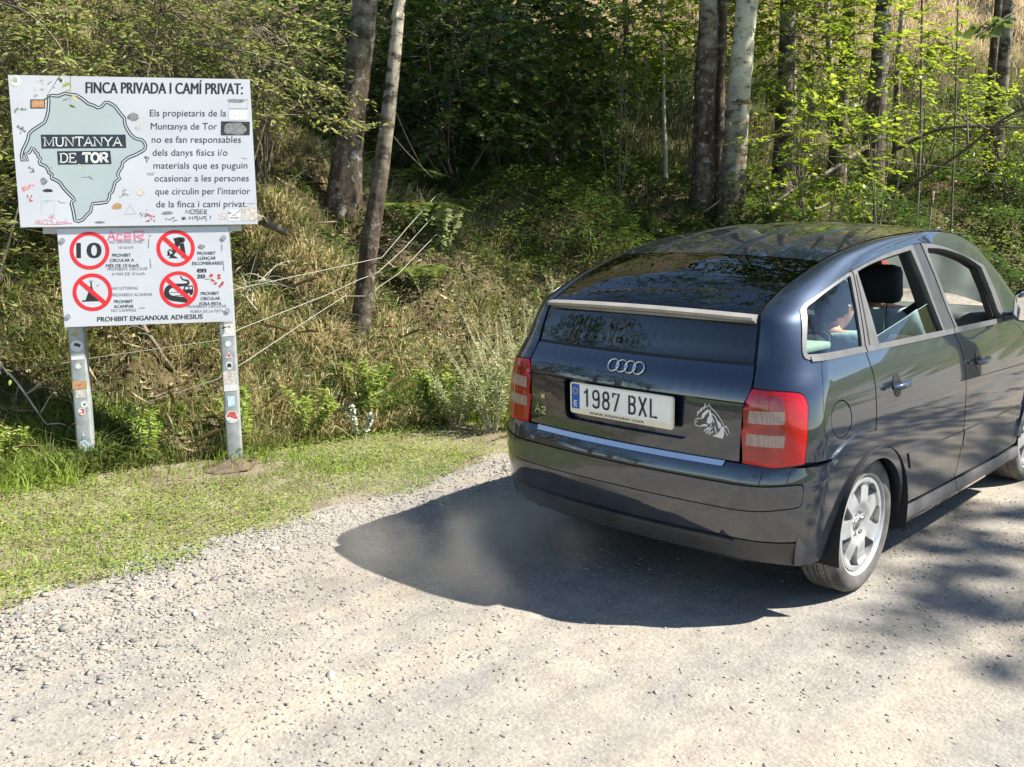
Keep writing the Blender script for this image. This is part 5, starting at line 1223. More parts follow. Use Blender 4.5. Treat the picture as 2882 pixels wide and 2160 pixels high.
def verge():
    r = np.random.default_rng(21); n = 230000
    x = r.uniform(-4.5, 7, n); y = r.uniform(.4, 4.4, n); e = edge_y(x); d = (y - e) / np.maximum(yb(x) - e, .4)
    worn = np.clip(1.15 - 1.5 * np.exp(-((x + .83) ** 2 + (y - 2.83) ** 2) / .05), 0, 1)
    dn = np.clip(.22 + 1.5 * d, 0, 1) * (.35 + .65 * sstep(.30, .52, vnoise(x + 13, y, .95))) * (.62 + 1.25 * sstep(.28, .58, vnoise(x, y, 1.9)) * (.4 + vnoise(x + 3, y, 5))) * worn
    k = (d > .04 - .60 * vnoise(x, y + 2, 2.6) ** 2) & (d < 1.3) & (r.random(n) < dn); x, y, d = x[k], y[k], d[k]; n = len(x)
    P = np.stack([x, y, hgt(x, y) - .004], 1); v = inview(P); P, d = P[v], d[v]; n = len(P)
    tall = sstep(.92, 1.3, d)
    H = (.014 + .034 * r.random(n) ** 1.5 + .06 * (r.random(n) > .95) * r.random(n)) * (1 + 2.6 * tall) * (.7 + .6 * vnoise(P[:, 0], P[:, 1], 2.5))
    t = np.clip(.18 + .42 * vnoise(P[:, 0], P[:, 1], 1.2) + .35 * (r.random(n) - .5) + .45 * (r.random(n) > .88), 0, 1)
    fin_stuff('verge_grass', blades_mesh('verge_grass', P, H, lean_v(r, n, .80), .0040 + .0042 * r.random(n), t), M_GRASS, 'short sunlit green grass growing along the road verge', 'grass')
    # clover and plantain leaves low in the verge
    n = 150000; x = r.uniform(-4.5, 6, n); y = r.uniform(1.2, 4, n); e = edge_y(x); d = (y - e) / np.maximum(yb(x) - e, .4)
    k = (d > .06 - .40 * vnoise(x, y + 2, 2.6) ** 2) & (d < 1.25) & (r.random(n) < .95 * sstep(.28, .6, vnoise(x + 9, y, 2.3))); x, y = x[k], y[k]; P = np.stack([x, y, hgt(x, y) + .008 + .035 * r.random(len(x))], 1); v = inview(P); P = P[v]; n = len(P)
    a = r.random(n) * 6.283; D = np.stack([np.cos(a), np.sin(a), .35 * (r.random(n) - .3)], 1); N = np.stack([1.1 * (r.random(n) - .5), 1.1 * (r.random(n) - .5), np.ones(n)], 1)
    fin_stuff('verge_clover', leaves_mesh('verge_clover', P, D, N, .008 + .013 * r.random(n) ** 1.5, .42 + .3 * r.random(n), np.clip(.25 + .55 * r.random(n), 0, 1)), M_GRASS, 'low clover and small weeds in the verge grass', 'ground cover')
    print('verge', len(P))
verge()
def foot_grass():
    r = np.random.default_rng(23); n = 60000
    x = r.uniform(-4.5, 5, n); y = yb(x) + r.normal(.0, .18, n); k = r.random(n) < sstep(.3, .6, vnoise(x + 6, y, 1.5)); x, y = x[k], y[k]
    P = np.stack([x, y, hgt(x, y) - .005], 1); P = P[inview(P)]; n = len(P); c = vnoise(P[:, 0], P[:, 1], 3)
    fin_stuff('foot_grass', blades_mesh('foot_grass', P, (.05 + .15 * r.random(n)) * (.5 + c), lean_v(r, n, .75, .25), .005 + .006 * r.random(n), np.clip(.15 + .6 * c + .3 * (r.random(n) - .5), 0, 1)), M_GRASS, 'lush tall grass along the foot of the bank', 'grass')
foot_grass()
def bank_grass():
    r = np.random.default_rng(31)
    # tufts
    nt = 4600; x = r.uniform(-6, 9, nt); y = yb(x) + r.uniform(-.15, 9, nt) ** 1.0 * np.where(r.random(nt) < .6, .55, 1.0)
    w = 1.25 * sstep(.30, .62, .6 * vnoise(x, y, 1.1) + .4 * vnoise(x + 4, y, 2.7)) * (1 - .85 * sstep(1.2, 3.5, x)); k = r.random(nt) < w; x, y = x[k], y[k]
    P0 = np.stack([x, y, hgt(x, y)], 1); v = inview(P0, 200, 200); P0 = P0[v]; nt = len(P0)
    nb = 46; dist = np.linalg.norm(P0 - CAMP, axis=1)
    dry0 = np.clip(.25 + .95 * vnoise(P0[:, 0] + 20, P0[:, 1], .7) + .25 * (r.random(nt) - .5), 0, 1); L0 = .10 + .22 * r.random(nt) ** 1.3
    rad = .05 + .11 * r.random(nt)
    P = np.repeat(P0, nb, 0); n = len(P); a = r.random(n) * 6.283; q = np.sqrt(r.random(n)) * np.repeat(rad, nb)
    P[:, 0] += np.cos(a) * q; P[:, 1] += np.sin(a) * q; P[:, 2] = hgt(P[:, 0], P[:, 1]) - .01
    lean = np.stack([np.cos(a), np.sin(a), 0 * a], 1) * (.35 + .75 * r.random(n))[:, None]; lean[:, 1] -= .55 * r.random(n)
    H = np.repeat(L0, nb) * (.5 + .7 * r.random(n)); t = np.clip(np.repeat(dry0, nb) + .35 * (r.random(n) - .5), 0, 1)
    fin_stuff('bank_grass', blades_mesh('bank_grass', P, H, lean, .0045 + .0045 * r.random(n) + .0004 * np.repeat(dist, nb), t), M_DRY, 'half dry tussock grass hanging down the bank', 'grass')
    print('bank blades', n)
    # loose single blades and herbs all over
    n = 130000; x = r.uniform(-6, 14, n); y = yb(x) - .22 + 6.5 * r.random(n) ** 1.6
    P = np.stack([x, y, hgt(x, y) - .005], 1); v = inview(P, 120, 120); P = P[v]; n = len(P)
    fade = sstep(2, 5, P[:, 0])
    t = np.clip(.1 + .75 * vnoise(P[:, 0] + 5, P[:, 1], 1.1) * (1 - .55 * fade) + .5 * (r.random(n) - .5), 0, 1)
    fin_stuff('bank_stalks', blades_mesh('bank_stalks', P, .05 + .22 * r.random(n) ** 2.0, lean_v(r, n, .7, .3), .005 + .005 * r.random(n), t), M_DRY, 'thin green and straw coloured stalks scattered over the bank', 'grass')
    # broad leaves: the herb layer, thickest to the right and along the bank foot
    n = 480000; x = r.uniform(-6, 22, n); y = yb(x) + r.uniform(-.45, 16, n) * (.25 + .75 * r.random(n))
    d = y - yb(x)
    dn = (.40 + .52 * sstep(.8, 3.0, x)) * (.25 + 1.2 * sstep(.35, .7, vnoise(x, y, 1.0))) + .55 * np.exp(-(d / .35) ** 2) * (vnoise(x + 2, y, 1.6) > .42)
    k = r.random(n) < dn; x, y = x[k], y[k]; n = len(x)
    hh = (.06 + .40 * vnoise(x + 11, y, 1.3) ** 1.5 * np.where(x > 3, 1.3, .6)) * np.sqrt(r.random(n)) + .02
    P = np.stack([x, y, hgt(x, y) + hh], 1); v = inview(P, 120, 120); P = P[v]; n = len(P); dist = np.linalg.norm(P - CAMP, axis=1)
    a = r.random(n) * 6.283; D = np.stack([np.cos(a), np.sin(a), .9 * (r.random(n) - .45)], 1); N = np.stack([.9 * (r.random(n) - .5), .9 * (r.random(n) - .62), np.ones(n)], 1)
    t = np.clip(.05 + .8 * vnoise(P[:, 0], P[:, 1] + 30, .9) + .45 * (r.random(n) - .5), 0, 1)
    fin_stuff('forest_herbs', leaves_mesh('forest_herbs', P, D, N, (.016 + .040 * r.random(n) ** 1.4) * (.75 + dist * .045), .42 + .3 * r.random(n), t), M_HERB, 'leafy green weeds covering the forest floor and bank foot', 'ground cover')
    print('herbs', n)
    # litter
    n = 90000; x = r.uniform(-6, 14, n); y = yb(x) + r.uniform(-.2, 9, n); P = np.stack([x, y, hgt(x, y) + .012 * r.random(n) + .006], 1); v = inview(P); P = P[v]; n = len(P)
    a = r.random(n) * 6.283; D = np.stack([np.cos(a), np.sin(a), .7 * (r.random(n) - .5)], 1); N = np.stack([.8 * (r.random(n) - .5), -.5 + .8 * (r.random(n) - .5), np.ones(n)], 1)
    fin_stuff('leaf_litter', leaves_mesh('leaf_litter', P, D, N, .025 + .05 * r.random(n), .12 + .5 * r.random(n), r.random(n)), M_LITTER, 'brown dead leaves and straw lying on the bank', 'leaf litter')
    # fallen sticks
    n = 5200; x = r.uniform(-6, 9, n); y = yb(x) + r.uniform(-.1, 6, n); P = np.stack([x, y, hgt(x, y) + .02 + .07 * r.random(n)], 1); P = P[inview(P)]; n = len(P); a = r.random(n) * 6.283
    D = np.stack([np.cos(a), np.sin(a), .55 * r.normal(0, 1, n)], 1); N = r.normal(0, 1, (n, 3)) + np.array([0, -.8, .8])
    fin_stuff('twig_litter', leaves_mesh('twig_litter', P, D, N, .10 + .34 * r.random(n) ** 2, .030, .35 + .65 * r.random(n)), M_LITTER, 'thin fallen sticks and dead stems lying over the bank', 'twigs')
bank_grass()
def far_slope():
    """the higher hillside seen through the trunks"""
    r = np.random.default_rng(77)
    nt = 9000; x = r.uniform(9, 40, nt); y = yb(x) + r.uniform(7, 26, nt); P0 = np.stack([x, y, hgt(x, y)], 1); P0 = P0[inview(P0, 60, 60)]; nt = len(P0); nb = 26
    P = np.repeat(P0, nb, 0); n = len(P); a = r.random(n) * 6.283; q = np.sqrt(r.random(n)) * .45; P[:, 0] += np.cos(a) * q; P[:, 1] += np.sin(a) * q; P[:, 2] = hgt(P[:, 0], P[:, 1]) - .02
    lean = np.stack([np.cos(a), np.sin(a), 0 * a], 1) * (.25 + .6 * r.random(n))[:, None]; lean[:, 1] -= .4 * r.random(n)
    hi_ = sstep(3.9, 6.4, P[:, 2] - .25 * np.maximum(15 - P[:, 0], 0)); dry = np.clip(-.15 + .55 * vnoise(P[:, 0] + 3, P[:, 1], .28) + .75 * hi_ + .35 * (r.random(n) - .5), 0, 1)
    fin_stuff('hill_grass', blades_mesh('hill_grass', P, .25 + .4 * r.random(n), lean, .016 + .014 * r.random(n), dry), ramp_mat('hill_grass', [(.08, .12, .03), (.26, .24, .11), (.50, .42, .25), (.62, .53, .34)], .3), 'pale dry grass on the sunlit hillside behind the trees', 'grass'); print('hill', n)
far_slope()

# ------------------------------------------------------------------ trees
def bark_mat(name, light, dark, patch, lo=2.2, hi=4.4, sc=7.0, lich=(.42, .43, .38)):
    """grey aspen bark: rough and dark near the foot, pale and blotched higher up (a bark pattern of the tree itself)"""
    m, n, l = newmat(name)
    o = n.new('ShaderNodeOutputMaterial'); p = n.new('ShaderNodeBsdfPrincipled'); l.new(p.outputs[0], o.inputs[0]); p.inputs['Roughness'].default_value = .9; p.inputs['Specular IOR Level'].default_value = .15
    tc = n.new('ShaderNodeTexCoord')
    mp = n.new('ShaderNodeMapping'); mp.inputs['Scale'].default_value = (sc * 2.2, sc * 2.2, sc * .55); l.new(tc.outputs['Object'], mp.inputs[0])
    t1 = n.new('ShaderNodeTexNoise'); t1.inputs['Scale'].default_value = 1; t1.inputs['Detail'].default_value = 9; t1.inputs['Roughness'].default_value = .72; l.new(mp.outputs[0], t1.inputs['Vector'])
    r1 = n.new('ShaderNodeValToRGB'); l.new(t1.outputs[0], r1.inputs[0]); r1.color_ramp.elements[0].position = .36; r1.color_ramp.elements[1].position = .62; r1.color_ramp.elements[0].color = (*[c * .45 for c in dark], 1); r1.color_ramp.elements[1].color = (*[c * 1.9 for c in dark], 1)
    mp2 = n.new('ShaderNodeMapping'); mp2.inputs['Scale'].default_value = (sc * .6, sc * .6, sc * 1.1); l.new(tc.outputs['Object'], mp2.inputs[0])
    t2 = n.new('ShaderNodeTexNoise'); t2.inputs['Scale'].default_value = 1; t2.inputs['Detail'].default_value = 8; t2.inputs['Roughness'].default_value = .65; l.new(mp2.outputs[0], t2.inputs['Vector'])
    r2_ = n.new('ShaderNodeValToRGB'); l.new(t2.outputs[0], r2_.inputs[0]); e = r2_.color_ramp.elements; e[0].position = patch - .04; e[1].position = patch + .03; e[0].color = (*[c * .8 for c in dark], 1); e[1].color = (*light, 1)
    x = e.new(patch + .2); x.color = (*[c * 1.15 for c in light], 1)
    sx = n.new('ShaderNodeSeparateXYZ'); l.new(tc.outputs['Object'], sx.inputs[0])
    mr = n.new('ShaderNodeMapRange'); mr.inputs[1].default_value = lo; mr.inputs[2].default_value = hi; l.new(sx.outputs['Z'], mr.inputs[0])
    ad = n.new('ShaderNodeMath'); ad.operation = 'ADD'; l.new(mr.outputs[0], ad.inputs[0]); mu = n.new('ShaderNodeMath'); mu.operation = 'MULTIPLY_ADD'; mu.inputs[1].default_value = 1.6; mu.inputs[2].default_value = -.8; l.new(t2.outputs[0], mu.inputs[0]); l.new(mu.outputs[0], ad.inputs[1]); ad.use_clamp = True
    mx = n.new('ShaderNodeMix'); mx.data_type = 'RGBA'; l.new(ad.outputs[0], mx.inputs[0]); l.new(r1.outputs[0], mx.inputs[6]); l.new(r2_.outputs[0], mx.inputs[7])
    # lichen flecks
    t3 = n.new('ShaderNodeTexNoise'); t3.inputs['Scale'].default_value = 11; t3.inputs['Detail'].default_value = 9; t3.inputs['Roughness'].default_value = .75; l.new(tc.outputs['Object'], t3.inputs['Vector'])
    r3 = n.new('ShaderNodeValToRGB'); l.new(t3.outputs[0], r3.inputs[0]); r3.color_ramp.elements[0].position = .56; r3.color_ramp.elements[1].position = .60
    mx2 = n.new('ShaderNodeMix'); mx2.data_type = 'RGBA'; l.new(r3.outputs[0], mx2.inputs[0]); l.new(mx.outputs[2], mx2.inputs[6]); mx2.inputs[7].default_value = (*[c * .75 for c in lich], 1)
    l.new(mx2.outputs[2], p.inputs['Base Color'])
    b = n.new('ShaderNodeBump'); b.inputs['Strength'].default_value = .9; b.inputs['Distance'].default_value = .025; l.new(t1.outputs[0], b.inputs['Height']); l.new(b.outputs[0], p.inputs['Normal'])
    return m
M_ASPEN = bark_mat('aspen_bark', (.54, .49, .36), (.085, .060, .040), .43, .6, 2.4)
M_ASPEN2 = bark_mat('aspen_bark_dark_foot', (.46, .41, .31), (.075, .050, .034), .45, 2.0, 3.6)
M_ROUGH = bark_mat('rough_bark', (.24, .21, .165), (.070, .052, .036), .50, 1.0, 3.0, lich=(.42, .40, .34))
M_LEAN = bark_mat('pale_bark', (.42, .37, .28), (.060, .045, .032), .46, 1.3, 3.0, 11, (.30, .27, .22))
M_DARKB = bark_mat('dark_bark', (.16, .135, .10), (.075, .055, .038), .55, 2, 5)
M_TWIG = pmat('twig', (.15, .12, .085), .9, var=.3, vscale=12)
M_PALETWIG = pmat('pale_twig', (.42, .38, .30), .85, var=.25, vscale=14)
M_HAZEL = ramp_mat('hazel_leaf', [(.024, .050, .012), (.048, .088, .018), (.095, .145, .030), (.19, .23, .06)], .44, rough=.33, gloss=.11)
M_MAPLE = ramp_mat('maple_leaf', [(.060, .105, .014), (.125, .190, .022), (.200, .265, .034), (.30, .33, .07)], .55, rough=.36, gloss=.09)
M_WILLOW = ramp_mat('willow_leaf', [(.070, .105, .024), (.145, .185, .044), (.23, .26, .078), (.36, .36, .15)], .45)
M_CROWN = ramp_mat('crown_leaf', [(.030, .060, .012), (.055, .10, .018), (.090, .145, .028)], .42)
M_WORM = ramp_mat('mugwort_leaf', [(.12, .17, .05), (.24, .29, .11), (.36, .40, .20), (.46, .46, .27)], .4)
def trunk_tube(path, n=14, seed=0, flare=1.0):
    r = random.Random(seed); P = catmull([(a, b, c) for a, b, c, d in path], 7); m_ = len(path); R_ = [float(np.interp(i / (len(P) - 1) * (m_ - 1), range(m_), [p[3] for p in path])) for i in range(len(P))]
    m = MB(); m.tube(P, R_, n)
    off = Vector((r.random() * 40, r.random() * 40, 0))
    k = len(P)
    for i in range(k):
        for j in range(n):
            q = m.v[i * n + j]; c = Vector(P[i]); d = q - c
            f = 1 + .16 * (vnoise(q.x * 2.2 + off.x, q.y * 2.2 + q.z * 1.3 + off.y, 1.6) - .5) + .10 * (vnoise(q.x * 5 + off.y, q.z * 3 + q.y * 5, 2.0) - .5)
            m.v[i * n + j] = c + d * float(f)
    return m
def extend(path, top, bend, seed):
    """carry a trunk on above the picture to its crown"""
    r = random.Random(seed); a = Vector(path[-1][:3]); b = Vector(path[-2][:3]); d = (a - b).normalized(); d = (d + Vector((0, 0, .6))).normalized(); out = list(path); rr0 = path[-1][3]
    n = 3; L = (top - a.z)
    for i in range(1, n + 1):
        q = a + d * (L * i / n) + Vector(bend) * (i / n) ** 2; out.append((q.x, q.y, q.z, rr0 * (1 - .24 * i)))
    return out
def spray_leaves(r, O, D, L, nl, size, droop=.25, flat=.35):
    """leafy shoots: O origins, D directions, L lengths; returns leaf arrays"""
    n = len(O); k = np.arange(nl); t = (k + .6) / nl
    P = O[:, None, :] + D[:, None, :] * (L[:, None] * t)[..., None]; P[..., 2] -= droop * L[:, None] * t ** 2
    up = np.array([0, 0, 1.0]); S_ = nrm(np.cross(D, up) + 1e-6); sgn = np.where(k % 2 == 0, 1, -1)[None, :, None]
    LD = D[:, None, :] * .75 + S_[:, None, :] * sgn * .85 + r.normal(0, .22, (n, nl, 3)); LD[..., 2] -= .15 * droop
    N = up + r.normal(0, flat, (n, nl, 3)) + np.array([.12, -.18, 0])
    P = P + r.normal(0, .012, (n, nl, 3)) 
    S = size * (.42 + .85 * r.random((n, nl))) * (1 - .25 * t)
    return P.reshape(-1, 3), LD.reshape(-1, 3), N.reshape(-1, 3), S.ravel()
def crown_sprays(r, c, rad, n, L, shell=.55):
    d = nrm(r.normal(0, 1, (n, 3))); q = (shell + (1 - shell) * r.random(n) ** .6)[:, None]
    O = np.array(c) + d * q * np.array(rad); D = d * np.array([1, 1, .45]) + r.normal(0, .45, (n, 3)) * np.array([1, 1, .5]); return O, nrm(D), L * (.55 + .8 * r.random(n))
def stems_to(m, base, O, r, k=6, r0=.02, twig=.003):
    """a few stems from the base into the crown, and a twig for every shoot"""
    base = Vector(base); T = []
    pick = r.choice(len(O), min(k, len(O)), replace=False)
    for i in pick:
        e = Vector(O[i]); mid = base.lerp(e, .5) + Vector((r.normal() * .12, r.normal() * .12, .18 * (e - base).length * .6)); P = catmull([tuple(base + Vector((r.normal() * .05, r.normal() * .05, -.05))), tuple(mid), tuple(e)], 5)
        m.tube(P, [r0 * (1 - .75 * j / (len(P) - 1)) for j in range(len(P))], 6); T += [Vector(p) for p in P[3:]]
    return T
def leafy(name, lab, cat, base, crowns, size, nl, mat, group=None, stems=6, r0=.018, seed=1, wr=.6, droop=.25, flat=.35, twigmat=None, trunk=None, tmat=None, tshift=0.0, twigs=True):
    """a shrub or small tree: crowns = [(centre, radii, shoots, shoot length)]"""
    r = np.random.default_rng(seed); root = empty(name, base, label=lab, cat=cat, group=group); B = Vector(base)
    OO = []; DD = []; LL = []
    for c, rad, n, L in crowns:
        o, d, l_ = crown_sprays(r, c, rad, n, L); OO.append(o); DD.append(d); LL.append(l_)
    O, D, L = np.concatenate(OO), np.concatenate(DD), np.concatenate(LL)
    P, LD, N, S = spray_leaves(r, O, D, L, nl, size, droop, flat)
    clump = np.repeat(r.random(len(O)), nl); t = np.clip(.5 * clump + .5 * r.random(len(P)) + tshift, 0, 1)
    me = leaves_mesh('foliage', P - np.array(base), LD, N, S, wr, t); link('crown', me, root, mat)
    m = trunk if trunk is not None else MB()
    if trunk is None:
        tips = stems_to(m, base, O, r, stems, r0)
        if twigs:
            for i in range(0, len(O)):
                e = Vector(O[i] + D[i] * L[i] * .95); e.z -= droop * L[i] * .9
                s_ = Vector(O[i]); near = min(tips, key=lambda q: (q - s_).length_squared) if tips and i % 2 == 0 else s_ - Vector(D[i]) * .1
                m.tube([near, s_, e], [.0045, .0032, .0015], 3, caps=False)
    m.v = [v - B for v in m.v]; m.build('stem' if trunk is None else 'trunk', twigmat or M_TWIG if trunk is None else tmat, root, angle=0)
    return root
TR = {
'T1': [(1.87, 5.30, 1.55, 0.21), (1.88, 5.29, 1.80, 0.175), (1.92, 5.27, 2.21, 0.139), (1.97, 5.23, 2.68, 0.129), (2.03, 5.18, 3.15, 0.121), (2.08, 5.14, 3.61, 0.114)],
'T2': [(.99, 3.98, 0.45, 0.12), (1.00, 3.98, 0.61, 0.096), (1.04, 3.95, 0.94, 0.081), (1.09, 3.91, 1.40, 0.076), (1.16, 3.86, 1.85, 0.068), (1.22, 3.81, 2.36, 0.060), (1.26, 3.77, 2.75, 0.056), (1.30, 3.74, 3.18, 0.050), (1.31, 3.73, 3.28, 0.048)],
'T3': [(7.24, 4.65, 1.45, 0.20), (7.24, 4.65, 1.76, 0.172), (7.23, 4.66, 2.61, 0.140), (7.24, 4.66, 3.48, 0.132), (7.24, 4.66, 4.34, 0.113)],
'T4': [(7.70, 4.68, 1.49, 0.111), (7.67, 4.71, 2.94, 0.081), (7.67, 4.72, 4.41, 0.073)],
'T5': [(7.33, 4.29, 1.32, 0.23), (7.34, 4.29, 1.61, 0.190), (7.36, 4.26, 2.59, 0.156), (7.38, 4.22, 3.62, 0.148), (7.41, 4.19, 4.29, 0.140)],
'T6': [(9.87, 4.89, 1.6, 0.181), (9.86, 4.91, 2.77, 0.141), (9.86, 4.92, 4.12, 0.122), (9.85, 4.94, 4.78, 0.111)],
'T7': [(11.34, 4.15, 1.57, 0.235), (11.34, 4.13, 2.81, 0.169), (11.35, 4.12, 3.66, 0.145), (11.35, 4.11, 4.89, 0.122)],
'T8': [(12.03, 5.04, 1.75, 0.171), (12.03, 5.04, 3.28, 0.125), (12.06, 4.99, 4.40, 0.108), (12.05, 5.00, 5.13, 0.092)],
'T9': [(15.27, 3.60, 2.0, 0.104), (15.24, 3.68, 3.83, 0.084), (15.24, 3.68, 4.96, 0.075), (15.24, 3.67, 5.43, 0.071)],
'T10': [(14.81, 3.37, 1.9, 0.135), (14.81, 3.37, 3.52, 0.107), (14.82, 3.37, 4.55, 0.098), (14.81, 3.37, 5.32, 0.093)],
'Tp': [(14.82, 7.30, 2.81, 0.082), (14.77, 7.39, 4.57, 0.070), (14.73, 7.48, 5.92, 0.068)],
'T11': [(8.54, 6.13, 1.85, 0.038), (8.53, 6.15, 2.54, 0.035), (8.51, 6.18, 3.10, 0.028), (8.50, 6.19, 3.57, 0.024), (8.48, 6.22, 4.37, 0.021), (8.47, 6.24, 4.76, 0.021)],
'T12': [(6.02, 8.95, 2.1, 0.095), (6.01, 8.96, 3.60, 0.074), (6.01, 8.96, 4.13, 0.070), (5.98, 8.99, 4.79, 0.062)],
'T13': [(7.36, 9.76, 2.75, 0.06), (7.39, 9.74, 4.25, 0.050), (7.41, 9.72, 5.12, 0.046)],
'T14': [(8.20, 9.65, 2.6, 0.048), (8.17, 9.68, 4.33, 0.040), (8.15, 9.71, 5.23, 0.035)],
'T15': [(10.21, 2.94, 1.2, 0.019), (10.19, 2.97, 2.68, 0.017), (10.16, 3.07, 4.55, 0.014)],
'T16': [(10.37, 2.50, 0.95, 0.016), (10.34, 2.57, 2.98, 0.014), (10.32, 2.64, 4.51, 0.011)],
'T17': [(10.78, 9.79, 3.0, 0.06), (10.75, 9.83, 4.65, 0.053), (10.80, 9.77, 5.65, 0.048)],
'T18': [(12.13, 9.70, 3.2, 0.07), (12.16, 9.66, 4.97, 0.060), (12.14, 9.69, 5.85, 0.055)],
'T19': [(16.04, 7.10, 2.67, 0.080), (16.02, 7.13, 4.20, 0.064), (15.94, 7.30, 6.08, 0.058)],
'T20': [(15.64, 5.51, 2.4, 0.06), (15.62, 5.57, 4.47, 0.055), (15.62, 5.56, 5.77, 0.050)]}
# key: label, bark, top height, bend, crown (offset from the top, radii, shoots)
TL = [
('T1', 'thick grey trunk standing on the bank right behind the leaning tree', M_ROUGH, 9.5, (.4, .2, 0), ((0, 0, -1.2), (2.0, 1.8, 2.0), 150)),
('T2', 'slim leaning tree with pale flaking bark that the white tapes are tied to', M_LEAN, 9.0, (2.0, -1.7, 0), ((.1, 0, -.6), (2.2, 1.7, 1.3), 55)),  # unseen bend and crown over the road, shaped to dapple the bank
('T3', 'tall aspen trunk with dark brown foot and pale top, left of the close trio', M_ASPEN2, 11, (.2, .3, 0), ((-.5, -.4, -1.8), (2.2, 2.2, 2.6), 200)),
('T4', 'thin dark trunk squeezed between the two pale aspens', M_DARKB, 9.5, (.5, .4, 0), ((.5, .5, -1.0), (1.4, 1.4, 1.8), 70)),
('T5', 'whitest aspen trunk with black bark scars, right of the close trio', M_ASPEN, 12, (.5, -.5, 0), ((.2, -.6, -1.8), (2.4, 2.4, 2.8), 230)),
('T6', 'dark trunk half hidden behind bright green maple leaves', M_ROUGH, 11, (.2, .2, 0), ((0, 0, -1.5), (2.0, 2.0, 2.4), 130)),
('T7', 'stout brown ridged trunk with the dead branches at its foot', M_ROUGH, 11.5, (.3, 0, 0), ((0, -.6, -1.6), (2.2, 2.2, 2.6), 170)),
('T8', 'dark narrow trunk just left of the stout brown ridged one', M_DARKB, 11, (.2, .4, 0), ((0, 0, -1.4), (1.9, 1.9, 2.3), 110)),
('T9', 'left trunk of the grey pair near the right picture edge', M_DARKB, 11, (.2, .5, 0), ((0, .4, -1.2), (1.6, 1.6, 2.0), 70)),
('T10', 'right trunk of the grey pair near the right picture edge', M_ROUGH, 11.5, (.4, -.3, 0), ((0, 0, -1.2), (1.7, 1.7, 2.0), 80)),
('Tp', 'sunlit white birch trunk far back behind the maple leaves', M_ASPEN, 10, (.2, .3, 0), ((0, 0, -1), (1.4, 1.4, 1.8), 50)),
('T12', 'dark straight trunk deep in the wood right of the leaning tree', M_DARKB, 10, (.3, .3, 0), ((0, 0, -1.4), (1.8, 1.8, 2.0), 80)),
('T13', 'thin dark trunk deep in the shaded wood, nearest the hazel thicket on its left', M_DARKB, 9.5, (.2, .2, 0), ((0, 0, -1.2), (1.4, 1.4, 1.8), 50)),
('T14', 'thinnest dark stem in the shaded wood, middle of the hazel thicket', M_DARKB, 9, (.2, .2, 0), ((0, 0, -1.2), (1.2, 1.2, 1.6), 40)),
('T17', 'dark stem behind the hazel leaves above the car roof rear edge', M_DARKB, 10, (.2, .2, 0), ((0, 0, -1.2), (1.4, 1.4, 1.8), 45)),
('T18', 'dark stem behind the hazel leaves left of the white sapling', M_DARKB, 10, (.2, .2, 0), ((0, 0, -1.2), (1.5, 1.5, 1.8), 45)),
('T19', 'grey stem far back between the maple leaves and the brown ridged trunk', M_LEAN, 10, (.2, .2, 0), ((0, 0, -1.2), (1.3, 1.3, 1.7), 40)),
('T20', 'grey stem on the slope just right of the brown ridged trunk', M_LEAN, 10, (.2, .2, 0), ((0, 0, -1.2), (1.3, 1.3, 1.7), 40))]
XC = {'T5': [((8.6, 1.3, 9.0), (2.2, 1.8, 1.3), 330, .9), ((7.2, 3.0, 8.2), (1.7, 1.4, 1.0), 170, .8)], 'T3': [((6.6, 2.4, 9.6), (2.1, 1.7, 1.3), 290, .9)], 'T7': [((10.8, 1.6, 9.2), (1.9, 1.7, 1.4), 130, .9)]}  # extra unseen crown clumps, added to keep the bank below in shade
for i, (k, lab, bm_, top, bend, (co_, rad, ns)) in enumerate(TL):
    path = extend(TR[k], top, bend, i); tm = trunk_tube(path, 18 if path[0][3] > .1 else 10, i)
    r = np.random.default_rng(200 + i); tp = Vector(path[-1][:3]); c = tp + Vector(co_)
    for cc, rr_, *_ in XC.get(k, []): tm.tube(catmull([tuple(path[-2][:3]), tuple(Vector(path[-2][:3]).lerp(Vector(cc), .5) + Vector((0, 0, .4))), cc], 4), [path[-1][3] * f for f in np.linspace(.8, .15, 9)], 6)
    for j in range(7):       # limbs in the crown
        a = Vector(path[-1 - (j % 3)][:3]); e = c + Vector((r.normal() * rad[0] * .55, r.normal() * rad[1] * .55, r.normal() * rad[2] * .45)); q = a.lerp(e, .5) + Vector((0, 0, .25)); tm.tube(catmull([tuple(a), tuple(q), tuple(e)], 3), [path[-1][3] * f for f in (.7, .6, .5, .42, .35, .28, .2)], 5)
    leafy('aspen_tree' if bm_ in (M_ASPEN, M_ASPEN2) else 'forest_tree', lab, 'tree', path[0][:3], [(tuple(c), rad, ns, .85)] + XC.get(k, []), .125, 15, M_CROWN, 'trees of the roadside wood', seed=300 + i, wr=.75, trunk=tm, tmat=bm_, flat=.6)
# thin saplings
for k, lab, mt in (('T11', 'thin white bare sapling stem standing on the ledge in the wood', M_PALETWIG), ('T15', 'thin upright sapling on the slope left of the dead branches', M_TWIG), ('T16', 'thinnest sapling rising through the dead branches on the right', M_TWIG)):
    path = extend(TR[k], 6.2, (.1, .1, 0), 5); tm = trunk_tube(path, 7, 3); tp = Vector(path[-1][:3])
    leafy('sapling', lab, 'sapling', path[0][:3], [(tuple(tp), (.6, .6, .8), 26, .5)], .085, 12, M_CROWN, 'saplings in the wood', seed=len(lab), wr=.7, trunk=tm, tmat=mt)
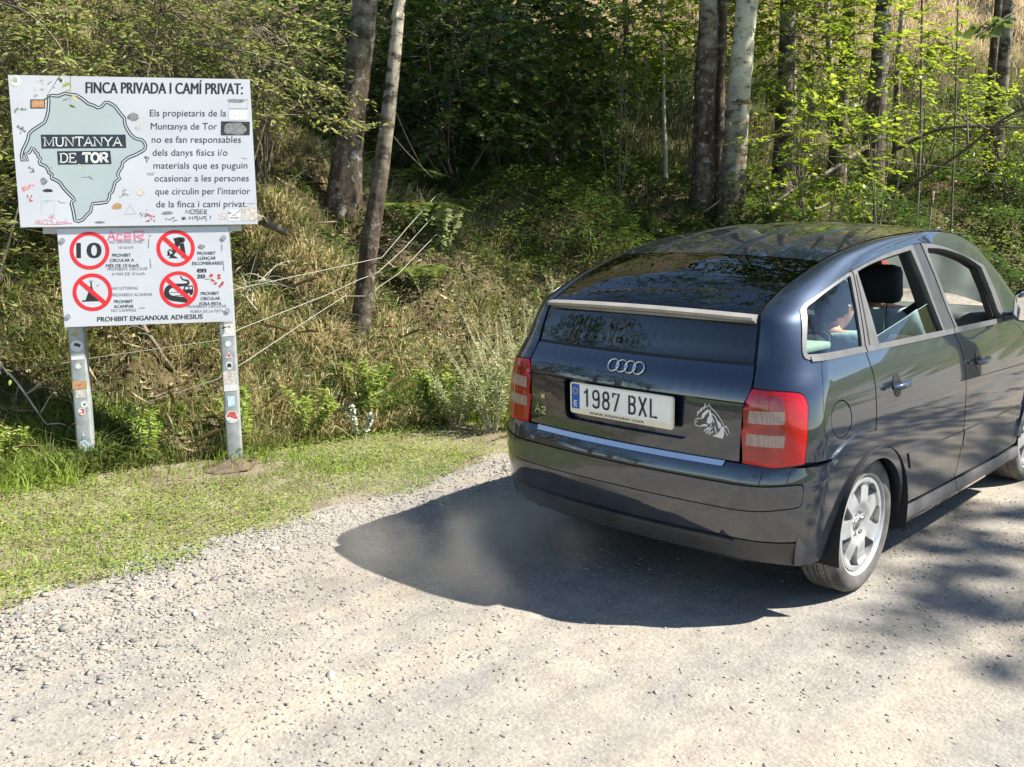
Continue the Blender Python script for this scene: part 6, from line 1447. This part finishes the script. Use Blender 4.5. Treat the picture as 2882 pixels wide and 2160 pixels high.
# trees beyond the picture: they shade the wood; left-rear ones added for car reflections
for i, (x, y, top, rad, ns, lab) in enumerate([(11.5, -4.4, 9.5, (2.4, 2.2, 2.2), 170, 'roadside tree with a wide crown ahead of the car'), (8.9, -10.2, 12.5, (2.4, 2.2, 2.0), 260, 'tall tree right of the road whose shade falls on the gravel'), (-34, 20, 8.5, (2.6, 2.6, 2.6), 200, 'bushy tree far out in the meadow left of the camera'), (-17, -4, 9, (3, 3, 3.4), 200, 'round tree in the meadow behind the camera'), (-13, -13, 8, (3, 3, 3.2), 180, 'low tree in the meadow behind the camera, right of the round one'), (-12.5, 9.0, 3.6, (2.3, 1.8, 1.4), 170, 'low rounded tree added for reflections left behind the camera, nearest the verge'), (-15.5, 13.5, 7.5, (2.8, 2.6, 2.8), 230, 'dark tall tree added for reflections left behind the camera'), (-11.0, 14.5, 6.0, (2.0, 2.0, 2.2), 190, 'dark tree added for reflections left behind the camera on the meadow edge'), (-9.0, 11.0, 4.6, (1.7, 1.6, 1.7), 150, 'slender tree added for reflections left behind the camera beyond the low rounded one'), (-40, 6, 11, (4, 4, 4.5), 220, 'big tree farthest behind the camera')]):
    path = [(x, y, hz(x, y) - .2, .22), (x + .1, y, 3, .17), (x, y + .2, top * .6, .13), (x + .2, y, top, .07)]; tm = trunk_tube(path, 12, 60 + i); c = Vector((x, y, top - rad[2] * .55)); r = np.random.default_rng(i)
    for j in range(9):
        a = Vector(path[1 + j % 3][:3]); e = c + Vector((r.normal() * rad[0] * .5, r.normal() * rad[1] * .5, r.normal() * rad[2] * .4)); tm.tube(catmull([tuple(a), tuple(a.lerp(e, .5) + Vector((0, 0, .3))), tuple(e)], 3), [.09, .08, .07, .06, .05, .04, .03], 6)
    leafy('meadow_tree', lab, 'tree', path[0][:3], [(tuple(c), rad, ns, 1.0)], .17, 15, M_CROWN, 'trees out in the open', seed=500 + i, wr=.75, trunk=tm, tmat=M_ROUGH, flat=.6)

# ------------------------------------------------------------------ understorey shrubs
HZ = [((4.4, 6.4), 1.55, (1.0, .9, .75), 150, 'hazel bush hiding the dark trunks right of the leaning tree'), ((5.4, 6.6), 1.75, (1.1, .9, .9), 170, 'hazel bush in the darkest middle of the wood'), ((6.6, 6.9), 1.7, (1.1, 1.0, .95), 170, 'hazel bush left of the white sapling'), ((7.3, 7.8), 2.1, (1.2, 1.1, 1.1), 150, 'tall hazel bush behind the white sapling'), ((5.0, 8.1), 2.4, (1.4, 1.1, 1.2), 150, 'hazel bush filling the top of the picture middle'), ((6.9, 9.4), 2.8, (1.6, 1.2, 1.3), 140, 'far hazel bush high behind the dark thicket'), ((9.2, 8.0), 2.2, (1.4, 1.2, 1.2), 130, 'far hazel bush behind the aspen trio'), ((8.4, 11.5), 2.6, (2.0, 1.4, 1.7), 150, 'far hazel bush on the upper slope in the picture middle'), ((11.5, 11.5), 2.6, (2.0, 1.5, 1.7), 150, 'far hazel bush on the upper slope left of the aspens'), ((5.5, 11.0), 2.6, (1.9, 1.4, 1.6), 130, 'far hazel bush on the upper slope behind the thick grey trunk'), ((13.0, 9.0), 2.4, (1.6, 1.3, 1.4), 120, 'far hazel bush on the slope seen between the aspens'), ((3.3, 7.0), 1.9, (.9, .8, .9), 110, 'hazel bush right behind the thick grey trunk')]
for i, ((x, y), up_, rad, n, lab) in enumerate(HZ):
    z = hz(x, y); leafy('hazel_bush', lab, 'bush', (x, y, z), [((x, y, z + up_), rad, n, .55), ((x - .1, y - .3, z + up_ * .55), (rad[0] * .9, rad[1] * .8, rad[2] * .6), n // 2, .5)], .10, 17, M_HAZEL, 'hazel bushes in the wood', stems=8, r0=.016, seed=700 + i, wr=.78, droop=.3, flat=.4)
MP = [((6.7, 2.75), 1.75, (.75, .6, .55), 62, 'bright green maple sapling nearest the car, in front of the dark trunk'), ((9.6, 4.4), 2.4, (.95, .7, .9), 120, 'bright green maple sapling between the aspen and the ridged trunk'), ((11.2, 5.4), 3.0, (1.3, .9, 1.0), 130, 'bright green maple sapling reaching to the top beside the ridged trunk'), ((9.4, 6.3), 2.9, (1.1, .9, 1.1), 130, 'bright green maple sapling behind the whitest aspen'), ((6.4, 5.4), 2.5, (.75, .7, .7), 80, 'bright green maple sapling left of the aspen trio'), ((12.6, 7.6), 3.0, (1.5, 1.1, 1.3), 130, 'bright green maple sapling farthest up the slope'), ((8.0, 2.55), 2.9, (.8, .5, .45), 34, 'bright green maple sapling with leaves in flat layers in front of the ridged trunk'), ((14.5, 4.6), 1.6, (1.2, 1.0, .8), 90, 'bright green maple sapling low on the slope by the grey trunk pair'), ((13.2, 2.6), 1.2, (1.0, .8, .6), 80, 'low bright green maple sapling at the right picture edge'), ((16.5, 8.6), 2.6, (1.8, 1.2, 1.3), 110, 'bright green maple sapling on the dry hillside edge')]
for i, ((x, y), up_, rad, n, lab) in enumerate(MP):
    z = hz(x, y); leafy('maple_sapling', lab, 'sapling', (x, y, z), [((x, y, z + up_), rad, int(n * 1.5), .5)], .095, 14, M_MAPLE, 'maple saplings on the right', stems=5, r0=.013, seed=800 + i, wr=.85, droop=.12, flat=.22)
WL = [((-1.55, 5.0), 1.75, (.75, .5, .6), 150, 'willow bush rising behind the left end of the upper notice board'), ((-.55, 5.0), 1.85, (.8, .55, .6), 150, 'willow bush rising behind the middle of the upper notice board'), ((.55, 5.2), 1.55, (.75, .5, .6), 120, 'willow bush behind the right end of the upper notice board'), ((1.2, 5.6), 1.5, (.6, .5, .6), 70, 'willow bush right in front of the thick grey trunk crown side'), ((-2.05, 4.35), 1.0, (.45, .35, .75), 110, 'willow bush left of the sign at the picture edge')]
for i, ((x, y), up_, rad, n, lab) in enumerate(WL):
    z = hz(x, y); leafy('willow_bush', lab, 'bush', (x, y, z), [((x, y, z + up_), rad, int(n * 1.7), .5)], .072, 17, M_WILLOW, 'willow bushes round the sign', stems=9, r0=.012, seed=900 + i, wr=.34, droop=.3, flat=.55)
# sprays reaching out over and beside the board
def bough(name, lab, pts, side_n, size, mat, seed, wr=.36, L=.30, nl=9, r0=.007):
    r = np.random.default_rng(seed); P = catmull(pts, 8); root = empty(name, pts[0], label=lab, cat='branch'); m = MB(); m.tube([Vector(p) - Vector(pts[0]) for p in P], [r0 * (1 - .75 * i / (len(P) - 1)) for i in range(len(P))], 6)
    idx = r.integers(len(P) // 4, len(P), side_n); O = np.array(P)[idx]; ax = nrm(np.array([np.array(P[min(i + 1, len(P) - 1)]) - np.array(P[max(i - 1, 0)]) for i in idx])); D = nrm(ax * .8 + r.normal(0, .55, (side_n, 3)) * np.array([1, 1, .6])); Ls = L * (.4 + .9 * r.random(side_n))
    for o, d, l_ in zip(O, D, Ls): m.tube([Vector(o) - Vector(pts[0]), Vector(o + d * l_) - Vector(pts[0]) - Vector((0, 0, .2 * l_))], [.0028, .001], 3, caps=False)
    Q, LD, N, S = spray_leaves(r, O, D, Ls, nl, size, .2, .5); link('foliage', leaves_mesh('foliage', Q - np.array(pts[0]), LD, N, S, wr, np.clip(.25 + .75 * r.random(len(Q)), 0, 1)), root, mat); m.build('stem', M_TWIG, root, angle=0)
bough('willow_branch', 'leafy twig drooping over the top edge of the upper notice board', [(-1.5, 4.2, 2.9), (-1.56, 3.65, 2.75), (-1.53, 3.33, 2.55), (-1.50, 3.27, 2.36)], 7, .060, M_WILLOW, 41, L=.16, nl=6)
bough('willow_branch', 'sunlit leafy branch reaching right from behind the notice board', [(-.3, 4.3, 2.1), (.1, 3.9, 2.3), (.45, 3.75, 2.33), (.85, 3.6, 2.28)], 22, .075, M_WILLOW, 42, L=.28)
bough('willow_branch', 'leafy branch hanging at the upper right corner of the notice board', [(.0, 4.6, 2.9), (.25, 4.0, 2.75), (.45, 3.7, 2.55), (.6, 3.5, 2.5)], 16, .065, M_WILLOW, 43, L=.25)
bough('willow_branch', 'leafy branch sticking out left of the notice board', [(-1.9, 4.3, 1.4), (-1.85, 4.05, 1.7), (-1.8, 3.9, 1.85)], 14, .07, M_WILLOW, 44, L=.25)
bough('aspen_branch', 'large leaved twig hanging into the upper right corner', [(3.2, -.9, 3.3), (2.8, -.6, 2.95), (2.45, -.42, 2.74), (2.3, -.35, 2.66)], 9, .075, M_HAZEL, 45, wr=.9, L=.22, nl=4)
# tall weeds by the car's left flank, the bank foot and the right
def weed(x, y, h, n, lab, mat, seed, size=.05, wr=.22, spike=True, cat='weed', name='mugwort_plant', group='tall silvery weeds beside the car'):
    r = np.random.default_rng(seed); z = hz(x, y); root = empty(name, (x, y, z), label=lab, cat=cat, group=group); m = MB(); Q = []
    for k in range(n):
        a = r.random() * 6.283; l_ = .15 + .42 * r.random(); e = np.array([np.cos(a) * l_ * h, np.sin(a) * l_ * h, h * (.65 + .4 * r.random())]); b = np.array([np.cos(a) * .03, np.sin(a) * .03, 0]); P = catmull([tuple(b), tuple(b + (e - b) * .5 + np.array([0, 0, .06 * h])), tuple(e)], 6); m.tube([Vector(p) for p in P], [.005 * (1 - .7 * i / (len(P) - 1)) for i in range(len(P))], 4, caps=False)
        for i in range(2, len(P)):
            for q in range(13 if i > 6 and spike else 11):
                p = np.array(P[i]) + (np.array(P[i]) - np.array(P[i - 1])) * r.random(); b_ = r.random() * 6.283; up_ = .7 if (i > 7 and spike) else .15
                Q.append((p, [np.cos(b_), np.sin(b_), up_ + .3 * r.normal()], size * (.5 if i > 7 and spike else 1) * (.6 + .6 * r.random())))
    P = np.array([q[0] for q in Q]); D = np.array([q[1] for q in Q]); S = np.array([q[2] for q in Q]); N = np.array([0, 0, 1.0]) + r.normal(0, .5, (len(Q), 3))
    link('foliage', leaves_mesh('foliage', P, D, N, S, wr, np.clip(.2 + .7 * r.random(len(Q)), 0, 1)), root, mat); m.build('stem', M_PALETWIG, root, angle=0)
for i, (x, y, h, lab) in enumerate([(1.35, 2.35, .92, 'silvery mugwort nearest the spoiler of the car'), (1.08, 2.5, .70, 'silvery mugwort left of the tallest one by the car'), (1.85, 2.45, 1.12, 'tallest silvery mugwort touching the rear glass outline'), (.95, 2.75, .5, 'low silvery mugwort in front of the bank by the car'), (1.55, 2.85, .8, 'silvery mugwort farthest back at the bank foot'), (2.4, 2.55, 1.1, 'silvery mugwort half hidden by the car roof')]): weed(x, y, h, 11, lab, M_WORM, 60 + i, .048)
weed(2.55, 4.66, .36, 10, 'pale leafy plant where the white tapes end on the bank', M_WORM, 79, .075, .5, False, 'plant', 'elder_shoot', None)
weed(.19, 2.93, .22, 2, 'small plant with white leaves standing in the verge', pmat('white_leaf', (.50, .52, .40), .7), 81, .030, .6, False, 'plant', 'white_leaf_plant', None)
for i, (x, y, h, lab) in enumerate([(-.55, 3.2, .38, 'bright green nettle clump between the sign posts'), (-1.95, 3.65, .30, 'bright green weed left of the left sign post'), (-.1, 3.15, .34, 'green weed just right of the right sign post'), (.45, 3.2, .42, 'green weed at the bank foot below the leaning tree'), (-1.2, 3.35, .34, 'green weed under the lower notice board'), (-2.3, 3.1, .32, 'green weed at the left picture edge of the verge'), (.95, 3.0, .40, 'green weed at the bank foot left of the mugwort')]): weed(x, y, h, 7, lab, M_GRASS, 90 + i, .05, .26, False, 'weed', 'nettle_plant', 'green weeds along the bank foot')
# ferns on the bank below the hazels
for i, (x, y, s, lab) in enumerate([(2.35, 4.75, .55, 'pale fern on the bank where the tapes end'), (1.9, 4.2, .40, 'small fern right of the leaning tree'), (2.9, 5.6, .5, 'dark fern below the hazel thicket')]):
    r = np.random.default_rng(i + 5); z = hz(x, y); root = empty('fern', (x, y, z), label=lab, cat='fern', group='ferns on the bank'); P = []; D = []; S = []; m = MB()
    for k in range(11):
        a = r.random() * 6.283; c = catmull([(0, 0, 0), (np.cos(a) * s * .4, np.sin(a) * s * .4, s * .65), (np.cos(a) * s, np.sin(a) * s, s * .55)], 9); m.tube([Vector(p) for p in c], [.004 * (1 - .8 * j / (len(c) - 1)) for j in range(len(c))], 3, caps=False)
        for j in range(3, len(c)):
            d = np.array(c[j]) - np.array(c[j - 1]); sd = np.cross(d, [0, 0, 1]); sd /= np.linalg.norm(sd) + 1e-9
            for g_ in (-1, 1): P.append(c[j]); D.append(sd * g_ + .4 * d / np.linalg.norm(d)); S.append(s * .30 * (1 - abs(j - 7) / 16))
    link('foliage', leaves_mesh('foliage', np.array(P), np.array(D), np.array([0, 0, 1.0]) + r.normal(0, .2, (len(P), 3)), np.array(S), .2, r.random(len(P))), root, M_HERB); m.build('stem', M_TWIG, root, angle=0)
# dead branches
def dead(lab, pts, r0, seed, n, L, mat=None, name='dead_branch'):
    r = np.random.default_rng(seed); P = catmull(pts, 6); m = MB(); m.tube(P, [r0 * (1 - .7 * i / (len(P) - 1)) for i in range(len(P))], 7)
    for k in range(n):
        i = int(r.integers(2, len(P))); o = Vector(P[i]); d = Vector((r.normal(), r.normal(), .5 * r.normal() + .25)).normalized() * L * (.3 + r.random()); q = catmull([tuple(o), tuple(o + d * .5 + Vector((0, 0, .05))), tuple(o + d)], 3); w_ = r0 * .32 * (.5 + r.random()); m.tube(q, [w_ * (1 - .13 * j) for j in range(len(q))], 4)
    o = m.build(name, mat or M_TWIG, None, angle=0); c = Vector(pts[0]); o.data.transform(Matrix.Translation(-c)); o.location = c; tag(o, lab, 'branch', 'dead branches lying about')
dead('long dead branch rising right from the foot of the ridged trunk', [(9.9, 3.35, 1.75), (9.6, 2.7, 2.1), (9.3, 2.1, 2.4), (8.9, 1.5, 2.75), (8.5, .9, 2.95)], .032, 1, 20, .8)
dead('dead branch crossing level in front of the grey trunk pair', [(10.2, 3.3, 2.55), (9.8, 2.6, 2.75), (9.4, 1.8, 2.72), (8.9, 1.0, 2.6)], .03, 2, 12, .7)
dead('dead branch sloping down left towards the maple saplings', [(9.9, 3.6, 2.6), (8.9, 3.7, 2.2), (8.2, 4.0, 1.85), (7.9, 4.1, 1.6)], .035, 3, 8, .6)
dead('thin dead twig leaning down behind the car roof', [(9.0, 2.3, 1.9), (8.4, 2.1, 1.5), (7.8, 1.9, .95)], .016, 4, 5, .5)
dead('dead root hanging down the bank under the lower notice board', [(-.75, 4.35, .95), (-.72, 4.15, .75), (-.6, 3.95, .45), (-.35, 3.85, .30)], .022, 5, 9, .35)
dead('pale dry twigs on the bank right of the sign', [(.0, 3.9, .9), (-.15, 3.8, 1.05), (-.1, 3.6, 1.15)], .009, 6, 16, .42, M_PALETWIG)
dead('pale bare twig over the bank left of the sign post', [(-1.9, 4.3, .75), (-1.75, 4.0, .65), (-1.6, 3.8, .3)], .012, 7, 14, .4, M_PALETWIG)
dead('dead log lying on the bank behind the notice board', [(.05, 4.6, 1.75), (.35, 4.55, 1.62), (.75, 4.6, 1.45)], .07, 8, 3, .3)
# fence tapes and wires
M_TAPE = pmat('white_tape', (.31, .285, .24), .7, var=.15, vscale=30)
WR = {'a': [(-1.796, 4.232, 0.788), (-1.349, 4.035, 0.872), (-0.973, 3.755, 0.970), (-0.493, 3.335, 1.115), (1.151, 3.838, 1.260), (1.736, 4.198, 1.497), (2.459, 4.628, 1.786)],
'b': [(-1.812, 4.237, 0.595), (-1.339, 4.031, 0.644), (-1.254, 3.976, 0.662), (-0.598, 3.395, 0.778), (-0.453, 3.369, 0.845), (0.509, 3.758, 0.986), (0.938, 3.877, 1.086), (1.119, 3.863, 1.135), (1.637, 4.150, 1.305), (2.273, 4.526, 1.544), (2.558, 4.674, 1.677)],
'c': [(-1.839, 4.245, 0.270), (-1.366, 4.041, 0.247), (-1.267, 3.981, 0.275), (-0.950, 3.689, 0.376), (-0.647, 3.365, 0.521), (-0.384, 3.386, 0.631), (0.275, 3.677, 0.813), (0.816, 3.906, 0.960), (1.010, 3.885, 0.949), (1.539, 4.102, 1.100), (2.122, 4.393, 1.331), (2.675, 4.703, 1.519)],
'w': [(8.462, 4.349, 2.489), (8.360, 3.451, 2.376), (8.337, 2.232, 2.221), (8.236, 1.287, 2.065)], 's1': [(1.275, 3.801, 2.478), (1.748, 4.188, 2.265), (2.313, 4.624, 2.030)], 's2': [(1.254, 3.819, 2.270), (1.731, 4.202, 2.166), (2.444, 4.641, 1.961)]}
for k, rr_, lab in (('a', .0028, 'topmost white tape tied round the leaning tree'), ('b', .0028, 'middle white tape passing behind the sign posts to the leaning tree'), ('c', .0027, 'lowest white tape running behind the sign posts up the bank'), ('w', .0042, 'white wire strung in front of the dark trunks on the right'), ('s1', .0018, 'upper thin stay wire running down from the leaning tree'), ('s2', .0018, 'lower thin stay wire running down from the leaning tree')):
    m = MB(); p0 = Vector(WR[k][0]); m.tube([Vector(p) - p0 for p in (WR[k] if k in 'abc' else catmull(WR[k], 6))], rr_, 6); o = m.build('fence_tape' if k in 'abc' else 'fence_wire', M_TAPE, None, angle=0); o.location = p0; tag(o, lab, 'fence wire', 'fence tapes and wires')
# bare earth heaped round the right post
m = MB(); r = random.Random(4); vs = [(0, 0, .038)]; fs = []
for i in range(1, 6):
    for j in range(20): a = 2 * pi * j / 20; q = .040 * i * (1 + .45 * (r.random() - .5)); vs.append((q * cos(a), q * sin(a) * .8, .038 * (1 - (i / 5.2) ** 1.5) + .012 * (r.random() - .5)))
for j in range(20): fs.append((0, 1 + j, 1 + (j + 1) % 20))
for i in range(4):
    for j in range(20): fs.append((1 + i * 20 + j, 1 + (i + 1) * 20 + j, 1 + (i + 1) * 20 + (j + 1) % 20, 1 + i * 20 + (j + 1) % 20))
m.add(vs, fs); o = m.build('earth_mound', pmat('bare_earth', (.105, .074, .048), .95, var=.3, vscale=25, bump=.8, bscale=60), None, angle=0); o.location = (-.80, 2.96, hz(-.8, 2.96) - .01); tag(o, 'small mound of bare reddish earth round the right sign post', 'earth mound')
# ------------------------------------------------------------------ people sitting in the car
def skinned(nodes, edges, root=0, sub=2):
    """nodes: (x, y, z, radius); grows one skin over the connected edges and returns its mesh data"""
    me = bpy.data.meshes.new('sk'); me.from_pydata([n[:3] for n in nodes], edges, [])
    o = bpy.data.objects.new('sk', me); COL.objects.link(o)
    o.modifiers.new('s', 'SKIN')
    if not me.skin_vertices: me.attributes  # created by the modifier below
    bm = bmesh.new(); bm.from_mesh(me); lay = bm.verts.layers.skin.verify(); bm.verts.ensure_lookup_table()
    for v, n in zip(bm.verts, nodes): v[lay].radius = (n[3], n[3] if len(n) < 5 else n[4]); v[lay].use_root = (v.index == root)
    bm.to_mesh(me); bm.free()
    s = o.modifiers.new('u', 'SUBSURF'); s.levels = sub; s.render_levels = sub
    dg = bpy.context.evaluated_depsgraph_get(); dg.update()
    r_ = bpy.data.meshes.new_from_object(o.evaluated_get(dg)); vs = [v.co.copy() for v in r_.vertices]; fs = [tuple(p.vertices) for p in r_.polygons]
    bpy.data.objects.remove(o); bpy.data.meshes.remove(r_); return vs, fs
def fuse(parts, voxel=.009, smooth=4):
    vs = []; fs = []
    for v, f in parts: b = len(vs); vs += v; fs += [tuple(i + b for i in q) for q in f]
    me = mesh('fu', vs, fs); o = bpy.data.objects.new('fu', me); COL.objects.link(o)
    m = o.modifiers.new('r', 'REMESH'); m.mode = 'VOXEL'; m.voxel_size = voxel
    s = o.modifiers.new('s', 'SMOOTH'); s.iterations = smooth; s.factor = .5
    dg = bpy.context.evaluated_depsgraph_get(); dg.update()
    r_ = bpy.data.meshes.new_from_object(o.evaluated_get(dg)); out = ([v.co.copy() for v in r_.vertices], [tuple(p.vertices) for p in r_.polygons])
    bpy.data.objects.remove(o); bpy.data.meshes.remove(r_); return out
def head_shape(c, yawz, tilt=0.0):
    """a head with brow, nose, lips, chin and ears, looking along +x before turning"""
    bm = bmesh.new(); bmesh.ops.create_uvsphere(bm, u_segments=40, v_segments=28, radius=1.0)
    for v in bm.verts:
        x, y, z = v.co
        X = x * .096; Y = y * .076; Z = z * .118
        if z < 0: k = 1 - .34 * (-z) ** 1.4; Y *= k; X = X * (1 - .10 * (-z)) + .010 * (-z)
        if x > 0:
            f = math.exp(-(y / .17) ** 2)
            X += .022 * f * math.exp(-((z + .16) / .17) ** 2) + .007 * f * math.exp(-((z + .02) / .2) ** 2)      # nose
            X += .008 * math.exp(-(y / .35) ** 2) * math.exp(-((z + .52) / .08) ** 2)                            # lips
            X += .012 * math.exp(-(y / .35) ** 2) * math.exp(-((z + .84) / .14) ** 2)                            # chin
            X += .006 * math.exp(-(y / .6) ** 2) * math.exp(-((z - .18) / .10) ** 2)                             # brow
            X -= .010 * (math.exp(-((y - .36) / .16) ** 2) + math.exp(-((y + .36) / .16) ** 2)) * math.exp(-((z - .02) / .11) ** 2)   # eye sockets
        v.co = Vector((X, Y, Z))
    vs = [v.co.copy() for v in bm.verts]; fs = [tuple(v.index for v in f.verts) for f in bm.faces]; bm.free()
    ear = MB()
    for s in (-1, 1): ear.tube([(-.012, s * .070, .022), (-.020, s * .084, .010), (-.014, s * .080, -.022), (-.006, s * .070, -.034)], [.010, .013, .011, .006], 8)
    b = len(vs); vs += ear.v; fs += [tuple(i + b for i in f) for f in ear.f]
    M = Matrix.Translation(c) @ Matrix.Rotation(yawz, 4, 'Z') @ Matrix.Rotation(tilt, 4, 'Y')
    return [M @ v for v in vs], fs, M
def hand(wrist, d, side_):
    """palm with four bent fingers of different lengths and a thumb from its side"""
    w = Vector(wrist); d = Vector(d).normalized(); u = Vector((0, 0, 1)); s = d.cross(u).normalized() * side_; u = s.cross(d) if s.cross(d).z > 0 else d.cross(s)
    out = [skinned([(*w, .022), (*(w + d * .045), .030, .016), (*(w + d * .085), .034, .014)], [(0, 1), (1, 2)], 0, 1)]
    for k, (o, L) in enumerate(((.027, .070), (.009, .080), (-.009, .074), (-.026, .058))):
        a = w + d * .080 + s * o; n = [a, a + d * L * .45 + s * o * .1, a + d * L * .78 - u * L * .22, a + d * L * .92 - u * L * .50]
        out.append(skinned([(*p, r_) for p, r_ in zip(n, (.0092, .0088, .0080, .0066))], [(0, 1), (1, 2), (2, 3)], 0, 1))
    a = w + d * .030 + s * .024; out.append(skinned([(*a, .012), (*(a + d * .025 + s * .022), .0105), (*(a + d * .055 + s * .026 - u * .012), .0085)], [(0, 1), (1, 2)], 0, 1))
    return out
M_SKIN = pmat('skin', (.50, .27, .18), .55, var=.08, vscale=20)
M_HAIR = pmat('dark_hair', (.030, .020, .014), .6, var=.4, vscale=60, bump=.5, bscale=120, bdist=.004)
M_JEAN = pmat('blue_trousers', (.06, .09, .17), .85, var=.2, bump=.2, bscale=300, bdist=.001)
def person(hip, neck, head, yawz, label, shirt, tilt=0.0, hat=None, group=None):
    hip, neck, head = Vector(hip), Vector(neck), Vector(head); sd = Vector((0, 1, 0))
    root = empty('person', hip, label=label, cat='person')
    up_ = (neck - hip).normalized(); sp1 = hip.lerp(neck, .38); sp2 = hip.lerp(neck, .78)
    nodes = [(*hip, .135, .115), (*sp1, .135, .105), (*sp2, .155, .105), (*neck, .055), (*(neck.lerp(head, .55)), .050)]
    edges = [(0, 1), (1, 2), (2, 3), (3, 4)]
    sh = []; le = []
    for s in (-1, 1):
        b = len(nodes); sj = sp2 + sd * s * .165 + up_ * .055; el = sj + Vector((.10, s * .045, -.245)); wr = el + Vector((.235, -s * .05, -.035)); sh.append((sj, el, wr))
        nodes += [(*sj, .055), (*el, .040), (*wr, .026)]; edges += [(2, b), (b, b + 1), (b + 1, b + 2)]
    for s in (-1, 1):
        b = len(nodes); hj = hip + sd * s * .085 + Vector((.03, 0, -.01)); kn = hj + Vector((.42, s * .05, .03)); an = kn + Vector((.14, 0, -.36)); to = an + Vector((.17, 0, -.035)); le.append((hj, kn, an, to))
        nodes += [(*hj, .085), (*kn, .062), (*an, .040), (*to, .034)]; edges += [(0, b), (b, b + 1), (b + 1, b + 2), (b + 2, b + 3)]
    parts = [skinned(nodes, edges, 0, 2)]
    hv, hf, HM = head_shape(head, yawz, tilt); parts.append((hv, hf))
    for s, (sj, el, wr) in zip((-1, 1), sh): parts += hand(wr, (wr - el) * Vector((1, 1, .6)), -s)
    v, f = fuse(parts, .0075, 3); me = mesh('body', [p - hip for p in v], f, True); link('body', me, root, M_SKIN)
    # shirt over trunk and upper arms
    n2 = [(*hip, .150, .130), (*sp1, .150, .120), (*sp2, .170, .122), (*(neck - up_ * .02), .070)]; e2 = [(0, 1), (1, 2), (2, 3)]
    for sj, el, wr in sh: b = len(n2); n2 += [(*sj, .072), (*(sj.lerp(el, .45)), .062), (*(sj.lerp(el, .72)), .060)]; e2 += [(2, b), (b, b + 1), (b + 1, b + 2)]
    v, f = fuse([skinned(n2, e2, 0, 2)], .011, 2); link('shirt', mesh('shirt', [p - hip for p in v], f, True), root, shirt)
    n3 = [(*hip, .152, .135)]; e3 = []
    for hj, kn, an, to in le: b = len(n3); n3 += [(*hj, .098), (*kn, .076), (*an, .056)]; e3 += [(0, b), (b, b + 1), (b + 1, b + 2)]
    v, f = fuse([skinned(n3, e3, 0, 2)], .014, 2); link('trousers', mesh('trousers', [p - hip for p in v], f, True), root, M_JEAN)
    # hair or cap
    bm = bmesh.new(); bmesh.ops.create_uvsphere(bm, u_segments=36, v_segments=26, radius=1.0)
    dl = []
    for q in bm.verts:
        x, y, z = q.co; lim = (.30 if x > .35 else -.05 - .5 * max(0, .35 - x)) if hat is None else .20
        if z < lim: dl.append(q)
        g_ = 1 + (.03 * math.sin(x * 23 + z * 17) * math.sin(y * 19) if hat is None else 0)
        q.co = Vector((x * .108 * g_ - .004, y * .087 * g_, z * .130 * g_ + .002))
    bmesh.ops.delete(bm, geom=dl, context='VERTS'); bm.verts.index_update(); hb = MB(); hb.add([HM @ q.co - hip for q in bm.verts], [tuple(q.index for q in f.verts) for f in bm.faces]); bm.free()
    if hat is not None:
        br = []; n = 13
        for k in range(n):
            a = -1.15 + 2.3 * k / (n - 1); br += [HM @ Vector((.100 * cos(a), .082 * sin(a), .034)) - hip, HM @ Vector((.100 * cos(a) + .072 * cos(a * .8), .090 * sin(a), .022)) - hip]
        hb.add(br, [(2 * k, 2 * k + 1, 2 * k + 3, 2 * k + 2) for k in range(n - 1)])
    hb.build('hair' if hat is None else 'cap', M_HAIR if hat is None else hat, root, angle=0)
    ey = MB()
    for s in (-1, 1):
        c = HM @ Vector((.079, s * .029, .002)); 
        bm = bmesh.new(); bmesh.ops.create_uvsphere(bm, u_segments=10, v_segments=8, radius=.011); bm.verts.index_update(); ey.add([q.co + c - hip for q in bm.verts], [tuple(q.index for q in f.verts) for f in bm.faces]); bm.free()
    ey.build('eyes', M_HAIR, root)
    return root
person((1.16, -.36, .66), (1.10, -.345, 1.125), (1.13, -.30, 1.24), 0.0, 'front passenger in a pale blue shirt and dark red cap', pmat('pale_blue_shirt', (.52, .66, .72), .85, var=.08, bump=.3, bscale=30, bdist=.01), hat=pmat('red_cap', (.22, .015, .015), .8))
person((.40, -.39, .66), (.40, -.385, 1.055), (.455, -.40, 1.165), -.25, 'rear passenger with dark hair and teal shirt behind the side glass', pmat('teal_shirt', (.26, .42, .42), .85, var=.2, vscale=12, bump=.3, bscale=30, bdist=.01))
# seat belt from the pillar to the front passenger's shoulder
bl = MB(); P = catmull([(.93, -.655, 1.20), (1.02, -.52, 1.115), (1.13, -.42, 1.055), (1.24, -.36, .93)], 6)
vs = []; fs = []
for p in P: vs += [Vector(p) + Vector((-.012, .0, .020)), Vector(p) + Vector((.012, .0, -.020))]
for i in range(len(P) - 1): fs.append((2 * i, 2 * i + 1, 2 * i + 3, 2 * i + 2))
bl.add(vs, fs); bl.build('seat_belt', M_SEAL, car, angle=0)
